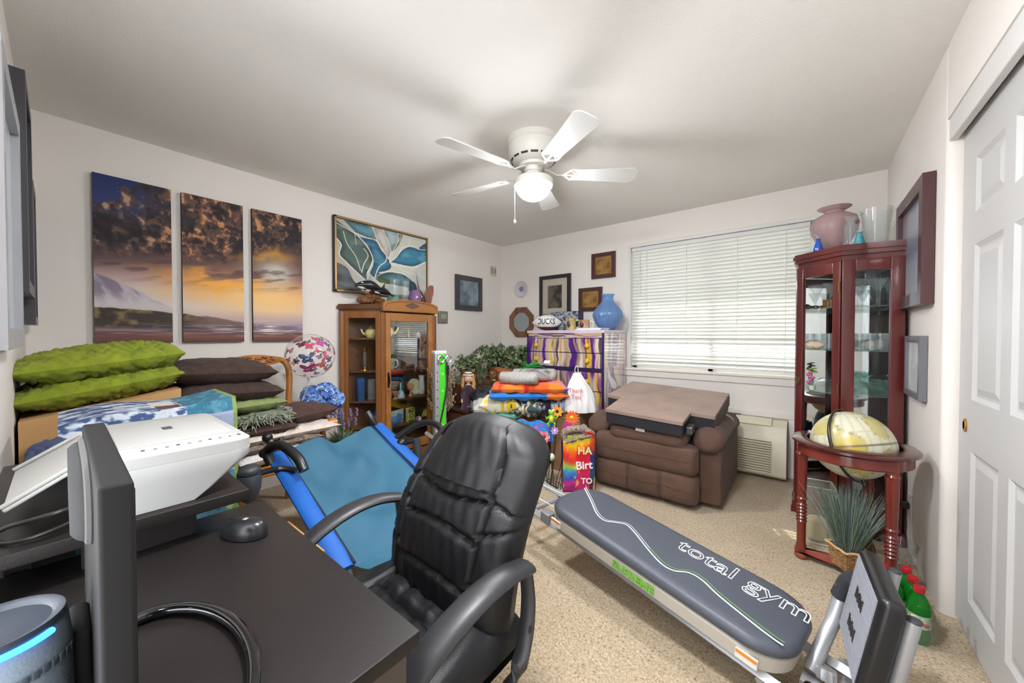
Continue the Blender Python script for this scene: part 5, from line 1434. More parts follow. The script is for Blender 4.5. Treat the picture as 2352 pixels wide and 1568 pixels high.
for s_ in (-1, 1):
    y = ay_ + s_ * .255
    m = MB(); m.tube(catm([(bx - .01, ay_ + s_ * .215, .64), (-2.85, y + s_ * .02, .655), (-2.70, y + s_ * .045, .645), (-2.58, y + s_ * .05, .62), (-2.50, y + s_ * .05, .625)], 5), [.018] * 8 + [.02] * 6 + [.022] * 7, 10); ar = m.build('arm', M_ho, wc)
    m = MB(); m.cyl((-2.50, y + s_ * .05 - .026, .612), (-2.50, y + s_ * .05 + .026, .612), .03, n=16); sub(m.build('scroll', M_ho, wc), ar)
    m = MB(); m.tube(catm([(-2.58, y + s_ * .045, .61), (-2.60, y + s_ * .03, .54), (-2.57, y, .48), (-2.56, y, .42)], 4), .017, 8); m.build('arm_post', M_ho, wc)
    m = MB(); m.tube(catm([(-2.45, ay_ + s_ * .22, .40), (-2.425, ay_ + s_ * .235, .32), (-2.44, ay_ + s_ * .235, .2), (-2.46, ay_ + s_ * .23, .1), (-2.435, ay_ + s_ * .24, .03), (-2.42, ay_ + s_ * .24, .012)], 5), [.036] * 5 + [.034] * 5 + [.026] * 5 + [.02] * 5 + [.024] * 5 + [.02], 10); m.build('leg', M_ho, wc)
    m = MB(); m.tube([(bx + .01, ay_ + s_ * .2, .41), (bx - .0, ay_ + s_ * .2, .2), (bx - .03, ay_ + s_ * .2, 0)], .02, 8); m.build('leg', M_ho, wc)

# cushions piled on the chair
M_cho = mat('brown_chenille', (60, 43, 36), .95, var=.35, vs=38, bump=.4, bs=120, sheen=.04)
M_cho2 = mat('brown_chenille_throw', (76, 52, 46), .95, var=.2, vs=30, bump=.4, bs=110, sheen=.04)
def cush(name, label, mt, w_, d, h, x, y, z, rz=0, rx=0, ry=0, wr=0, seed=0, cat='cushion', group='cushions piled on the armchair', p=3.0, n=26, pinch=.06):
    m = MB(); pillow(m, w_, d, h, T(0, 0, h / 2, rx=rx, ry=ry), n, p, wr, seed, pinch)
    return one(name, m, mt, label, cat, group, loc=(x, y, z), rz=rz, ang=80)
cush('seat_cushion', 'white fluffy cushion at the bottom of the armchair pile', mat('white_fur', (226, 222, 216), 1, bump=.8, bs=70, var=.06, vs=40, sheen=.5), .50, .44, .105, -2.66, .80, .441, .1, wr=.006, seed=1, p=4)
m = MB()
for k, (z, w_, d, h) in enumerate(((0, .5, .46, .06), )):
    pillow(m, w_, d, h, T(0, 0, .03), 30, 5, .008, 4)
one('fur_throw', m, mat('taupe_fur', (150, 132, 118), 1, col2=(96, 80, 68), vs=60, bump=.9, bs=90, sheen=.3), 'taupe shaggy folded throw above the white cushion', 'throw', 'cushions piled on the armchair', loc=(-2.66, .82, .528), rz=.08)
cush('cream_throw', 'cream embossed folded blanket spread across the armchair', mat('cream_plush', (214, 200, 188), 1, bump=.9, bs=36, var=.1, vs=30, sheen=.3), .50, .58, .07, -2.66, .88, .572, .05, wr=.006, seed=5, p=6)
cush('brown_throw', 'folded chocolate throw under the fringed cushion', M_cho2, .40, .34, .06, -2.60, .74, .625, .05, wr=.006, seed=6, p=5)
cush('chocolate_cushion', 'chocolate brown cushion lying by the arm with the balloon', M_cho2, .38, .34, .12, -2.66, 1.0, .63, .3, ry=-.05, wr=.004, seed=7)
# fringed grey green cushion
t = thing('fringed_cushion', 'grey green shaggy cushion with a pompom fringe', 'cushion', (-2.58, .735, .675), 0, 'cushions piled on the armchair')
m = MB(); pillow(m, .34, .30, .09, T(0, 0, .045), 22, 3, .004, 8); m.build('pad', mat('sage_plush', (120, 128, 108), 1, bump=.7, bs=80, var=.15, vs=40), t, ang=80)
rf = random.Random(2)
m = MB()
for k in range(420):
    a = rf.uniform(0, 2 * PI)
    ex, ey = .17 * max(-1, min(1, 1.25 * math.cos(a))), .15 * max(-1, min(1, 1.25 * math.sin(a)))
    z0 = .045 + rf.uniform(-.03, .035)
    d = Vector((math.cos(a) + rf.uniform(-.6, .6), math.sin(a) + rf.uniform(-.6, .6), rf.uniform(-.7, .9))).normalized() * rf.uniform(.02, .045)
    m.tube([(ex * .93, ey * .93, z0), (ex * .93 + d.x * .6, ey * .93 + d.y * .6, z0 + d.z * .6), (ex * .93 + d.x, ey * .93 + d.y, z0 + d.z - .008)], [.004, .0035, .001], 4)
o = m.build('fringe', mat('sage_fringe', (150, 154, 138), 1, var=.2, vs=80), t); o['kind'] = 'stuff'
cush('green_knit_cushion', 'light green ribbed knit cushion under the brown ones', mat('green_knit', (138, 152, 96), .95, bump=.9, bs=26, stretch=(1, 9, 1), var=.12, vs=40), .34, .30, .10, -2.60, .70, .757, .1, wr=.003, seed=9)
cush('dark_brown_pillow', 'dark brown chenille pillow, lower of two beside the carton', M_cho, .46, .47, .13, -2.64, .60, .825, .05, rx=-.06, wr=.004, seed=10, pinch=.02)
cush('dark_brown_pillow', 'dark brown chenille pillow on top of the armchair pile', M_cho, .46, .47, .15, -2.65, .575, .925, .02, rx=-.05, wr=.004, seed=11, pinch=.02)
# carton with the green pillows
t = thing('cardboard_carton', 'large brown cardboard carton under two green pillows', 'box', (-2.66, .13, 0), world=True)
m = MB(); M_card = mat('cardboard', (186, 144, 94), .8, var=.05, vs=5, bump=.04, bs=60)
m.add([(-2.93, -.11, 0), (-2.40, -.11, 0), (-2.40, .37, 0), (-2.93, .37, 0), (-2.93, -.11, .865), (-2.40, -.11, .865), (-2.40, .37, .945), (-2.93, .37, .945)], [(0, 3, 2, 1), (4, 5, 6, 7), (0, 1, 5, 4), (1, 2, 6, 5), (2, 3, 7, 6), (3, 0, 4, 7)])
m.build('carton', M_card, t, smooth=False)
m = MB(); m.box(-2.41, -2.3985, .09, .14, .6, .905); m.build('tape', mat('box_tape', (176, 132, 82), .35), t, smooth=False)
M_moss = mat('moss_velvet', (120, 132, 14), .8, var=.22, vs=20, bump=.9, bs=22, sheen=.1)
def quilted(name, label, x, y, z, rx, seed):
    m = MB()
    n = 100
    rnd = random.Random(seed); ph = rnd.uniform(0, 6)
    def f(sg):
        def q(u, v):
            a, b = 2 * u - 1, 2 * v - 1
            t_ = max(0, 1 - abs(a) ** 3) ** .5 * max(0, 1 - abs(b) ** 3) ** .5
            z_ = sg * .072 * t_
            w1 = abs(math.sin(5.2 * (a * .8 + b) + ph + .5 * math.sin(5 * a))) ** .35
            w2 = abs(math.sin(5.2 * (a * .8 - b) + ph * 2 + .5 * math.sin(4 * b))) ** .35
            z_ += sg * .024 * (min(w1, w2) - .6) * min(1, t_ * 1.6) + sg * (.004 * math.sin(38 * a + 15 * b + 2 * math.sin(9 * b)) + .0035 * math.sin(47 * b - 21 * a + 2 * math.sin(11 * a))) * min(1, t_ * 1.6)
            return (a * .245, b * .265, z_)
        return q
    ft, fb = f(1), f(-1)
    M = T(0, 0, .07, rx=rx)
    m.grid(n, n, lambda u, v: ft(u, v), M); m.grid(n, n, lambda u, v: fb(1 - u, v), M)
    one(name, m, M_moss, label, 'pillow', 'two green pillows on the carton', loc=(x, y, z), ang=80)
quilted('green_pillow', 'moss green quilted pillow lying directly on the carton', -2.66, .128, .905, .17, 3)
quilted('green_pillow', 'moss green quilted pillow on top of the other green one', -2.64, .128, 1.015, .13, 8)

# tapestry throw over a dark hamper
t = thing('laundry_hamper', 'dark hamper under the tapestry throw behind the printer', 'hamper', (-2.02, .2, 0))
m = MB(); m.rbox(-.16, .16, -.2, .2, 0, .895, .02); m.build('body', mat('dark_hamper', (48, 44, 44), .8), t)
m = MB(); m.rbox(-.163, .163, -.203, .203, .88, .9, .008); m.build('rim', mat('hamper_rim', (36, 34, 34), .7), t)
def tapcol(u, v):
    # u along Y (0 near wall .. 1 outer edge), v 0 far top .. 1 bottom hem
    n = fbm(u * 16, v * 75, 3, 3)
    c = mixc(np.broadcast_to(np.array([196, 204, 214.]), u.shape + (3,)), (58, 78, 116), sm(n, .42, .58))
    teal = mixc(np.broadcast_to(np.array([50, 108, 134.]), u.shape + (3,)), (88, 140, 158), sm(fbm(u * 20, v * 40, 3, 7), .45, .65))
    c = np.where((u > .66)[..., None], teal, c)
    c = np.where(((u > .50) & (u < .66) & (v > .17) & (v < .30))[..., None], np.array([96, 62, 58.]), c)
    c = np.where(((u > .49) & (u < .64) & (v > .08) & (v < .18))[..., None], np.array([206, 200, 190.]), c)
    gr = mixc(np.broadcast_to(np.array([92, 124, 62.]), u.shape + (3,)), (152, 170, 110), sm(fbm(u * 20, v * 30, 3, 9), .45, .65))
    c = np.where(((u > .86 + .05 * np.sin(v * 30)) & (v > .62))[..., None], gr, c)
    c = np.where(((u < .86) & (v > .62))[..., None], teal * .75, c)
    c = np.where(((u > .80) & (v > .34) & (v < .56))[..., None], np.array([148, 160, 182.]), c)
    return np.where((u > .97)[..., None], np.array([128, 150, 84.]), c)
t = thing('tapestry_throw', 'blue and green woven tapestry throw draped behind the printer', 'throw', (-2.02, .2, .9), world=True)
def tap(u, v):
    y = -.01 + .47 * u
    s = v * 1.0
    wv = .012 * math.sin(9 * u + 2) * sm(np.float64(s), .3, .7) + .006 * math.sin(23 * u)
    if s < .30: return (-2.20 + s / .30 * .335, y, .915 + .010 * math.sin(7 * u) + .03 * u)
    k = (s - .30)
    a = min(k / .05, 1)
    return (-1.865 + .022 * a + float(wv), y + .01 * float(sm(np.float64(k), .1, .6)), .915 + .03 * u * (1 - min(1, k * 4)) - k * 1.02 - .0)
m = MB(); paint(m, 150, 360, tap, tapcol); m.build('weave', mat('tapestry_print', attr=True, rough=.95, bump=.5, bs=300), t, ang=80)
# small things glimpsed below the shelf
t = thing('slatted_crate', 'open pale pine crate on the floor under the shelf', 'crate', (-1.55, .455, 0))
for k, (a, b, c, d) in enumerate(((-.17, .17, -.15, -.135), (-.17, .17, .135, .15), (-.17, -.155, -.135, .135), (.155, .17, -.135, .135))):
    for z in (.02, .16, .30): 
        m = MB(); m.box(a, b, c, d, z, z + .11); m.build('slat', wood('pine', (214, 170, 98), (190, 142, 74), .5, 6, (.2, .2, 1)), t, smooth=False)
m = MB(); m.box(-.155, .155, -.135, .135, 0, .012); m.build('bottom', MATS['pine'], t, smooth=False)
m = MB(); m.lathe([(0, 0), (.075, 0), (.09, .3), (.085, .44), (.07, .45), (0, .44)], 18); one('blue_denim_roll', m, mat('denim', (48, 58, 84), .9, bump=.3, bs=200), 'rolled dark denim standing in the pine crate', 'fabric', loc=(-1.59, .465, .014))
m = MB(); pillow(m, .14, .10, .07, T(0, 0, .035), 18, 3, .006, 3); one('denim_bundle', m, MATS['denim'], 'blue denim bundle at the end of the printer shelf', 'fabric', loc=(-1.66, -.02, SZ + .001))

# ================================================================ BALLOON, FLOWERS
bl_ = thing('balloon', 'clear round balloon printed with pink and blue butterflies', 'balloon', (-2.87, 1.165, .62), world=True)
def balloon():
    m = MB(); n, mm, r = 300, 160, .168
    m.ell((0, 0, 0), (r, r, r * .97), n, mm)
    p = np.array(m.v) / r
    col = np.zeros((len(p), 4)); col[:, :3] = lin([236, 226, 226]); col[:, 3] = .10
    rnd = random.Random(11)
    pal = [(196, 44, 96), (214, 60, 110), (96, 36, 84), (120, 40, 60), (204, 84, 60), (90, 60, 120), (230, 110, 140), (60, 80, 128), (150, 40, 110)]
    view = (Vector((0, 0, 1.2)) - Vector((-2.87, 1.165, 1.05))).normalized()
    rt = Vector((0, 0, 1)).cross(view).normalized(); up = view.cross(rt)
    spots = [(( rt * -.12 + up * -.12 + view).normalized(), .52, (56, 84, 130), .15)]
    spots += [((rt * -.1 + up * -.62 + view * .9).normalized(), .5, (176, 34, 116), .1), ((rt * .55 + up * -.45 + view).normalized(), .4, (190, 70, 70), .8), ((rt * .45 + up * .65 + view * .9).normalized(), .42, (206, 60, 170), -.5), ((rt * -.05 + up * .45 + view).normalized(), .38, (222, 60, 104), 0), ((rt * -.42 + up * .6 + view).normalized(), .34, (110, 40, 60), .4)]
    for k in range(90):
        v = Vector((rnd.gauss(0, 1), rnd.gauss(0, 1), rnd.gauss(0, 1))).normalized()
        if any(v.dot(s_[0]) > math.cos(.12 + s_[1] * .45) for s_ in spots): continue
        spots.append((v, rnd.uniform(.17, .3), rnd.choice(pal), rnd.uniform(-1, 1)))
    for (v, s_, c_, rot) in spots:
        v = np.array(v); a = np.cross([0, 0, 1.0], v); a /= np.linalg.norm(a) + 1e-9; b = np.cross(v, a)
        ca, sa = math.cos(rot), math.sin(rot)
        x0, y0 = p @ a / s_, p @ b / s_
        x, y = np.abs(x0 * ca + y0 * sa), -x0 * sa + y0 * ca
        f = p @ v > .3
        wing = (((x - .30) / .30) ** 2 + ((y - .14 - .3 * x) / .20) ** 2 < 1) | (((x - .2) / .2) ** 2 + ((y + .16) / .17) ** 2 < 1)
        body = (x < .035) & (np.abs(y) < .24)
        rim = wing & ~((((x - .30) / .23) ** 2 + ((y - .14 - .3 * x) / .14) ** 2 < 1) | (((x - .2) / .14) ** 2 + ((y + .16) / .11) ** 2 < 1))
        k = f & wing; col[k, :3] = lin(c_); col[k, 3] = .96
        k = f & (rim | body); col[k, :3] = lin(c_) * .35; col[k, 3] = .97
    m.c = col
    return m
def film():
    m = bpy.data.materials.new('balloon_film'); m.use_nodes = True
    nt = m.node_tree; N, K = nt.nodes, nt.links
    b = N['Principled BSDF']; b.inputs['Roughness'].default_value = .08
    a = N.new('ShaderNodeVertexColor'); a.layer_name = 'Col'
    K.new(a.outputs['Color'], b.inputs['Base Color']); K.new(a.outputs['Alpha'], b.inputs['Alpha'])
    t = N.new('ShaderNodeBsdfGlossy'); t.inputs['Roughness'].default_value = .03
    x = N.new('ShaderNodeMixShader'); K.new(schlick(nt, .03), x.inputs[0]); K.new(b.outputs[0], x.inputs[1]); K.new(t.outputs[0], x.inputs[2])
    K.new(x.outputs[0], N['Material Output'].inputs['Surface'])
    return m
balloon().build('skin', film(), bl_, M=T(-2.87, 1.165, 1.055))
m = MB(); m.lathe([(.004, 0), (.012, -.012), (.005, -.03), (.004, -.04), (.012, -.055)], 10, at=(-2.875, 1.155, .895)); m.build('neck', mat('balloon_neck', (214, 206, 204), .3), bl_)
M_rib = mat('ribbon', (206, 196, 186), .4)
m = MB(); m.tube(catm([(-2.875, 1.155, .845), (-2.88, 1.13, .78), (-2.885, 1.10, .70), (-2.89, 1.085, .66)], 5), .0025, 5); m.build('ribbon', M_rib, bl_)
m = MB(); m.tube(catm([(-2.875, 1.155, .86), (-2.80, 1.20, .82), (-2.82, 1.22, .74), (-2.86, 1.16, .70), (-2.80, 1.16, .66), (-2.74, 1.19, .675), (-2.70, 1.2, .668)], 6), .0018, 5); m.build('ribbon', M_rib, bl_)
def leafblade(m, p, d, L, w_, droop=.3, n=5, up=(0, 0, 1)):
    d = Vector(d).normalized(); s = d.cross(Vector(up))
    s = s.normalized() if s.length > 1e-3 else Vector((1, 0, 0))
    k = len(m.v)
    for i in range(n + 1):
        t = i / n
        c = Vector(p) + d * L * t + Vector((0, 0, -droop * L * t * t))
        ww = w_ * math.sin(PI * (.06 + .94 * t) ** .8) / 2 + .0004
        up_ = Vector((0, 0, ww * .5))
        m.v += [tuple(c - s * ww + up_), tuple(c), tuple(c + s * ww + up_)]
    for i in range(n):
        q = k + 3 * i
        m.f += [(q, q + 1, q + 4, q + 3), (q + 1, q + 2, q + 5, q + 4)]
hy = thing('blue_flowers', 'blue silk hydrangeas with green leaves behind the chair arm', 'flowers', (-3.08, 1.31, 0))
m = MB(); m.lathe([(0, 0), (.06, 0), (.075, .1), (.06, .35), (.045, .45), (.055, .47), (.045, .47), (0, .2)], 20); m.build('vase', mat('floor_vase', (120, 104, 92), .5), hy)
rh = random.Random(9)
petal = {}
for (cx_, cy_, cz_, R_) in ((-.0, -.05, .72, .075), (.05, .03, .735, .08), (-.02, .085, .70, .07), (.07, -.06, .675, .06), (.075, .10, .68, .062)):
    for c_i, c_ in enumerate(((110, 156, 226), (170, 200, 238), (78, 122, 204))):
        m = MB()
        for k in range(15):
            v = Vector((rh.gauss(0, 1), rh.gauss(0, 1), rh.gauss(.3, 1))).normalized()
            c0 = Vector((cx_, cy_, cz_)) + v * R_
            a = v.orthogonal().normalized(); b = v.cross(a)
            for q in range(4):
                an = q * PI / 2 + rh.uniform(0, 1)
                d = a * math.cos(an) + b * math.sin(an)
                e = v.cross(d)
                s_ = .042
                i = len(m.v)
                m.v += [tuple(c0), tuple(c0 + d * s_ * .7 + e * s_ * .5 + v * .010), tuple(c0 + d * s_ * 1.15 - v * .006), tuple(c0 + d * s_ * .7 - e * s_ * .5 + v * .002)]
                m.f += [(i, i + 1, i + 2, i + 3)]
        o = m.build('petals', mat('hydrangea_%d' % c_i, c_, .7, var=.15, vs=30), hy, smooth=False); o['kind'] = 'stuff'
for k in range(16):
    a = rh.uniform(0, 2 * PI)
    m = MB(); leafblade(m, (.03 * math.cos(a), .03 * math.sin(a), .60 + rh.uniform(-.04, .04)), (math.cos(a), math.sin(a), rh.uniform(-.3, .5)), .12, .06, .3); m.build('leaf', mat('hydrangea_leaf', (52, 96, 48), .6, var=.2, vs=20), hy)
for k in range(5):
    a = k * 1.26; m = MB(); m.tube([(0, 0, .4), (.03 * math.cos(a), .03 * math.sin(a), .55), (.05 * math.cos(a), .05 * math.sin(a), .68)], .004, 6); m.build('stem', mat('hyd_stem', (66, 100, 50), .6), hy)
lv = thing('lavender_plant', 'potted grey green lavender between chair arm and oak cabinet', 'plant', (-2.98, 1.455, 0))
m = MB(); m.lathe([(0, 0), (.075, 0), (.10, .30), (.105, .32), (.095, .32), (.085, .28), (0, .28)], 20); m.build('pot', mat('white_pot', (216, 212, 204), .5), lv)
rl = random.Random(4)
for c_i, c_ in enumerate(((126, 144, 112), (158, 172, 146), (92, 116, 84))):
    m = MB()
    for k in range(90):
        a = rl.uniform(0, 2 * PI); tl_ = rl.uniform(.15, .95)
        leafblade(m, (.05 * math.cos(a) * rl.random(), .05 * math.sin(a) * rl.random(), .30), (math.cos(a) * tl_, math.sin(a) * tl_, rl.uniform(.6, 1.2)), rl.uniform(.10, .2), .012, .35, 4)
    o = m.build('leaves', mat('lav_leaf_%d' % c_i, c_, .8), lv); o['kind'] = 'stuff'
for k in range(16):
    a = rl.uniform(0, 2 * PI); r_ = rl.uniform(.03, .11); h = rl.uniform(.46, .60)
    m = MB(); m.tube([(r_ * .3 * math.cos(a), r_ * .3 * math.sin(a), .30), (r_ * math.cos(a), r_ * math.sin(a), h - .06), (r_ * 1.1 * math.cos(a), r_ * 1.1 * math.sin(a), h - .04)], .002, 5); st_ = m.build('stalk', MATS['lav_leaf_2'], lv)
    m = MB()
    for q in range(6): m.ell((r_ * 1.1 * math.cos(a) + .004 * math.cos(q * 2), r_ * 1.1 * math.sin(a) + .004 * math.sin(q * 2), h - .04 + q * .011), (.009, .009, .008), 6, 4)
    sub(m.build('flower_spike', mat('lavender', (126, 116, 160), .8), lv), st_)

# ================================================================ TEAL FOLDING LOUNGER
lo = thing('folding_lounger', 'teal folding lounger with bright blue side sleeves and black arms', 'lounge chair', (-1.72, .96, 0), world=True)
TL_, TR_, BL_, BR_ = Vector((-2.06, .70, .615)), Vector((-2.15, 1.235, .63)), Vector((-1.37, .715, .30)), Vector((-1.44, 1.28, .30))
M_teal = mat('teal_fabric', (48, 98, 122), .75, var=.08, vs=5, bump=.06, bs=400)
M_blue = mat('blue_sleeve', (18, 92, 178), .55, var=.1, vs=8, bump=.08, bs=30)
def fab(u, v):
    p = TL_.lerp(TR_, u).lerp(BL_.lerp(BR_, u), v)
    sag = -.045 * math.sin(PI * u) * (math.sin(PI * min(1, v * .9 + .05))) 
    sag += .022 * math.sin(PI * u) * math.exp(-((v) / .25) ** 2) * math.sin(2.2 * PI * u - .6)
    sag += .026 * math.sin(12 * v + 7 * u) * math.sin(PI * u) * (.4 + .6 * math.sin(PI * v)) + .02 * math.sin(9 * u - 10 * v) * math.sin(PI * u) + .008 * math.sin(21 * u + 3 * v) * math.sin(PI * u) * (1 - v)
    return (p.x + .25 * sag, p.y, p.z + sag)
m = MB(); m.sheet(40, 48, fab, .004); m.build('back_fabric', M_teal, lo, ang=80)
def fab2(u, v):
    a = BL_.lerp(BR_, u); b = Vector((-1.14, a.y + .02, .40))
    p = a.lerp(b, v); return (p.x, p.y, p.z - .03 * math.sin(PI * u) * math.sin(PI * v) - .02 * math.sin(PI * v))
m = MB(); m.sheet(16, 16, fab2, .004); m.build('seat_fabric', M_teal, lo, ang=80)
for (A, B, s_) in ((TL_, BL_, -1), (TR_, BR_, 1)):
    d = (B - A).normalized()
    o_ = Vector((0, s_ * .036, .004))
    m = MB(); m.tube([A + o_ + d * .015, A + o_ + d * .1, A.lerp(B, .5) + o_, B + o_ - d * .08, B + o_], [.040, .043, .042, .042, .034], 14, flat=.5, up=(.4, 0, .9)); m.build('side_sleeve', M_blue, lo)
    e_ = Vector((0, s_ * .002, .014))
    m = MB(); m.tube([A + e_, A.lerp(B, .3) + e_ + Vector((0, 0, -.004)), A.lerp(B, .6) + e_, B + e_], .0065, 8); m.build('piping', mat('black_webbing', (24, 26, 30), .6), lo)
    m = MB(); m.tube([A + Vector((0, s_ * .03, .0)) - d * .10, A + Vector((0, s_ * .03, .0)) + d * .05], .012, 10); m.build('frame_tip', M_bk, lo)
    # folding legs and arms
    y = A.y + s_ * .10
    xa = A.x + .16
    if s_ < 0:
        m = MB(); m.tube(catm([(xa - .10, y + .03, .585), (xa - .12, y + .02, .65), (xa - .04, y + .05, .685), (xa + .06, y + .085, .64), (xa + .11, y + .095, .585)], 6), .022, 12); m.build('armrest', M_bk, lo)
        m = MB(); m.tube([(xa + .05, y - .10, .63), (xa + .05, y - .10, .60), (xa + .05, y - .10, .55), (xa + .05, y - .10, .50)], [.026, .045, .042, .028], 14); m.ell((xa + .05, y - .10, .625), (.043, .043, .03), 14, 8); m.build('hinge_grip', mat('grip_grey', (52, 54, 58), .45), lo)
        m = MB(); m.tube([(xa + .05, y - .10, .5), (xa + .09, y - .10, .2), (xa + .12, y - .10, .012)], .013, 10); m.build('leg', mat('grey_tube', (104, 110, 120), .35, .6), lo)
        m = MB(); m.tube(catm([(xa + .05, y - .09, .60), (xa + .0, y - .03, .59), (xa - .02, y + .04, .58), (xa + .03, y + .09, .57)], 4), .014, 8); m.build('linkage', M_bk, lo)
        for (x, yy, z) in ((A.x - .055, A.y - .05, A.z + .075), (A.x - .02, A.y - .075, A.z + .01)):
            m = MB(); m.ell((x, yy, z), (.024, .024, .024), 14, 10); m.build('knob', M_bk, lo)
        m = MB(); m.tube([(A.x - .05, A.y - .05, A.z + .07), (A.x - .03, A.y - .03, A.z + .03), (A.x + .0, A.y - .02, A.z + .0)], .014, 8); m.tube([(A.x - .05, A.y + .01, A.z + .06), (A.x - .01, A.y + .01, A.z - .01)], .012, 8); m.build('clamp', M_bk, lo)
    else:
        hx, hy_ = -1.90, 1.36
        m = MB(); m.tube(catm([(-1.98, 1.30, .56), (-1.93, 1.36, .62), (-1.84, 1.42, .665), (-1.74, 1.44, .655), (-1.66, 1.43, .60), (-1.62, 1.42, .55)], 6), .019, 12); m.build('armrest', M_bk, lo)
        m = MB(); m.ell((hx - .03, hy_ - .05, .545), (.03, .035, .03), 14, 10); m.tube([(hx - .08, 1.285, .525), (hx - .03, hy_ - .05, .545), (hx + .03, hy_ + .0, .56)], .018, 10); m.build('hinge', M_bk, lo)
        m = MB(); m.tube([(hx + .04, hy_ + .01, .57), (hx + .045, hy_ + .01, .5), (hx + .05, hy_ + .01, .44)], [.022, .026, .024], 12); m.build('hinge_grip', MATS['grip_grey'], lo)
        m = MB(); m.tube([(hx + .05, hy_ + .01, .44), (hx + .10, hy_ + .01, .2), (hx + .14, hy_ + .01, .012)], .013, 10); m.build('leg', MATS['grey_tube'], lo)
        m = MB(); m.tube([(A.x - .03, A.y - .01, A.z + .085), (A.x - .0, A.y + .0, A.z + .05), (A.x + .02, A.y + .02, A.z + .0)], [.02, .022, .016], 10); m.build('clamp', M_bk, lo)
m = MB(); m.tube([tuple(BL_ + Vector((0, -.03, 0))), (-1.30, .70, .15), (-1.22, .69, .012)], .013, 10); m.build('leg', MATS['grey_tube'], lo)
m = MB(); m.tube([tuple(BR_ + Vector((0, .03, 0))), (-1.30, 1.32, .15), (-1.22, 1.33, .012)], .013, 10); m.build('leg', MATS['grey_tube'], lo)

# ================================================================ BROWN RECLINER
M_su = mat('brown_suede', (86, 62, 50), .9, var=.16, vs=7, bump=.12, bs=90, sheen=.08)
M_su2 = mat('brown_suede_lit', (146, 124, 112), .9, var=.14, vs=6, bump=.1, bs=90, sheen=.12)  # lighter copy of the suede, light on the top put into the colour
rc_ = thing('recliner', 'brown microsuede recliner with its back cushion laid across the arms', 'recliner', (-.92, 3.0, 0), world=True)
RX0, RX1, RY0, RY1 = -1.43, -.425, 2.80, 3.55
m = MB(); m.rbox(RX0 + .16, RX1 - .16, RY0 + .03, RY1, .04, .43, .03); m.build('seat_box', M_su, rc_)
def lump(m, x0, x1, y0, y1, z0, z1, r, seed, amp=.006):
    q = MB(); q.rbox(x0, x1, y0, y1, z0, z1, r, 5)
    rnd = random.Random(seed); a = [rnd.uniform(0, 6) for _ in range(4)]
    q.v = [(p[0] + amp * math.sin(17 * p[1] + 13 * p[2] + a[0]), p[1] + amp * math.sin(14 * p[0] + 19 * p[2] + a[1]), p[2] + amp * math.sin(15 * p[0] + 11 * p[1] + a[2])) for p in q.v]
    m.add(q.v, q.f)
def padded(name, x0, x1, z0, z1, y, th, m_=None, creases=(), seed=0):
    """front pad facing -Y with a bulge and vertical seams"""
    m = MB()
    def f(u, v):
        a, b = 2 * u - 1, 2 * v - 1
        e = max(0, (1 - abs(a) ** 10) * (1 - abs(b) ** 4)) ** .5
        q = sum(math.exp(-((u - c_) / .012) ** 2) for c_ in creases)
        pk = sum(math.exp(-((u - c_) / .06) ** 2) * .004 * math.sin(60 * v) for c_ in creases)
        wv = .004 * math.sin(9 * u + seed) * math.sin(7 * v + seed) + .002 * math.sin(31 * u + 11 * v)
        return (x0 + u * (x1 - x0), y - th * e * (1 - .45 * q) - pk * e + wv * e, z0 + v * (z1 - z0))
    m.grid(70, 30, f)
    k = len(m.v)
    m.grid(2, 2, lambda u, v: (x0 + (1 - u) * (x1 - x0), y + .05, z0 + v * (z1 - z0)))
    return m
FX0, FX1 = -1.305, -.565
def fpad(name, x0, x1, z0, z1, seed, creases=()):
    m = MB()
    def f(u, v):
        # closed rounded pad: v runs round the profile
        a = 2 * u - 1
        ang_ = 2 * PI * v
        ex = max(0, 1 - abs(a) ** 14) ** .5
        q = sum(math.exp(-((u - c_) / .016) ** 2) for c_ in creases)
        ca, sa = math.cos(ang_), math.sin(ang_)
        py = math.copysign(abs(ca) ** .6, ca); pz_ = math.copysign(abs(sa) ** .55, sa)
        dy = (.075 + .006 * math.sin(13 * u + seed)) * (1 - .34 * q) + .003 * math.sin(40 * u + 9 * v)
        yc_ = 2.735
        pk = .0035 * math.sin(55 * v * 2) * sum(math.exp(-((u - c_) / .05) ** 2) for c_ in creases)
        return (x0 + u * (x1 - x0), yc_ - dy * py * (.25 + .75 * ex) - pk * (py > 0), (z0 + z1) / 2 + (z1 - z0) / 2 * pz_ * (.7 + .3 * ex))
    m.grid(64, 40, f)
    m.f.append(tuple(j * 65 for j in range(40))); m.f.append(tuple(j * 65 + 64 for j in range(39, -1, -1)))
    return m.build(name, M_su, rc_, ang=80)
fpad('footrest_pad', FX0 - .01, FX1 + .0, .235, .445, 1)
fpad('skirt_pad', FX0, FX1 + .005, .035, .245, 2, (.36, .67))
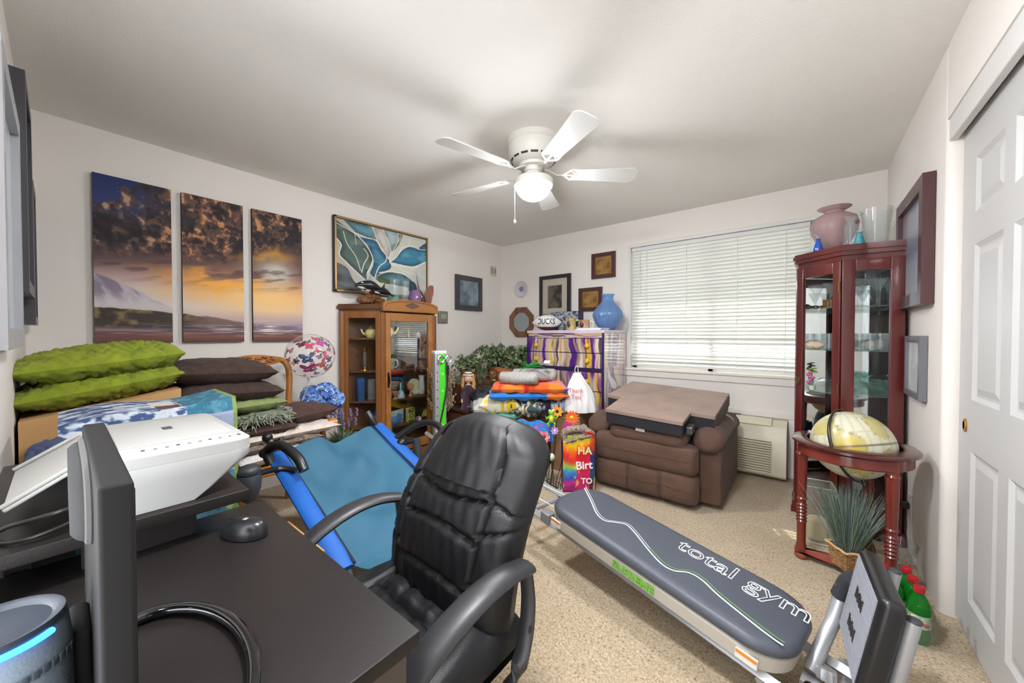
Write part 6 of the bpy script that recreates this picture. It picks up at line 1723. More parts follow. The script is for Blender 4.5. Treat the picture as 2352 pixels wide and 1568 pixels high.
for s_, (x0, x1) in ((-1, (RX0, RX0 + .19)), (1, (RX1 - .19, RX1))):
    m = MB(); m.rbox(x0 + .02, x1 - .01 if s_ < 0 else x1 - .012, RY0, RY1, .035, .47, .02); m.build('arm_panel', M_su, rc_)
    m = MB()
    def pad(u, v, x0=x0, x1=x1, s_=s_):
        a = 2 * PI * u
        t = v
        y = RY0 - .055 + t * (RY1 - RY0 + .02)
        e = min(1, max(.0, math.sin(PI * min(1, max(0, t * 6 / 2)))) if t < .166 else 1)
        e = math.sqrt(max(0, 1 - (1 - min(1, t / .12)) ** 2)) * .85 + .15 if t < .12 else 1
        wr_ = .004 * math.sin(60 * t + 3 * math.cos(a)) * (t < .45)
        cx_ = (x0 + x1) / 2
        return (cx_ + (x1 - x0) / 2 * 1.06 * math.cos(a) * e, y, .485 + (.082 * math.sin(a) + wr_) * e * (1.0 if math.sin(a) > 0 else .8) - .05 * (1 - min(1, t / .2)) ** 2)
    m.grid(24, 40, pad, wrapx=True); m.f.append(tuple(range(24))[::-1]); m.f.append(tuple(40 * 24 + k for k in range(24)))
    m.build('arm_pad', M_su, rc_, ang=80)
# the two back sections laid flat
Ms = T(-.925, 3.0, .555, rx=math.radians(9.5))
m = MB(); lump(m, -.27, .285, -.345, .30, -.10, .02, .055, 3, .005); m.build('seat_cushion', M_su, rc_, ang=80, M=Ms)
m = MB(); lump(m, .12, .44, -.12, .40, -.045, .05, .045, 4, .006); lump(m, -.44, -.2, -.05, .40, -.03, .05, .045, 6, .005); m.build('back_wing', M_su, rc_, ang=80, M=Ms)
Mt2 = T(-.925, 3.0, .64, rx=math.radians(9.0), ry=math.radians(2.5))
poly = [(-.27, -.375), (.285, -.375), (.285, -.16), (.44, -.16), (.44, .42), (-.36, .42), (-.40, -.05), (-.27, -.07)]
m = MB(); m.prism(poly, .028, .052, Mt2); m.build('back_panel', M_su2, rc_, smooth=False)
m = MB(); m.prism([(p[0] * .985, p[1] * .985) for p in poly], -.055, .0275, Mt2); m.build('panel_lining', mat('black_lining', (34, 34, 40), .85, bump=.1, bs=200), rc_, smooth=False)
m = MB(); m.prism([(.289, -.15), (.436, -.15), (.444, .42), (.40, .42), (.42, -.12), (.29, -.12)], -.05, .0276, Mt2); m.build('panel_edge', M_su, rc_, smooth=False)
m = MB(); m.rbox(-.045, .02, -.352, -.345, -.085, -.06, .002, 2, M=Mt2); m.build('label_tag', M_trim, rc_)
m = MB(); m.rbox(.285, .33, -.30, -.22, -.06, -.005, .008, 3, M=Mt2); m.build('bracket', mat('bracket_steel', (120, 120, 124), .35, .9), rc_)
# ================================================================ SLIDING INCLINE BENCH (HOME GYM)
gO, gd, gn = Vector((-.03, 1.545, 0)), Vector((-.977, .213, 0)), Vector((.213, .977, 0))
SL = .112
def gp(s, n=0, h=0):          # along the rail, across it, above the rail line
    p = gO + gd * s + gn * n
    return Vector((p.x, p.y, .125 + SL * s + h))
gy_ = thing('home_gym', 'grey sliding bench exerciser on a sloping silver rail', 'exercise bench', tuple(gO), world=True)
M_sil = mat('silver_paint', (176, 178, 182), .35, .5)
M_pad = mat('bench_vinyl', (74, 78, 88), .45, bump=.08, bs=300)
M_tray = mat('bench_tray', (186, 180, 170), .45)
gx_ = Vector((gd.x, gd.y, SL)).normalized(); GM = frame3(tuple(gp(0)), -gx_, gn)   # local: -x along rail towards the tower, y across, z up
def rrect(x0, x1, hw, r0, r1, n=10):
    P = []
    for (cx_, cy_, a0, r) in ((x1 - r1, hw - r1, 0, r1), (x0 + r0, hw - r0, PI / 2, r0), (x0 + r0, -hw + r0, PI, r0), (x1 - r1, -hw + r1, 3 * PI / 2, r1)):
        for k in range(n): P.append((cx_ + r * math.cos(a0 + PI / 2 * k / (n - 1)), cy_ + r * math.sin(a0 + PI / 2 * k / (n - 1))))
    return P
def slab(m, rows, M):
    n = len(rows[0][1]); V, F = [], []
    for z, P in rows: V += [(x, y, z) for x, y in P]
    for i in range(len(rows) - 1):
        for k in range(n): F.append((i * n + k, i * n + (k + 1) % n, (i + 1) * n + (k + 1) % n, (i + 1) * n + k))
    F.append(tuple(range(n))[::-1]); F.append(tuple((len(rows) - 1) * n + k for k in range(n)))
    m.add(V, F, M)
X0, X1, HW = -1.03, .035, .185
def RR(d): return rrect(X0 + d, X1 - d, HW - d, .13, .13)
m = MB(); slab(m, [(.055, RR(.012)), (.066, RR(.002)), (.078, RR(0)), (.092, RR(.004)), (.101, RR(.016)), (.106, RR(.04))], GM); pad = m.build('glide_board', M_pad, gy_, ang=50)
m = MB(); slab(m, [(-.012, RR(.03)), (.0, RR(.012)), (.05, RR(.006)), (.056, RR(.012))], GM); tray = m.build('board_tray', M_tray, gy_, ang=40)
for x in (X0 + .10, X1 - .10):
    m = MB(); m.rbox(x - .045, x + .02, -HW + .0015, -HW + .01, .008, .042, .002, 2, M=GM); lb_ = m.build('label_sticker', M_trim, gy_)
    m = MB(); m.box(x - .043, x + .018, -HW + .0005, -HW + .0014, .028, .039, M=GM); sub(m.build('orange_stripe', mat('warning_orange', (222, 130, 34), .5), gy_, smooth=False), lb_)
M_wl = mat('white_print', (232, 234, 236), .5)
def curve_on(pts, r, mt, nm):
    m = MB(); m.tube([GM @ Vector((x, y, .1075)) for x, y in catm(pts, 8)], r, 6, flat=.3, up=(0, 0, 1)); m.build(nm, mt, gy_)
wav = [(-1.0, .10), (-.90, .03), (-.80, -.045), (-.74, -.062), (-.70, -.03), (-.66, .0), (-.60, -.02), (-.50, -.075), (-.42, -.11), (-.37, -.105), (-.33, -.065), (-.28, -.06), (-.20, -.09), (-.05, -.125), (.0, -.13)]
curve_on(wav, .0034, M_wl, 'swoosh')
curve_on([(x, y + .014) for x, y in wav[:8]] , .0014, M_wl, 'thin_swoosh'); curve_on([(x, y + .016) for x, y in wav[7:]], .0014, mat('print_green', (120, 190, 90), .5), 'green_swoosh')
# lettering runs along the board, read from the far side
text('lettering', 'total gym', .125, M_wl, gy_, GM @ T(-.205, .085, .1072) @ T(s=(1, 1, 1)) @ T(), outline=.0022)
text('side_lettering', 'SUPREME', .048, mat('supreme_green', (110, 180, 60), .5), gy_, GM @ frame3((-.50, -HW + .004, .026), (1, 0, 0), (0, 0, 1)), .001, .0015)
for s_ in (-1, 1):
    m = MB(); a, b = gp(-.16, s_ * .13, -.035), gp(2.52, s_ * .13, -.035)
    m.tube([a, b], .02, 4, up=(0, 0, 1)); m.build('rail', M_sil, gy_, smooth=False)
    m = MB(); m.rbox(-.03, .03, -.025, .025, -.035, .02, .004, 2, M=GM @ T(X0 - .01, s_ * .14, -.0)); m.build('roller_bracket', mat('bracket_grey', (140, 142, 146), .4, .4), gy_)
m = MB(); m.tube(catm([gp(.95, .05, .05), gp(1.5, .05, .0), gp(2.45, .05, -.0)], 4), .003, 6); m.build('cable', M_trim, gy_)
m = MB(); m.tube(catm([gp(.95, -.08, .03), gp(1.5, -.08, .0), gp(2.45, -.08, -.0)], 4), .003, 6); m.build('cable', M_trim, gy_)
for s_ in (.05, 1.2, 2.4):
    m = MB(); m.tube([gp(s_, -.13, -.06), gp(s_, .13, -.06)], .014, 8); m.build('cross_bar', M_sil, gy_)
# tower
tw = gp(2.53)
m = MB(); Mw = frame3((tw.x, tw.y, 0), gn, (0, 0, 1)); lean = T(rx=0)
m.rbox(-.055, .055, .04, 1.05, -.03, .03, .01, 3, M=Mw); m.build('tower_column', M_sil, gy_)
m = MB(); m.box(-.012, .040, .30, 1.045, -.0312, -.0302, M=Mw); m.box(-.012, .040, .30, 1.045, .0302, .0312, M=Mw); m.build('green_panel', mat('neon_green', (70, 210, 40), .4), gy_, smooth=False)
for k in range(9):
    m = MB(); m.cyl((-.036, .36 + .075 * k, .0305), (-.036, .36 + .075 * k, .032), .006, n=8, M=Mw); m.build('pin_hole', M_bk, gy_)
    if k % 2 == 0: text('scale_mark', str(7 + k // 2), .03, M_wl, gy_, Mw @ T(.014, .42 + .075 * k, .0315), .0003)
m = MB(); m.rbox(-.06, .06, 1.04, 1.075, -.034, .034, .01, 3, M=Mw); m.build('top_cap', mat('cap_white', (206, 210, 206), .4), gy_)
for s_ in (-1, 1):
    m = MB(); m.tube([(.03 + s_ * .04, 1.02 + .035 * math.sin(a), .045 + .0 * s_ + .03 * 0 + .035 * math.cos(a) * 0) if False else (.03 + s_ * .035 + .028 * math.cos(a), 1.0 + .03 * math.sin(a), .045) for a in [2 * PI * k / 16 for k in range(16)]], .006, 6, closed=True, M=Mw); m.build('pulley', mat('chrome', (200, 204, 208), .15, 1), gy_)
m = MB(); m.tube(catm([(.045, .97, .05), (.05, .9, .055), (.04, .75, .06), (.0, .55, .06), (-.06, .3, .06), (-.08, .12, .08)], 6), .007, 8, M=Mw); m.build('pull_strap', M_bk, gy_)
m = MB(); m.rbox(-.012, .012, .86, .95, .045, .065, .006, 3, M=Mw @ T(.05)); m.build('strap_grip', M_bk, gy_)
m = MB(); m.tube([Mw @ Vector((-.28, .022, 0)), Mw @ Vector((.28, .022, 0))], .022, 10); m.build('tower_foot', M_sil, gy_)
# foot end: stand tubes, squat plate, knob
m = MB()
m.tube([gp(-.03, 0, -.05), gp(-.13, 0, -.06), gp(-.17, 0, -.075)], .028, 10, flat=.7); m.build('end_bracket', M_sil, gy_)
m = MB(); m.tube(catm([gp(-.05, .02, -.03), (.06, 1.63, .17), (.085, 1.68, .22), (.105, 1.72, .29), (.11, 1.71, .33)], 6), .022, 12); m.build('handle_tube', M_sil, gy_)
m = MB(); m.tube([(.102, 1.72, .285), (.12, 1.71, .345), (.135, 1.69, .375)], .027, 12); m.build('handle_grip', mat('foam_grip', (52, 53, 57), .7), gy_)
for y in (1.66, 1.40):
    m = MB(); m.tube([(.16, y, .02), (.195, y, .25), (.228, y, .455)], .017, 14); m.build('plate_tube', M_sil, gy_)
    m = MB(); m.ell((.2282, y, .457), (.018, .018, .006), 14, 6); m.build('tube_cap', MATS['foam_grip'], gy_)
m = MB(); m.tube([(.11, 1.30, .022), (.12, 1.76, .022)], .022, 12); m.build('floor_bar', M_sil, gy_)
m = MB(); m.tube([gp(-.16, 0, -.085), (.15, 1.51, .03)], .026, 12); m.build('stand_tube', M_sil, gy_)
A, B, C_, D_ = Vector((.178, 1.69, .485)), Vector((.192, 1.365, .50)), Vector((.138, 1.365, .215)), Vector((.122, 1.69, .185))
MP = frame3(tuple((A + B + C_ + D_) / 4), B - A, A - D_)
m = MB(); m.rbox(-.168, .168, -.150, .150, -.028, .028, .022, 4, M=MP); pl = m.build('foot_plate', M_bk, gy_)
sg = 1 if MP.col[2].x < 0 else -1
zf = .0285 * sg
m = MB(); m.box(-.145, .145, -.128, .128, min(zf, zf - .002 * sg), max(zf, zf + .0005 * sg), M=MP); gf = m.build('grip_face', mat('grip_face', (150, 152, 160), .6), gy_, smooth=False); sub(gf, pl)
for k in range(30):
    y = -.124 + k * .0085
    m = MB(); m.box(-.145, .145, y, y + .004, min(zf, zf + .0025 * sg), max(zf, zf + .0025 * sg), M=MP); r_ = m.build('grip_rib', MATS['grip_face'], gy_, smooth=False); sub(r_, pl)
for k, dy in enumerate((.045, -.05)):
    m = MB()
    for q in range(7):
        m.rbox(-.05 + .015 * q - .006, -.05 + .015 * q + .006, dy - .018 + .004 * (q % 2), dy + .018 - .004 * (q % 3), min(zf + .001 * sg, zf + .0036 * sg), max(zf + .001 * sg, zf + .0036 * sg), .001, 1, M=MP)
    l_ = m.build('plate_lettering', M_ink, gy_); sub(l_, pl); l_['kind'] = 'stuff'
m = MB(); m.lathe([(0, 0), (.026, 0), (.028, .008), (.028, .026), (.022, .032), (0, .034)], 24, M=T(.062, 1.545, .09, rx=-.35), lobes=12, amp=.05); m.build('adjust_knob', M_sil, gy_)
m = MB(); m.lathe([(0, 0), (.018, 0), (.018, .004), (0, .004)], 18, M=frame3(tuple(gp(-.06, -.031, -.045)), -gx_, (0, 0, 1))); m.build('round_badge', M_ink, gy_)

# ================================================================ GREEN SODA BOTTLES
M_soda = glass('green_soda', (90, 190, 90), .03, 1.5, .42, (36, 150, 50))
M_cap = mat('red_cap', (168, 24, 34), .4)
def bottle(x, y, label, lab):
    t = thing('soda_bottle', label, 'bottle', (x, y, 0), random.uniform(-.4, .4), 'pack of green soda bottles by the closet')
    m = MB(); m.lathe([(0, .004), (.022, 0), (.031, .006), (.0335, .03), (.033, .055), (.0315, .075), (.033, .095), (.0335, .13), (.030, .155), (.020, .178), (.0145, .188), (.0145, .196), (0, .196)], 24); m.build('body', M_soda, t)
    m = MB(); m.lathe([(0, .194), (.0165, .194), (.0168, .197), (.0165, .214), (.0155, .216), (0, .216)], 24, lobes=24, amp=.015); m.build('cap', M_cap, t)
    m = MB(); m.lathe([(.0338, .065), (.0338, .115)], 24); m.f = m.f[:24]; m.build('label', mat('soda_label', (34, 128, 60), .4, col2=(226, 226, 200), vs=26), t)
    if lab:
        text('numeral', '7', .045, M_wl, t, frame3((-.028 * .62, -.035 * .99 + .003, .092), (.85, -.5, 0), (0, 0, 1)), .0006, .001)
        text('word', 'UP', .017, M_wl, t, frame3((-.030, -.0265, .092), (.7, -.7, 0), (0, 0, 1)), .0006)
        m = MB(); m.ell((.014, -.033, .083), (.008, .003, .008), 10, 6); m.build('red_dot', M_cap, t)
for (x, y, lb, l_) in ((.272, 2.235, 'green soda bottle with a red cap, the one beside the exercise plate', 0), (.295, 2.168, 'green soda bottle with a red cap in front, next to the exercise plate', 0), (.345, 2.262, 'green soda bottle with a red cap, rear one against the wall', 0), (.352, 2.190, 'green soda bottle with a red cap in the middle of the wall row', 0), (.358, 2.118, 'green soda bottle with a large 7 on its label nearest the closet', 1)):
    bottle(x, y, lb, l_)
m = MB(); m.sheet(24, 6, lambda u, v: (.318 + .088 * math.copysign(abs(math.cos(2 * PI * u)) ** .5, math.cos(2 * PI * u)) + .04 * (v - .5) * 0, 2.185 + .125 * math.copysign(abs(math.sin(2 * PI * u)) ** .5, math.sin(2 * PI * u)), .012 + .10 * v), .0006)
one('shrink_wrap', m, glass('wrap_film', (250, 252, 252), .08, 1.4, .05, (235, 238, 238)), 'clear plastic wrap round the pack of soda bottles', 'wrap')

# ================================================================ BASKET OF GRASS, LANTERN
bk_ = thing('grass_basket', 'square wicker basket of grey green grass on the globe stand shelf', 'plant', (.175, 2.455, .053), rz=.62)
m = MB()
rows = 9
def wick(u, v):
    a = 2 * PI * u
    s_ = .046 + .014 * v
    ex = max(-1, min(1, 1.35 * math.cos(a))); ey = max(-1, min(1, 1.35 * math.sin(a)))
    w_ = .003 * math.cos(PI * rows * v * 2) * math.cos(40 * a) + .002 * math.cos(2 * PI * rows * v)
    return (s_ * ex * (1 + w_ * 14), s_ * ey * (1 + w_ * 14), .098 * v)
m.grid(160, 54, wick, wrapx=True); m.f.append(tuple(range(160))[::-1]); m.build('basket', mat('wicker', (184, 142, 92), .7, col2=(120, 82, 46), vs=60, bump=.5, bs=120), bk_)
m = MB(); m.tube([(wick(k / 48, 1)[0], wick(k / 48, 1)[1], .098) for k in range(48)], .006, 8, closed=True); m.build('rim', mat('wicker_rim', (206, 168, 116), .7, bump=.5, bs=150), bk_)
m = MB(); m.box(-.055, .055, -.055, .055, .075, .085); m.build('soil', mat('soil', (50, 40, 32), 1), bk_, smooth=False)
rg = random.Random(21)
for ci, c_ in enumerate(((112, 138, 106), (84, 110, 86), (152, 162, 150), (112, 116, 134))):
    m = MB()
    for k in range(220):
        a = rg.uniform(0, 2 * PI); r_ = rg.uniform(0, .045); tl_ = rg.uniform(.0, .55) * (r_ / .045 * .6 + .4)
        h = rg.uniform(.2, .34)
        d = Vector((math.cos(a) * tl_, math.sin(a) * tl_, 1)).normalized()
        p = Vector((r_ * math.cos(a), r_ * math.sin(a), .08)); q = p + d * h * .6; e = p + d * h + Vector((math.cos(a), math.sin(a), -.3)) * .03 * tl_
        m.tube([p, q, e], [.0013, .0011, .0004], 3, caps=False)
    o = m.build('grass', mat('grass_%d' % ci, c_, .7), bk_); o['kind'] = 'stuff'
ln = thing('wire_lantern', 'hammered glass lantern in a pale wire frame beside the curio', 'lantern', (.06, 2.80, 0), rz=.1)
for (x, y) in ((-.075, -.075), (.075, -.075), (.075, .075), (-.075, .075)):
    m = MB(); m.tube([(x, y, 0), (x, y, .33)], .004, 6); m.build('post', mat('pale_wire', (206, 204, 196), .4, .3), ln)
for z in (.006, .33):
    m = MB(); m.tube([(-.075, -.075, z), (.075, -.075, z), (.075, .075, z), (-.075, .075, z)], .004, 6, closed=True); m.build('hoop', MATS['pale_wire'], ln)
for k in range(4):
    m = MB(); m.box(-.07, .07, -.073, -.070, .01, .325, M=T(rz=k * PI / 2)); m.build('pane', glass('hammered', (250, 252, 250), .12, 1.5, .12, (232, 230, 222)), ln, smooth=False)
m = MB(); m.lathe([(0, .012), (.045, .012), (.048, .02), (.048, .12), (.04, .128), (0, .122)], 24); m.build('candle', mat('cream_wax', (222, 204, 164), .5), ln)
m = MB(); m.lathe([(0, 0), (.03, 0), (.045, .04), (.06, .09), (.075, .13), (.07, .13), (.05, .08), (0, .02)], 24); one('glass_bowl', m, G_clear, 'clear glass bowl on the carpet between globe stand and wall', 'bowl', loc=(.39, 2.74, 0.001))
# ================================================================ PAINTED DRESSER
def LD(l, d): return (.778 * l - .628 * d, .628 * l + .778 * d)      # across and along the view
DX0, DX1, DY0, DY1, DT = -2.435, -1.517, 3.285, 3.845, 1.262
dr = thing('painted_dresser', 'tall chest of drawers painted in purple and gold streaks', 'dresser', ((DX0 + DX1) / 2, (DY0 + DY1) / 2, 0), world=True)
def dye(seed, pale=0):
    def f(u, v):          # v in metres of height / .4, long soft vertical runs
        w_ = fbm(u * 3, v * 2, 3, 7) - .5
        X = u * 18 + 2.0 * w_
        n, n2, n3 = fbm(X, v * .8, 3, 51), fbm(X * 1.2 + 30, v * .7, 3, 60), fbm(X * .9 + 60, v * .6, 3, 71)
        c = mixc(np.broadcast_to(np.array([198, 176, 172.]), u.shape + (3,)), (222, 212, 214), sm(n2, .40, .60))
        c = mixc(c, (176, 150, 112), sm(n3, .44, .66) * .9)
        c = mixc(c, (128, 84, 160), sm(n, .40, .58) * .9)
        c = mixc(c, (74, 30, 116), sm(n, .50, .66))
        c = mixc(c, (226, 190, 60), sm(n2, .58, .70) * .85)
        c = mixc(c, (132, 44, 96), sm(n3, .34, .28) * .7)
        c = mixc(c, (62, 52, 74), sm(fbm(X * 1.1 + 90, v * .8 + 9, 3, 82), .66, .74) * .8)
        return mixc(c, (214, 196, 214), np.full(u.shape, pale))
    return f
M_dye = mat('tie_dye_paint', attr=True, rough=.3, coat=.4)
M_pk = mat('deep_purple', (46, 32, 78), .35, coat=.3)
m = MB(); m.box(DX0 + .005, DX1 - .002, DY0 + .015, DY1, .03, DT - .03); m.build('carcass', M_pk, dr, smooth=False)
m = MB(); m.box(DX0, DX1 + .002, DY0 + .004, DY1 + .002, DT - .03, DT); m.build('top', mat('lilac_top', (206, 192, 206), .35, var=.1, vs=6, coat=.3), dr, smooth=False)
def drawer(z0, z1, seed, nm='drawer', y=DY0, knobs=True, rot=False):
    m = MB(); f = dye(seed)
    g = (lambda u, v: f(v * .12 + .1 * u, u * 3)) if rot else (lambda u, v: f(u, (z0 + v * (z1 - z0)) * 2.5))
    paint(m, 150, 40, lambda u, v: (DX0 + .016 + u * (DX1 - DX0 - .034), y, z0 + v * (z1 - z0)), g)
    k = len(m.v)
    m.box(DX0 + .016, DX1 - .018, y + .001, y + .02, z0, z1)
    m.c = np.concatenate([m.c, np.tile([.1, .05, .2, 1], (len(m.v) - k, 1))])
    d = m.build(nm, M_dye, dr, smooth=False)
    if knobs:
        for x in (-2.298, -1.685):
            q = MB(); zc = (z0 + z1) / 2
            q.lathe([(0, 0), (.008, 0), (.008, .012), (.022, .016), (.024, .024), (.018, .032), (0, .034)], 18, M=T(x, y, zc, rx=PI / 2)); kn = q.build('knob', mat('yellow_knob', (236, 182, 24), .3), dr); sub(kn, d)
drawer(1.182, 1.232, 5, 'top_rail', DY0 + .006, False, True)
drawer(1.036, 1.176, 12); drawer(.884, 1.028, 17)
drawer(.66, .842, 23); drawer(.45, .652, 29); drawer(.24, .442, 33); drawer(.06, .232, 37)
m = MB(); m.box(DX0, DX1, DY0 - .006, DY0 + .02, .846, .88); m.build('waist_rail', M_pk, dr, smooth=False)
for x in (DX0 + .003, DX1 - .016):
    m = MB(); m.box(x, x + .0125, DY0 - .004, DY0 + .018, .03, DT - .03); m.build('corner_strip', M_pk, dr, smooth=False)
# side panel with the horned-helmet profile
def sidecol(u, v):
    c = dye(51, .35)(u * .4, v * 1.4)
    X, Y = u, v * 1.23 / .56
    x, y = u, (v - .55) * 2.2
    horn = inpoly(x, y, [(.18, .42), (.30, .20), (.46, .12), (.58, .02), (.50, -.10), (.30, -.02), (.16, .16)])
    helm = inpoly(x, y, [(.42, .38), (.56, .34), (.70, .16), (.74, -.02), (.60, .0), (.52, .12), (.42, .24)])
    hair = inpoly(x, y, [(.36, -.10), (.62, -.02), (.80, -.06), (.86, -.26), (.66, -.46), (.62, -.56), (.52, -.42), (.30, -.50), (.20, -.52), (.30, -.30)])
    dark = inpoly(x, y, [(.32, -.06), (.60, -.04), (.76, .0), (.74, -.08), (.56, -.12), (.36, -.18)])
    for k, q in ((hair, (232, 204, 140)), (helm, (226, 206, 178)), (horn, (236, 234, 238)), (dark, (84, 48, 96))):
        c = np.where(k[..., None], np.array(q, float), c)
    for P in ([(.18, .42), (.30, .20), (.46, .12), (.58, .02)], [(.16, .16), (.30, -.02), (.50, -.10)], [(.30, -.50), (.36, -.30), (.38, -.12)], [(.52, -.42), (.48, -.25), (.52, -.14)], [(.66, -.46), (.64, -.28), (.7, -.1)]):
        c = mixc(c, (70, 56, 96), sm(dline(x, y, P), .018, .008))
    return c
def gloss_side():
    g_ = mat('side_gloss', attr=True, rough=.12, coat=1.0); g_.node_tree.nodes['Principled BSDF'].inputs['Coat IOR'].default_value = 2.4; g_.node_tree.nodes['Principled BSDF'].inputs['Coat Roughness'].default_value = .03
    return g_
m = MB(); paint(m, 80, 170, lambda u, v: (DX1 + .0015, DY0 + .01 + u * (DY1 - DY0 - .012), .04 + v * (DT - .075)), sidecol); o = m.build('side_panel', gloss_side(), dr, smooth=False); o['label'] = 'glossy side painted with a horned helmet profile'

# on the dresser
fb = thing('football', 'white football with black lettering on the dresser', 'football', (-2.24, 3.39, DT), rz=.5)
V = MB()
V.lathe([(.088 * math.sin(PI * k / 24) ** .8 if 0 < k < 24 else 0, -.165 + .33 * k / 24) for k in range(25)], 28, M=T(0, 0, .088, ry=PI / 2))
V.build('ball', mat('white_leather', (226, 224, 220), .4, bump=.2, bs=200), fb)
m = MB(); m.lathe([(.0885 * math.sin(PI * k / 24) ** .8 if 0 < k < 24 else 0, -.165 + .33 * k / 24) for k in range(25)], 28, M=T(0, 0, .088, ry=PI / 2)); 
m.v = [(p[0], p[1], min(p[2], .038)) for p in m.v]; m.build('brown_panel', mat('football_brown', (96, 48, 44), .5), fb)
o = text('lettering', 'DUCKS', .088, M_ink, fb, frame3((.0, -.09, .096), (1, 0, 0), (0, 0, 1)) @ T(s=(.66, 1, 1)), .0015, .0012)
for v_ in o.data.vertices:          # wrap the letters round the ball
    r_ = .088 * max(0, math.sin(PI * (v_.co.x + .165) / .33)) ** .8
    v_.co.y = v_.co.y + .09 - math.sqrt(max(0, r_ * r_ - (v_.co.z - .088) ** 2)) - .0016
for k in range(8):
    m = MB(); m.rbox(-.045 + k * .012, -.038 + k * .012, -.02, .004, .166, .172, .002, 1, M=T(rx=.25)); m.build('lace', M_trim, fb)
t = thing('fan_tin', 'printed navy and grey picture tin behind the football', 'tin', (-2.10, 3.56, DT))
m = MB(); paint(m, 80, 50, lambda u, v: (-.19 + .38 * u, -.061, .002 + .205 * v), lambda u, v: ramp(fbm(u * 9, v * 7, 5, 6), [(.3, (30, 32, 60)), (.42, (66, 70, 90)), (.5, (128, 140, 140)), (.6, (176, 180, 170)), (.7, (60, 46, 110))])); m.build('print', M_print, t, smooth=False)
m = MB(); m.rbox(-.192, .192, -.06, .06, 0, .21, .006); m.build('tin_box', mat('tin_navy', (62, 60, 92), .4, .3), t)
def painted_mug(x, y, label, c1, c2, c3, r, h, rz):
    t = mug('team_mug', (x, y, DT), rz, label, r, h, mat('mug_%d' % int(r * 1e4 + h * 1e5), c1, .3, col2=c2, vs=13), MATS['glazed_china'], 'mugs on the dresser')
    m = MB(); m.ell((-r * .3, -r * .93, h * .5), (r * .35, r * .14, h * .28), 12, 8); m.build('emblem', mat('emblem_%d' % int(h * 1e4), c3, .4), t)
painted_mug(-1.94, 3.40, 'cream and purple mug beside the football', (214, 196, 128), (150, 128, 84), (44, 34, 62), .052, .125, .35)
painted_mug(-1.79, 3.40, 'brown and cream mug with a clear handle', (206, 178, 132), (150, 92, 54), (34, 36, 60), .058, .105, .45)
m = MB(); m.box(-.14, .14, -.09, .09, 0, .012); m.box(-.12, .15, -.08, .1, .0121, .02); one('paper_stack', m, mat('paper_lilac', (226, 220, 232), .7), 'thin stack of papers at the edge of the dresser', 'papers', loc=(-1.70, 3.40, DT), rz=-.05)
m = MB()
pv = [(0, 0), (.06, 0), (.075, .01), (.12, .07), (.148, .14), (.15, .165), (.135, .205), (.10, .25), (.07, .285), (.056, .32), (.055, .35), (.068, .375), (.062, .375), (.048, .35), (.05, .315), (.09, .25), (.13, .2), (.14, .16), (.1, .06), (.05, .012), (0, .012)]
m.lathe(pv, 96, lobes=16, amp=.045, twist=11); one('blue_vase', m, glass('sky_glass', (196, 220, 244), .05, 1.9, .30, (150, 190, 232)), 'large ribbed sky blue glass vase on the dresser', 'vase', loc=(-1.62, 3.60, DT))

# ================================================================ CORNER TABLES, PLANTS, DOLL
t = thing('corner_stand', 'dark wooden stand in the corner carrying the ivy pots', 'table', (-2.78, 3.25, 0))
m = MB(); m.rbox(-.32, .32, -.3, .3, .66, .70, .006); m.build('top', M_oakd, t)
for (x, y) in ((-.28, -.26), (.28, -.26), (-.28, .26), (.28, .26)):
    m = MB(); m.rbox(x - .02, x + .02, y - .02, y + .02, 0, .66, .004, 2); m.build('leg', M_oakd, t)
t = thing('low_side_table', 'dark brown side table with a drawer behind the office chair', 'table', (-2.79, 2.68, 0), rz=.0)
m = MB(); m.rbox(-.22, .22, -.2, .2, .44, .47, .006); m.build('top', wood('walnut', (74, 46, 34), (50, 30, 22), .4, 6, (1, .2, 1)), t)
m = MB(); m.box(-.205, .205, -.185, .185, .30, .44); m.build('case', MATS['walnut'], t, smooth=False)
m = MB(); m.box(-.19, .19, -.19, -.186, .315, .425); m.build('drawer', wood('walnut_drawer', (92, 58, 42), (66, 40, 28), .4, 6), t, smooth=False)
for (x, y) in ((-.19, -.17), (.19, -.17), (-.19, .17), (.19, .17)):
    m = MB(); m.rbox(x - .017, x + .017, y - .017, y + .017, 0, .30, .003, 2); m.build('leg', MATS['walnut'], t)
def ivyleaf(m, p, n_, s_, spin):
    n_ = Vector(n_).normalized(); a = n_.orthogonal().normalized(); b = n_.cross(a)
    a2 = a * math.cos(spin) + b * math.sin(spin); b2 = n_.cross(a2)
    pts = [(0, -.1), (.35, -.35), (.3, -.02), (.55, .15), (.25, .25), (0, .75), (-.25, .25), (-.55, .15), (-.3, -.02), (-.35, -.35)]
    k = len(m.v)
    m.v.append(tuple(Vector(p) + n_ * s_ * .08))
    m.v += [tuple(Vector(p) + a2 * x * s_ + b2 * y * s_ - n_ * s_ * .15 * abs(x)) for x, y in pts]
    m.f += [(k, k + 1 + i, k + 1 + (i + 1) % 10) for i in range(10)]
M_ivy = [mat('ivy_%d' % i, c_, .55, var=.2, vs=14) for i, c_ in enumerate(((74, 96, 56), (48, 70, 42), (112, 130, 82), (140, 150, 112)))]
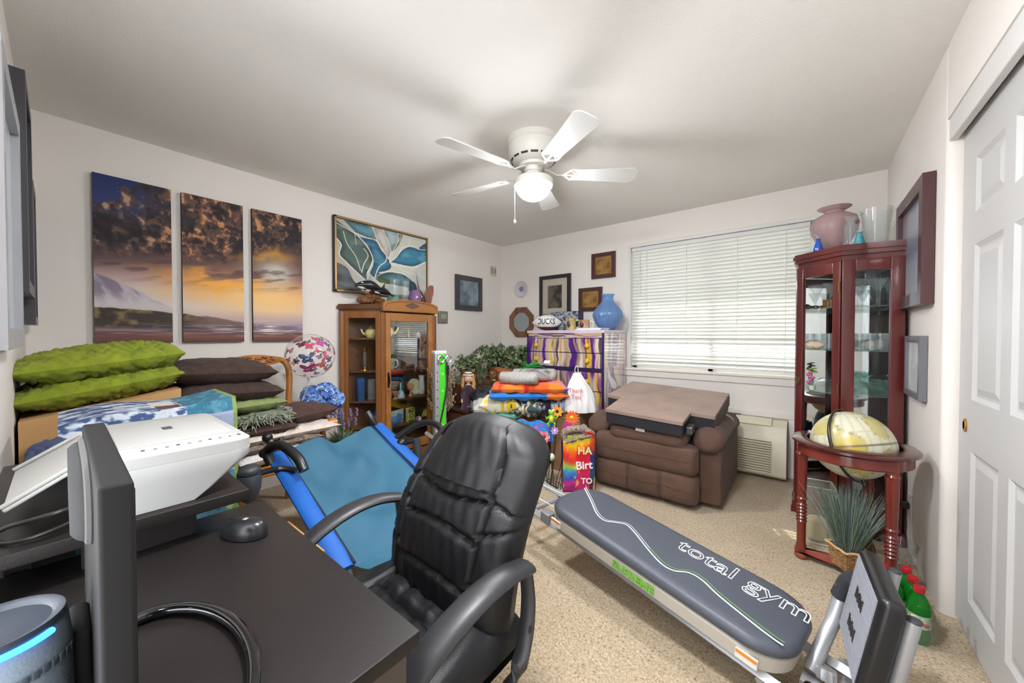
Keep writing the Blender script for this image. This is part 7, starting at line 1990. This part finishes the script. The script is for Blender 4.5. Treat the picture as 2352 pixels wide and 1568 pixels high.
def plant(name, label, x, y, z, R_, H_, nl, seed, ph=.13, spread=1.0):
    rp = random.Random(seed)
    t = thing(name, label, 'plant', (x, y, z), 0, 'ivy plants in the corner')
    m = MB(); m.lathe([(0, 0), (.07, 0), (.095, ph), (.102, ph), (.102, ph + .02), (.09, ph + .02), (.08, ph - .01), (0, ph - .01)], 22); m.build('pot', mat('terracotta', (172, 98, 52), .7, var=.1, vs=10), t)
    ms = [MB() for _ in range(4)]
    vine = MB()
    per = 9
    for k in range(nl // per):
        a = rp.uniform(0, 2 * PI); e = rp.uniform(.2, 1)
        d = Vector((math.cos(a), math.sin(a), 0))
        P = [Vector((0, 0, ph)), Vector((0, 0, ph)) + d * R_ * .35 * e + Vector((0, 0, H_ * rp.uniform(.5, 1))), Vector((0, 0, ph)) + d * R_ * .75 * e + Vector((0, 0, H_ * rp.uniform(.35, .95))), Vector((0, 0, ph)) + d * R_ * e + Vector((0, 0, H_ * rp.uniform(-.5, .55)))]
        P = catm([tuple(q) for q in P], 4)
        vine.tube(P, .0022, 4)
        for q in range(per):
            c_ = Vector(P[1 + int(rp.random() * (len(P) - 1))]) + Vector((rp.gauss(0, .02), rp.gauss(0, .02), rp.gauss(0, .015)))
            ivyleaf(ms[rp.choice((0, 0, 1, 1, 2, 3))], c_, (d.x * .6 + rp.gauss(.25, .5), d.y * .6 + rp.gauss(-.35, .5), .7 + rp.gauss(0, .4)), rp.uniform(.035, .07), rp.uniform(0, 6))
    vine.build('vines', mat('ivy_vine', (92, 84, 52), .8), t)['kind'] = 'stuff'
    for i in range(4): ms[i].build('foliage', M_ivy[i], t, smooth=False)['kind'] = 'stuff'
plant('ivy_plant', 'trailing variegated ivy in a terracotta pot, middle of the corner', -2.80, 3.16, .70, .36, .24, 560, 1)
plant('ivy_plant', 'darker ivy in a pot next to the painted dresser', -2.68, 3.42, .70, .27, .22, 420, 2)
plant('ivy_plant', 'small ivy in a terracotta pot behind the doll', -2.86, 2.80, .70 - .02, .24, .17, 260, 3)
m = MB(); m.rbox(-.13, .13, -.13, .13, 0, .68, .01); one('plant_pedestal', m, M_oakd, 'dark pedestal under the pot behind the doll', 'stand', loc=(-2.93, 2.83, 0))
m = MB(); m.lathe([(0, 0), (.07, 0), (.09, .12), (.096, .12), (.096, .14), (.084, .14), (.08, .12), (0, .12)], 22); one('terracotta_pot', m, MATS['terracotta'], 'tilted empty terracotta pot among the ivy leaves', 'pot', loc=(-2.56, 3.03, .70))
# dried grasses beside the tower
dg_ = thing('dried_flowers', 'sheaf of dried beige flowers in a tall jar behind the green post', 'dried flowers', (-2.80, 2.36, 0))
m = MB(); m.lathe([(0, 0), (.07, 0), (.085, .1), (.07, .3), (.05, .36), (.06, .38), (.05, .38), (0, .3)], 18); m.build('jar', mat('brown_jar', (92, 74, 58), .5), dg_)
rd = random.Random(31)
for ci, c_ in enumerate(((150, 132, 98), (116, 104, 78), (176, 160, 126))):
    m = MB()
    for k in range(46):
        a = rd.uniform(0, 2 * PI); r_ = rd.uniform(.02, .15); h = rd.uniform(.55, .9)
        p0, p1 = Vector((0, 0, .34)), Vector((r_ * math.cos(a), r_ * math.sin(a), h))
        m.tube([p0, p0.lerp(p1, .5) + Vector((0, 0, .03)), p1], .0015, 3)
        for q in range(7):
            c0 = p0.lerp(p1, .55 + .07 * q); m.ell((c0.x + rd.gauss(0, .008), c0.y + rd.gauss(0, .008), c0.z), (.008, .008, .012), 5, 4)
    m.build('seed_heads', mat('dried_%d' % ci, c_, .9), dg_)['kind'] = 'stuff'
# doll
dl = thing('porcelain_doll', 'porcelain doll with blond curls in a dark purple dress', 'doll', (-2.63, 2.56, .47), rz=math.radians(38))
M_skin = mat('doll_skin', (222, 178, 152), .45)
m = MB(); m.lathe([(0, 0), (.075, 0), (.07, .03), (.05, .12), (.035, .18), (.04, .215), (.03, .235), (.012, .245), (0, .245)], 20, lobes=9, amp=.05); m.build('dress', mat('plum_velvet', (54, 28, 44), .9, sheen=.4), dl)
m = MB(); m.lathe([(0, 0), (.018, .0), (.028, .012), (.0, .02)], 16, at=(0, 0, .235)); m.build('collar', M_trim, dl)
m = MB(); m.lathe([(.012, -.02), (.014, .0), (.03, .012), (.041, .035), (.042, .055), (.034, .078), (.018, .09), (0, .092)], 22, at=(0, -.004, .262)); m.ell((0, -.046, .298), (.005, .006, .006), 8, 6); m.build('head', M_skin, dl)
for s_ in (-1, 1):
    m = MB(); m.ell((s_ * .015, -.040, .307), (.0055, .003, .005), 8, 6); m.build('eye', mat('doll_eye', (60, 40, 30), .2), dl)
    m = MB(); m.ell((s_ * .022, -.037, .291), (.008, .003, .006), 8, 6); m.build('cheek', mat('doll_cheek', (220, 140, 124), .5), dl)
    m = MB(); m.tube([(s_ * .036, 0, .21), (s_ * .062, -.015, .15), (s_ * .058, -.045, .105)], [.016, .014, .011], 10); m.build('sleeve', MATS['plum_velvet'], dl)
    m = MB(); m.ell((s_ * .057, -.052, .097), (.009, .009, .012), 8, 6)
    for q in range(4): m.tube([(s_ * .057 - .006 + .004 * q, -.056, .092), (s_ * .057 - .006 + .004 * q, -.062, .078)], .0022, 5)
    m.build('hand', M_skin, dl)
m = MB(); m.ell((0, -.044, .285), (.007, .003, .003), 8, 6); m.build('mouth', mat('doll_lips', (176, 60, 60), .4), dl)
m = MB(); rdl = random.Random(6)
for k in range(70):
    a = rdl.uniform(-.25 * PI, 1.25 * PI) ; s0 = rdl.uniform(.018, .045)
    x, y = .045 * math.cos(a), .012 + .036 * math.sin(a)
    L_ = rdl.uniform(.09, .15)
    m.tube([(x * (1 + .5 * q / 8) + .008 * math.cos(q * 2.2 + k), y * (1 + .3 * q / 8) + .008 * math.sin(q * 2.2 + k), .345 - L_ * q / 8 + (-.01 if q == 0 else 0)) for q in range(9)], [.008] * 8 + [.002], 5)
m.ell((0, .006, .322), (.046, .042, .038), 16, 10)
m.build('curls', mat('blond_hair', (196, 152, 88), .6, var=.25, vs=60), dl)
m = MB(); m.lathe([(0, .03), (.03, .028), (.046, .01), (.058, 0), (.056, -.004), (.04, .004), (0, .01)], 22, at=(0, .006, .342)); hb = m.build('bonnet', mat('bonnet_white', (226, 218, 206), .7), dl)
m = MB(); m.tube([(.043 * math.cos(a), .006 + .043 * math.sin(a), .354) for a in [2 * PI * k / 20 for k in range(20)]], .006, 6, closed=True); sub(m.build('bonnet_band', MATS['plum_velvet'], dl), hb)
# rabbit figurine
rbt = thing('rabbit_figurine', 'white china rabbit sitting before the doll', 'figurine', (-2.615, 2.68, .47), rz=.5)
m = MB(); m.ell((0, 0, .045), (.038, .05, .045), 16, 10); m.ell((0, -.035, .095), (.026, .03, .026), 14, 8); m.ell((-.02, -.045, .012), (.012, .025, .012), 8, 6); m.ell((.02, -.045, .012), (.012, .025, .012), 8, 6); m.ell((0, .05, .03), (.014, .014, .014), 8, 6); m.build('body', M_china, rbt)
for s_ in (-1, 1):
    m = MB(); m.ell((s_ * .012, -.025, .135), (.008, .007, .032), 10, 8); m.build('ear', M_china, rbt)

# ================================================================ TOTE, PILE OF LINENS
tb = thing('storage_tote', 'black plastic tote with a yellow lid under the linen pile', 'storage box', (-2.24, 2.80, 0), world=True)
m = MB(); ploft([(0, -2.49, -1.95, 2.585, 3.02, .03), (.02, -2.50, -1.94, 2.575, 3.03, .035), (.335, -2.52, -1.915, 2.555, 3.05, .04)], m); m.build('tub', mat('tote_black', (30, 31, 36), .4), tb)
m = MB(); ploft([(.335, -2.535, -1.90, 2.54, 3.065, .045), (.36, -2.54, -1.895, 2.535, 3.07, .05), (.385, -2.53, -1.905, 2.545, 3.06, .045), (.392, -2.52, -1.92, 2.56, 3.045, .04)], m); m.build('lid', mat('tote_yellow', (232, 190, 20), .4), tb)
m = MB(); m.box(-1.9135, -1.9125, 2.86, 2.98, .10, .19); m.build('sticker', mat('tote_sticker', (150, 150, 156), .5, col2=(30, 30, 36), vs=40), tb, smooth=False)
fe = thing('feather_charm', 'hanging brown feather charm on the corner of the yellow lid', 'ornament', (-1.93, 2.545, .10), world=True)
m = MB(); m.tube([(-1.93, 2.535, .40), (-1.925, 2.53, .3), (-1.92, 2.53, .14)], .0025, 5); m.build('cord', mat('hemp', (150, 120, 80), .8), fe)
for k, (dx_, z) in enumerate(((-.02, .36), (.012, .34), (-.01, .24), (.03, .22), (-.03, .18), (.0, .15))):
    m = MB(); leafblade(m, (-1.925 + dx_, 2.528, z), (dx_ * 3, -.1, -1), .08, .028, .0, 5, up=(0, 1, 0)); m.build('feather', mat('feather', (150, 116, 78), .8, col2=(84, 60, 40), vs=40), fe)
m = MB(); m.rbox(-.17, .17, -.13, .13, 0, .065, .003, 2); one('flat_carton', m, mat('kraft', (128, 92, 62), .8), 'shallow brown carton lying on the yellow lid', 'box', loc=(-2.10, 2.74, .393), rz=.5)
m = MB(); ploft([(.0, -.29, .29, -.2, .2, .03), (.012, -.30, .30, -.21, .21, .03), (.016, -.27, .27, -.18, .18, .03)], m); one('black_tray', m, mat('tray_black', (24, 24, 27), .3), 'glossy black tray on the shallow carton', 'tray', loc=(-2.14, 2.76, .459), rz=.62)
m = MB(); m.rbox(-.16, .16, -.15, .15, 0, .12, .004, 2); one('white_carton', m, mat('white_card', (214, 208, 206), .7), 'white carton under the lemon cushion', 'box', loc=(-2.36, 2.70, .393), rz=.6)
def fold(name, label, cat, l, d, z, w_, dp, th, mt, rz=0, seed=0, wr=.006, p=6, col=None, layers=1):
    """folded cloth seen along the view; l, d across/along the view"""
    m = MB(); pillow(m, w_, dp, th, T(0, 0, th / 2), 34, p, wr, seed, .03)
    x, y = LD(l, d)
    if col is not None:
        P_ = np.array(m.v); cc = col(P_[:, 0] / w_ + .5, P_[:, 1] / dp + .5, P_[:, 2] / th)
        m.c = np.concatenate([lin(np.clip(cc, 0, 255)), np.ones((len(cc), 1))], 1)
    return one(name, m, mt, label, cat, 'linens piled on the tote', loc=(x, y, z), rz=.679 + rz, ang=80)
M_lin = mat('printed_linen', attr=True, rough=.9, bump=.2, bs=200, sheen=.2)
fold('teal_cloth', 'folded mint green cloth hanging over the black tray', 'cloth', -.08, 3.22, .478, .30, .16, .045, mat('mint_cloth', (112, 196, 178), .9, bump=.8, bs=20, stretch=(1, 8, 1)), .25, 3, .006)
def lemons(x, y, z):
    c = np.tile(np.array([232, 226, 204.]), (len(x), 1))
    rnd = random.Random(5)
    for k in range(70):
        a, b = rnd.random(), rnd.random(); th = rnd.uniform(0, PI)
        u, v = (x - a) * math.cos(th) + (y - b) * .75 * math.sin(th), -(x - a) * math.sin(th) + (y - b) * .75 * math.cos(th)
        c = np.where((((u / .055) ** 2 + (v / .036) ** 2) < 1)[:, None], np.array([236, 196, 40.]), c)
        lf = (((u - .075) / .03) ** 2 + ((v - .02) / .011) ** 2) < 1
        c = np.where(lf[:, None], np.array([92, 108, 50.]), c)
    return c
m = MB(); pillow(m, .36, .30, .17, T(0, 0, .085), 110, 3, .004, 9)
P_ = np.array(m.v); m.c = np.concatenate([lin(lemons(P_[:, 0] / .36 + .5, P_[:, 1] / .3 + .5, 0)), np.ones((len(P_), 1))], 1)
x, y = LD(-.10, 3.27); one('lemon_cushion', m, M_lin, 'white cushion printed with yellow lemons', 'cushion', 'linens piled on the tote', loc=(x, y, .515), rz=.6, ang=80)
fold('black_jacket', 'black quilted jacket heaped behind the lemon cushion', 'clothes', -.24, 3.50, .52, .30, .30, .18, mat('black_cloth', (30, 31, 36), .7, bump=.3, bs=30), .3, 6, .014, 3)
fold('grey_hat', 'dark grey felt hat crushed beside the black jacket', 'hat', -.27, 3.36, .50, .22, .24, .12, mat('grey_felt', (78, 80, 86), .9, bump=.2, bs=60), -.3, 7, .012, 3)
fold('pale_garment', 'pale grey garment spilling beside the lemon cushion', 'clothes', -.27, 3.26, .50, .18, .22, .13, mat('pale_grey_cloth', (186, 184, 180), .9), .2, 8, .01, 3)
def camo(x, y, z):
    n = fbm(x * 9, y * 9, 4, 4); return ramp(n, [(.3, (40, 48, 52)), (.45, (40, 60, 64)), (.47, (214, 204, 176)), (.53, (206, 196, 160)), (.56, (60, 70, 48)), (.7, (30, 70, 96))])
fold('patterned_cloth', 'cream and dark leaf patterned cloth beside the lemon cushion', 'cloth', .12, 3.22, .505, .34, .26, .14, M_lin, -.35, 10, .012, 3, camo)
def swirl(x, y, z):
    n = fbm(x * 6, y * 6, 4, 14); return ramp(n, [(.3, (24, 90, 190)), (.45, (30, 170, 224)), (.55, (24, 120, 206)), (.62, (150, 80, 180)), (.72, (200, 120, 200))])
m = MB()
def hang(u, v):
    x, y = LD(.04 + .30 * u, 3.03 + .02 * math.sin(6 * u) - .05 * u)
    return (x, y, .50 - .17 * v * (.55 + .5 * u) + .012 * math.sin(13 * u + 3 * v))
paint(m, 60, 40, hang, lambda u, v: swirl(u.ravel(), v.ravel(), 0).reshape(u.shape + (3,)))
one('blue_swirl_bag', m, M_lin, 'bright blue swirl print cloth hanging off the tray', 'cloth', 'linens piled on the tote', ang=80)
def word(x, y, z):
    n = fbm(x * 14, y * 14, 3, 19); return ramp(n, [(.4, (26, 27, 34)), (.52, (30, 32, 40)), (.55, (196, 200, 210)), (.7, (150, 160, 190))])
fold('black_print_shirt', 'black shirt with a white scrawled print under the blankets', 'clothes', .34, 3.28, .50, .36, .30, .17, M_lin, .1, 12, .014, 3, word)
def blues(x, y, z):
    c = np.tile(np.array([28, 116, 196.]), (len(x), 1)); n = fbm(x * 5, y * 3, 3, 9)
    c = np.where((x > .72)[:, None], ramp(n, [(.3, (30, 60, 150)), (.5, (120, 70, 180)), (.7, (230, 120, 40))]), c); return c
fold('blue_blanket', 'royal blue fleece blanket folded under the orange one', 'blanket', .14, 3.24, .655, .70, .36, .07, M_lin, .05, 13, .008, 7, blues)
def tropic(x, y, z):
    n = fbm(x * 3.4, y * 2.5, 3, 23)
    c = ramp(n, [(.25, (226, 84, 20)), (.44, (240, 96, 22)), (.48, (206, 24, 38)), (.56, (214, 30, 40)), (.6, (236, 110, 30)), (.75, (240, 130, 30))])
    return np.where((x > .74)[:, None], ramp(fbm(x * 6, y * 5, 3, 3), [(.35, (60, 130, 220)), (.5, (120, 90, 200)), (.6, (236, 120, 30))]), c)
fold('orange_blanket', 'orange and red tropical print blanket under the rolled towels', 'blanket', .15, 3.22, .712, .66, .34, .085, M_lin, .0, 15, .010, 7, tropic)
M_tow = mat('speckled_towel', (190, 186, 180), 1, col2=(138, 132, 128), vs=120, bump=.7, bs=120)
for k, (l, d, z, L_, r_, rz, lb) in enumerate(((.06, 3.12, .79, .34, .062, .679 - .35, 'rolled grey speckled towel in front, tied with ribbon'), (.20, 3.28, .79, .40, .07, .679 - .25, 'rolled grey speckled towel behind, tied with ribbon'))):
    m = MB()
    def roll(u, v, L_=L_, r_=r_):
        a = 2 * PI * u; w_ = 1 + .05 * math.sin(3 * a + 5 * v)
        e = math.sqrt(max(0, 1 - max(0, (abs(2 * v - 1) - .86) / .14) ** 2)) * .55 + .45
        return ((v - .5) * L_, r_ * 1.25 * math.cos(a) * w_ * e, r_ * .85 + r_ * .85 * math.sin(a) * w_ * e)
    m.grid(28, 24, roll, wrapx=True)
    for j in (0, 24): m.f.append(tuple(j * 28 + q for q in range(28)) if j else tuple(range(28))[::-1])
    x, y = LD(l, d); one('rolled_towel', m, M_tow, lb, 'towel', 'rolled towels on the pile', loc=(x, y, z), rz=rz, ang=70)
rb_ = thing('green_ribbon', 'green ribbon bow tied round the rolled towels', 'ribbon', (*LD(.14, 3.20), .80))
M_gr = mat('green_ribbon_m', (28, 140, 52), .4)
m = MB(); m.tube(catm([(-.06, -.14, .0), (-.05, -.11, .06), (-.02, -.07, .11), (.0, -.0, .125), (.03, .06, .13), (.08, .12, .125), (.12, .18, .07)], 5), .010, 6, flat=.25, up=(0, 0, 1)); m.build('band', M_gr, rb_)
for s_ in (-1, 1):
    m = MB(); m.tube(catm([(0, 0, .135), (s_ * .05, .02, .165), (s_ * .09, .04, .15), (s_ * .05, .03, .138), (0, 0, .135)], 5), .012, 6, flat=.3, up=(0, 1, .3)); m.build('bow_loop', M_gr, rb_)
m = MB(); m.tube(catm([(0, 0, .14), (.08, .02, .16), (.16, .0, .17), (.21, .01, .165)], 5), .014, 6, flat=.25, up=(0, 0, 1)); m.build('tail', M_gr, rb_)
m = MB(); m.rbox(-.03, .03, -.02, .02, 0, .002, .0008, 1, M=T(.17, .04, .175, rx=.9)); m.build('gift_tag', M_trim, rb_)

# ================================================================ BAGS AND GARDEN FLOWERS
m = MB(); m.rbox(-.14, .14, -.17, .17, 0, .545, .004, 2); one('tall_carton', m, mat('tall_carton', (146, 112, 80), .8), 'tall brown carton behind the gift bag, under the plastic bag', 'box', loc=(-1.66, 2.95, 0), rz=.1)
wb = thing('plastic_bag', 'white plastic shopping bag with red lettering standing on the carton', 'bag', (*LD(.60, 3.19), .547), rz=.679)
m = MB()
def pbag(u, v):
    a = 2 * PI * u
    k = 1 - .80 * max(0, v) ** 1.6
    w_ = 1 + .07 * math.sin(7 * a + 4 * v) + .05 * math.sin(13 * a - 6 * v)
    return (.150 * math.cos(a) * k * w_ - .03 * v, .11 * math.sin(a) * k * w_, .33 * v)
m.grid(60, 30, pbag, wrapx=True); m.f.append(tuple(range(60))[::-1]); m.f.append(tuple(30 * 60 + k for k in range(60))); m.build('sack', mat('white_plastic', (224, 222, 220), .35, trans=0, bump=.1, bs=15), wb, ang=80)
m = MB(); m.tube(catm([(-.035, 0, .31), (-.05, 0, .36), (-.03, 0, .395), (-.02, 0, .35), (-.02, 0, .31)], 5), .008, 6, flat=.4); m.build('handle', MATS['white_plastic'], wb)
text('lettering', 'Thank\nYou', .05, mat('red_print', (186, 40, 34), .5), wb, frame3((-.055, -.098, .165), (1, -.12, 0), (0, .28, 1)), .002, .0)
gb = thing('gift_bag', 'rainbow coloured gift bag with birthday lettering beside the recliner', 'gift bag', (*LD(.515, 2.84), 0), rz=.679)
def gbcol(u, v):
    n = fbm(u * 3, v * 4, 3, 3) - .5; n2 = fbm(u * 7, v * 6, 3, 8)
    t_ = v + .28 * n
    c = ramp(t_, [(0, (140, 20, 110)), (.1, (206, 26, 120)), (.2, (40, 80, 180)), (.3, (60, 150, 200)), (.42, (150, 190, 60)), (.55, (214, 30, 50)), (.68, (232, 90, 24)), (.82, (244, 200, 30)), (.95, (170, 200, 50))])
    b = np.where((u > .42)[..., None], ramp(t_, [(0, (170, 20, 110)), (.3, (206, 20, 90)), (.6, (212, 24, 50)), (.75, (216, 60, 30)), (.88, (240, 180, 30)), (1, (190, 200, 40))]), c)
    b = np.where((u > .84)[..., None], ramp(t_, [(0, (60, 20, 80)), (.35, (20, 70, 110)), (.6, (30, 40, 110)), (.8, (200, 60, 30)), (1, (230, 190, 40))]), b)
    return mixc(b, (250, 220, 60), sm(n2, .66, .72) * .6)
m = MB(); paint(m, 60, 90, lambda u, v: (-.122 + .244 * u, -.055 - .012 * math.sin(PI * u) * (1 - v) + .006 * math.sin(9 * u + 7 * v), .01 + .43 * v), gbcol); m.build('front_print', mat('gift_print', attr=True, rough=.3, coat=.3), gb)
m = MB(); m.add([(-.122, -.054, .008), (.122, -.054, .008), (.122, .055, .008), (-.122, .055, .008), (-.122, -.054, .44), (.122, -.054, .44), (.122, .055, .44), (-.122, .055, .44)], [(0, 3, 2, 1), (1, 2, 6, 5), (2, 3, 7, 6), (3, 0, 4, 7)]); m.v = [(x, y, max(0, z)) for x, y, z in m.v]; m.box(-.12, .12, -.05, .055, 0, .008); m.build('sides', mat('gift_side', (60, 36, 96), .35), gb, smooth=False)
for body, sz, px_, pz, c_ in (('HAPPY', .075, .085, .32, (226, 220, 150)), ('Birthday', .075, .10, .215, (236, 236, 240)), ('TO YOU', .06, .09, .10, (230, 226, 210))):
    text('lettering', body, sz, mat('gift_%s' % body[:2], c_, .4), gb, frame3((px_ - .02, -.076, pz), (1, 0, 0), (0, 0, 1)) @ T(), .001, .001) if False else None
text('lettering', 'HA', .078, mat('gift_l1', (226, 222, 160), .4), gb, frame3((.040, -.074, .325), (1, 0, 0), (0, 0, 1)), .001, .002)
text('lettering', 'Birt', .085, mat('gift_l2', (236, 236, 242), .4), gb, frame3((.035, -.076, .215), (1, .05, .06), (0, 0, 1)), .001, .002)
text('lettering', 'TO', .060, mat('gift_l3', (226, 224, 214), .4), gb, frame3((.055, -.076, .095), (1, 0, 0), (0, 0, 1)), .001, .002)
m = MB(); m.tube(catm([(.05, -.058, .43), (.06, -.07, .47), (.10, -.075, .46), (.115, -.062, .42)], 5), .006, 6); m.build('handle', mat('gift_handle', (206, 30, 40), .5), gb)
m = MB()
for k, (y, z, h, w_) in enumerate(((-.02, .40, .05, .22), (.02, .425, .055, .2))): pillow(m, w_, .11, h, T(-.01, y, z + h / 2, ry=-.25, rx=.2), 20, 3, .008, k)
m2 = MB(); m2.tube(catm([(-.10, -.03, .40), (-.11, -.04, .46), (-.03, -.05, .49), (.06, -.045, .475), (.11, -.03, .44)], 6), .026, 12)
m.add(m2.v, m2.f)
x, y = LD(.515, 2.84)
one('knit_blanket', m, mat('mottled_knit', (176, 160, 142), 1, col2=(104, 88, 76), vs=70, bump=.8, bs=90), 'mottled beige knit blanket stuffed into the gift bag', 'blanket', loc=(x, y, 0), rz=.679, ang=80)
M_wire = mat('garden_wire', (46, 36, 30), .5, .4)
def stake(l0, d0, l1, d1, z1, head, label, cat='garden stake', name='garden_stake'):
    x0, y0 = LD(l0, d0); x1, y1 = LD(l1, d1)
    t = thing(name, label, cat, (x0, y0, 0), 0, 'wire garden stakes by the tote', world=True)
    m = MB(); m.tube(catm([(x0, y0, 0), ((x0 + x1) / 2 + .01, (y0 + y1) / 2, z1 * .5), (x1, y1, z1)], 5), .003, 6); m.build('wire', M_wire, t)
    m = MB(); m.tube([(x0 - .03, y0, .05), (x0 + .03, y0 - .01, .05)], .003, 6); m.tube([(x0 + .03, y0 - .01, .05), (x0 + .035, y0 - .01, 0)], .003, 6); m.build('fork', M_wire, t)
    head(t, Vector((x1, y1, z1)))
    return t
fw = Vector((.628, -.778, .0))
def daisy(c1, c2, r, n=10, long=1.0):
    def f(t, p):
        a_ = norm((fw.x, fw.y, .25)); M = frame3(tuple(p), (.778, .628, 0), a_.cross(Vector((.778, .628, 0))))
        for k in range(n):
            q = MB(); leafblade(q, (0, 0, 0), (math.cos(2 * PI * k / n), math.sin(2 * PI * k / n), .15), r, r * 5 / n * long, .0, 4); q.build('petal', mat('petal_%d_%d_%d' % c1, c1, .6), t, M=M)
        q = MB(); q.ell((0, 0, .006), (r * .28, r * .28, r * .16), 12, 6); q.build('flower_centre', mat('petal_%d_%d_%d' % c2, c2, .7), t, M=M)
    return f
stake(.36, 2.86, .47, 2.86, .56, daisy((222, 96, 30), (206, 168, 30), .062, 14), 'orange and gold sunflower on a wire stake before the plastic bag')
stake(.33, 2.84, .44, 2.83, .485, daisy((190, 40, 150), (226, 190, 60), .055, 14), 'magenta daisy on a wire stake')
stake(.31, 2.90, .36, 2.90, .60, daisy((240, 150, 30), (30, 30, 30), .05, 8), 'orange butterfly flower on a wire stake behind the frog')
stake(.27, 2.83, .25, 2.82, .42, daisy((214, 130, 130), (120, 40, 50), .05, 6), 'dusty pink pinwheel flower on a wire stake, lowest at the side')
stake(.29, 2.82, .33, 2.81, .47, daisy((170, 140, 190), (220, 200, 220), .035, 8), 'small lilac flower on a wire stake')
def frog(t, p):
    M_f = mat('frog_green', (120, 186, 40), .4)
    m = MB(); m.ell(tuple(p + Vector((0, 0, .02))), (.024, .024, .04), 14, 10); m.ell(tuple(p + Vector((0, 0, .068))), (.024, .022, .02), 14, 8); m.build('body', M_f, t)
    for s_ in (-1, 1):
        o_ = Vector((.778, .628, 0)) * s_
        m = MB(); m.ell(tuple(p + o_ * .014 + fw * .01 + Vector((0, 0, .086))), (.009, .009, .009), 10, 8); m.build('eye', M_trim, t)
        m = MB(); m.tube([tuple(p + o_ * .02 + Vector((0, 0, .035))), tuple(p + o_ * .04 + fw * .01 + Vector((0, 0, .02))), tuple(p + o_ * .045 + fw * .015 + Vector((0, 0, .04)))], .006, 6); m.build('arm', M_f, t)
        m = MB(); m.tube([tuple(p + o_ * .012 + Vector((0, 0, -.005))), tuple(p + o_ * .03 + fw * .01 + Vector((0, 0, -.02))), tuple(p + o_ * .02 + fw * .01 + Vector((0, 0, -.04)))], .007, 6); m.build('leg', M_f, t)
    m = MB(); m.ell(tuple(p + fw * .015 + Vector((0, 0, .02))), (.016, .016, .028), 12, 8); m.build('belly', mat('frog_yellow', (206, 210, 60), .5), t)
stake(.28, 2.88, .31, 2.87, .53, frog, 'lime green frog on a wire stake', name='frog_stake')
def mushroom(t, p):
    m = MB(); m.lathe([(0, .03), (.022, .024), (.03, .008), (.03, 0), (0, .002)], 16, at=tuple(p)); m.build('dome', mat('dome_white', (214, 216, 206), .5), t)
    m = MB(); m.lathe([(0, -.02), (.024, -.018), (.03, 0), (0, 0)], 16, at=tuple(p)); m.build('green_base', mat('base_green', (126, 186, 100), .5), t)
stake(.32, 2.80, .30, 2.79, .27, mushroom, 'small green and white domed ornament on a wire stake')
m = MB(); m.box(-.002, .002, -.13, .13, 0, .36); m.v = [(x + z * .12, y, z) for x, y, z in m.v]; one('leaning_cardboard', m, MATS['kraft'], 'flat piece of cardboard leaning behind the wire stakes', 'cardboard', loc=(-1.86, 2.88, 0), rz=.15, smooth=False)
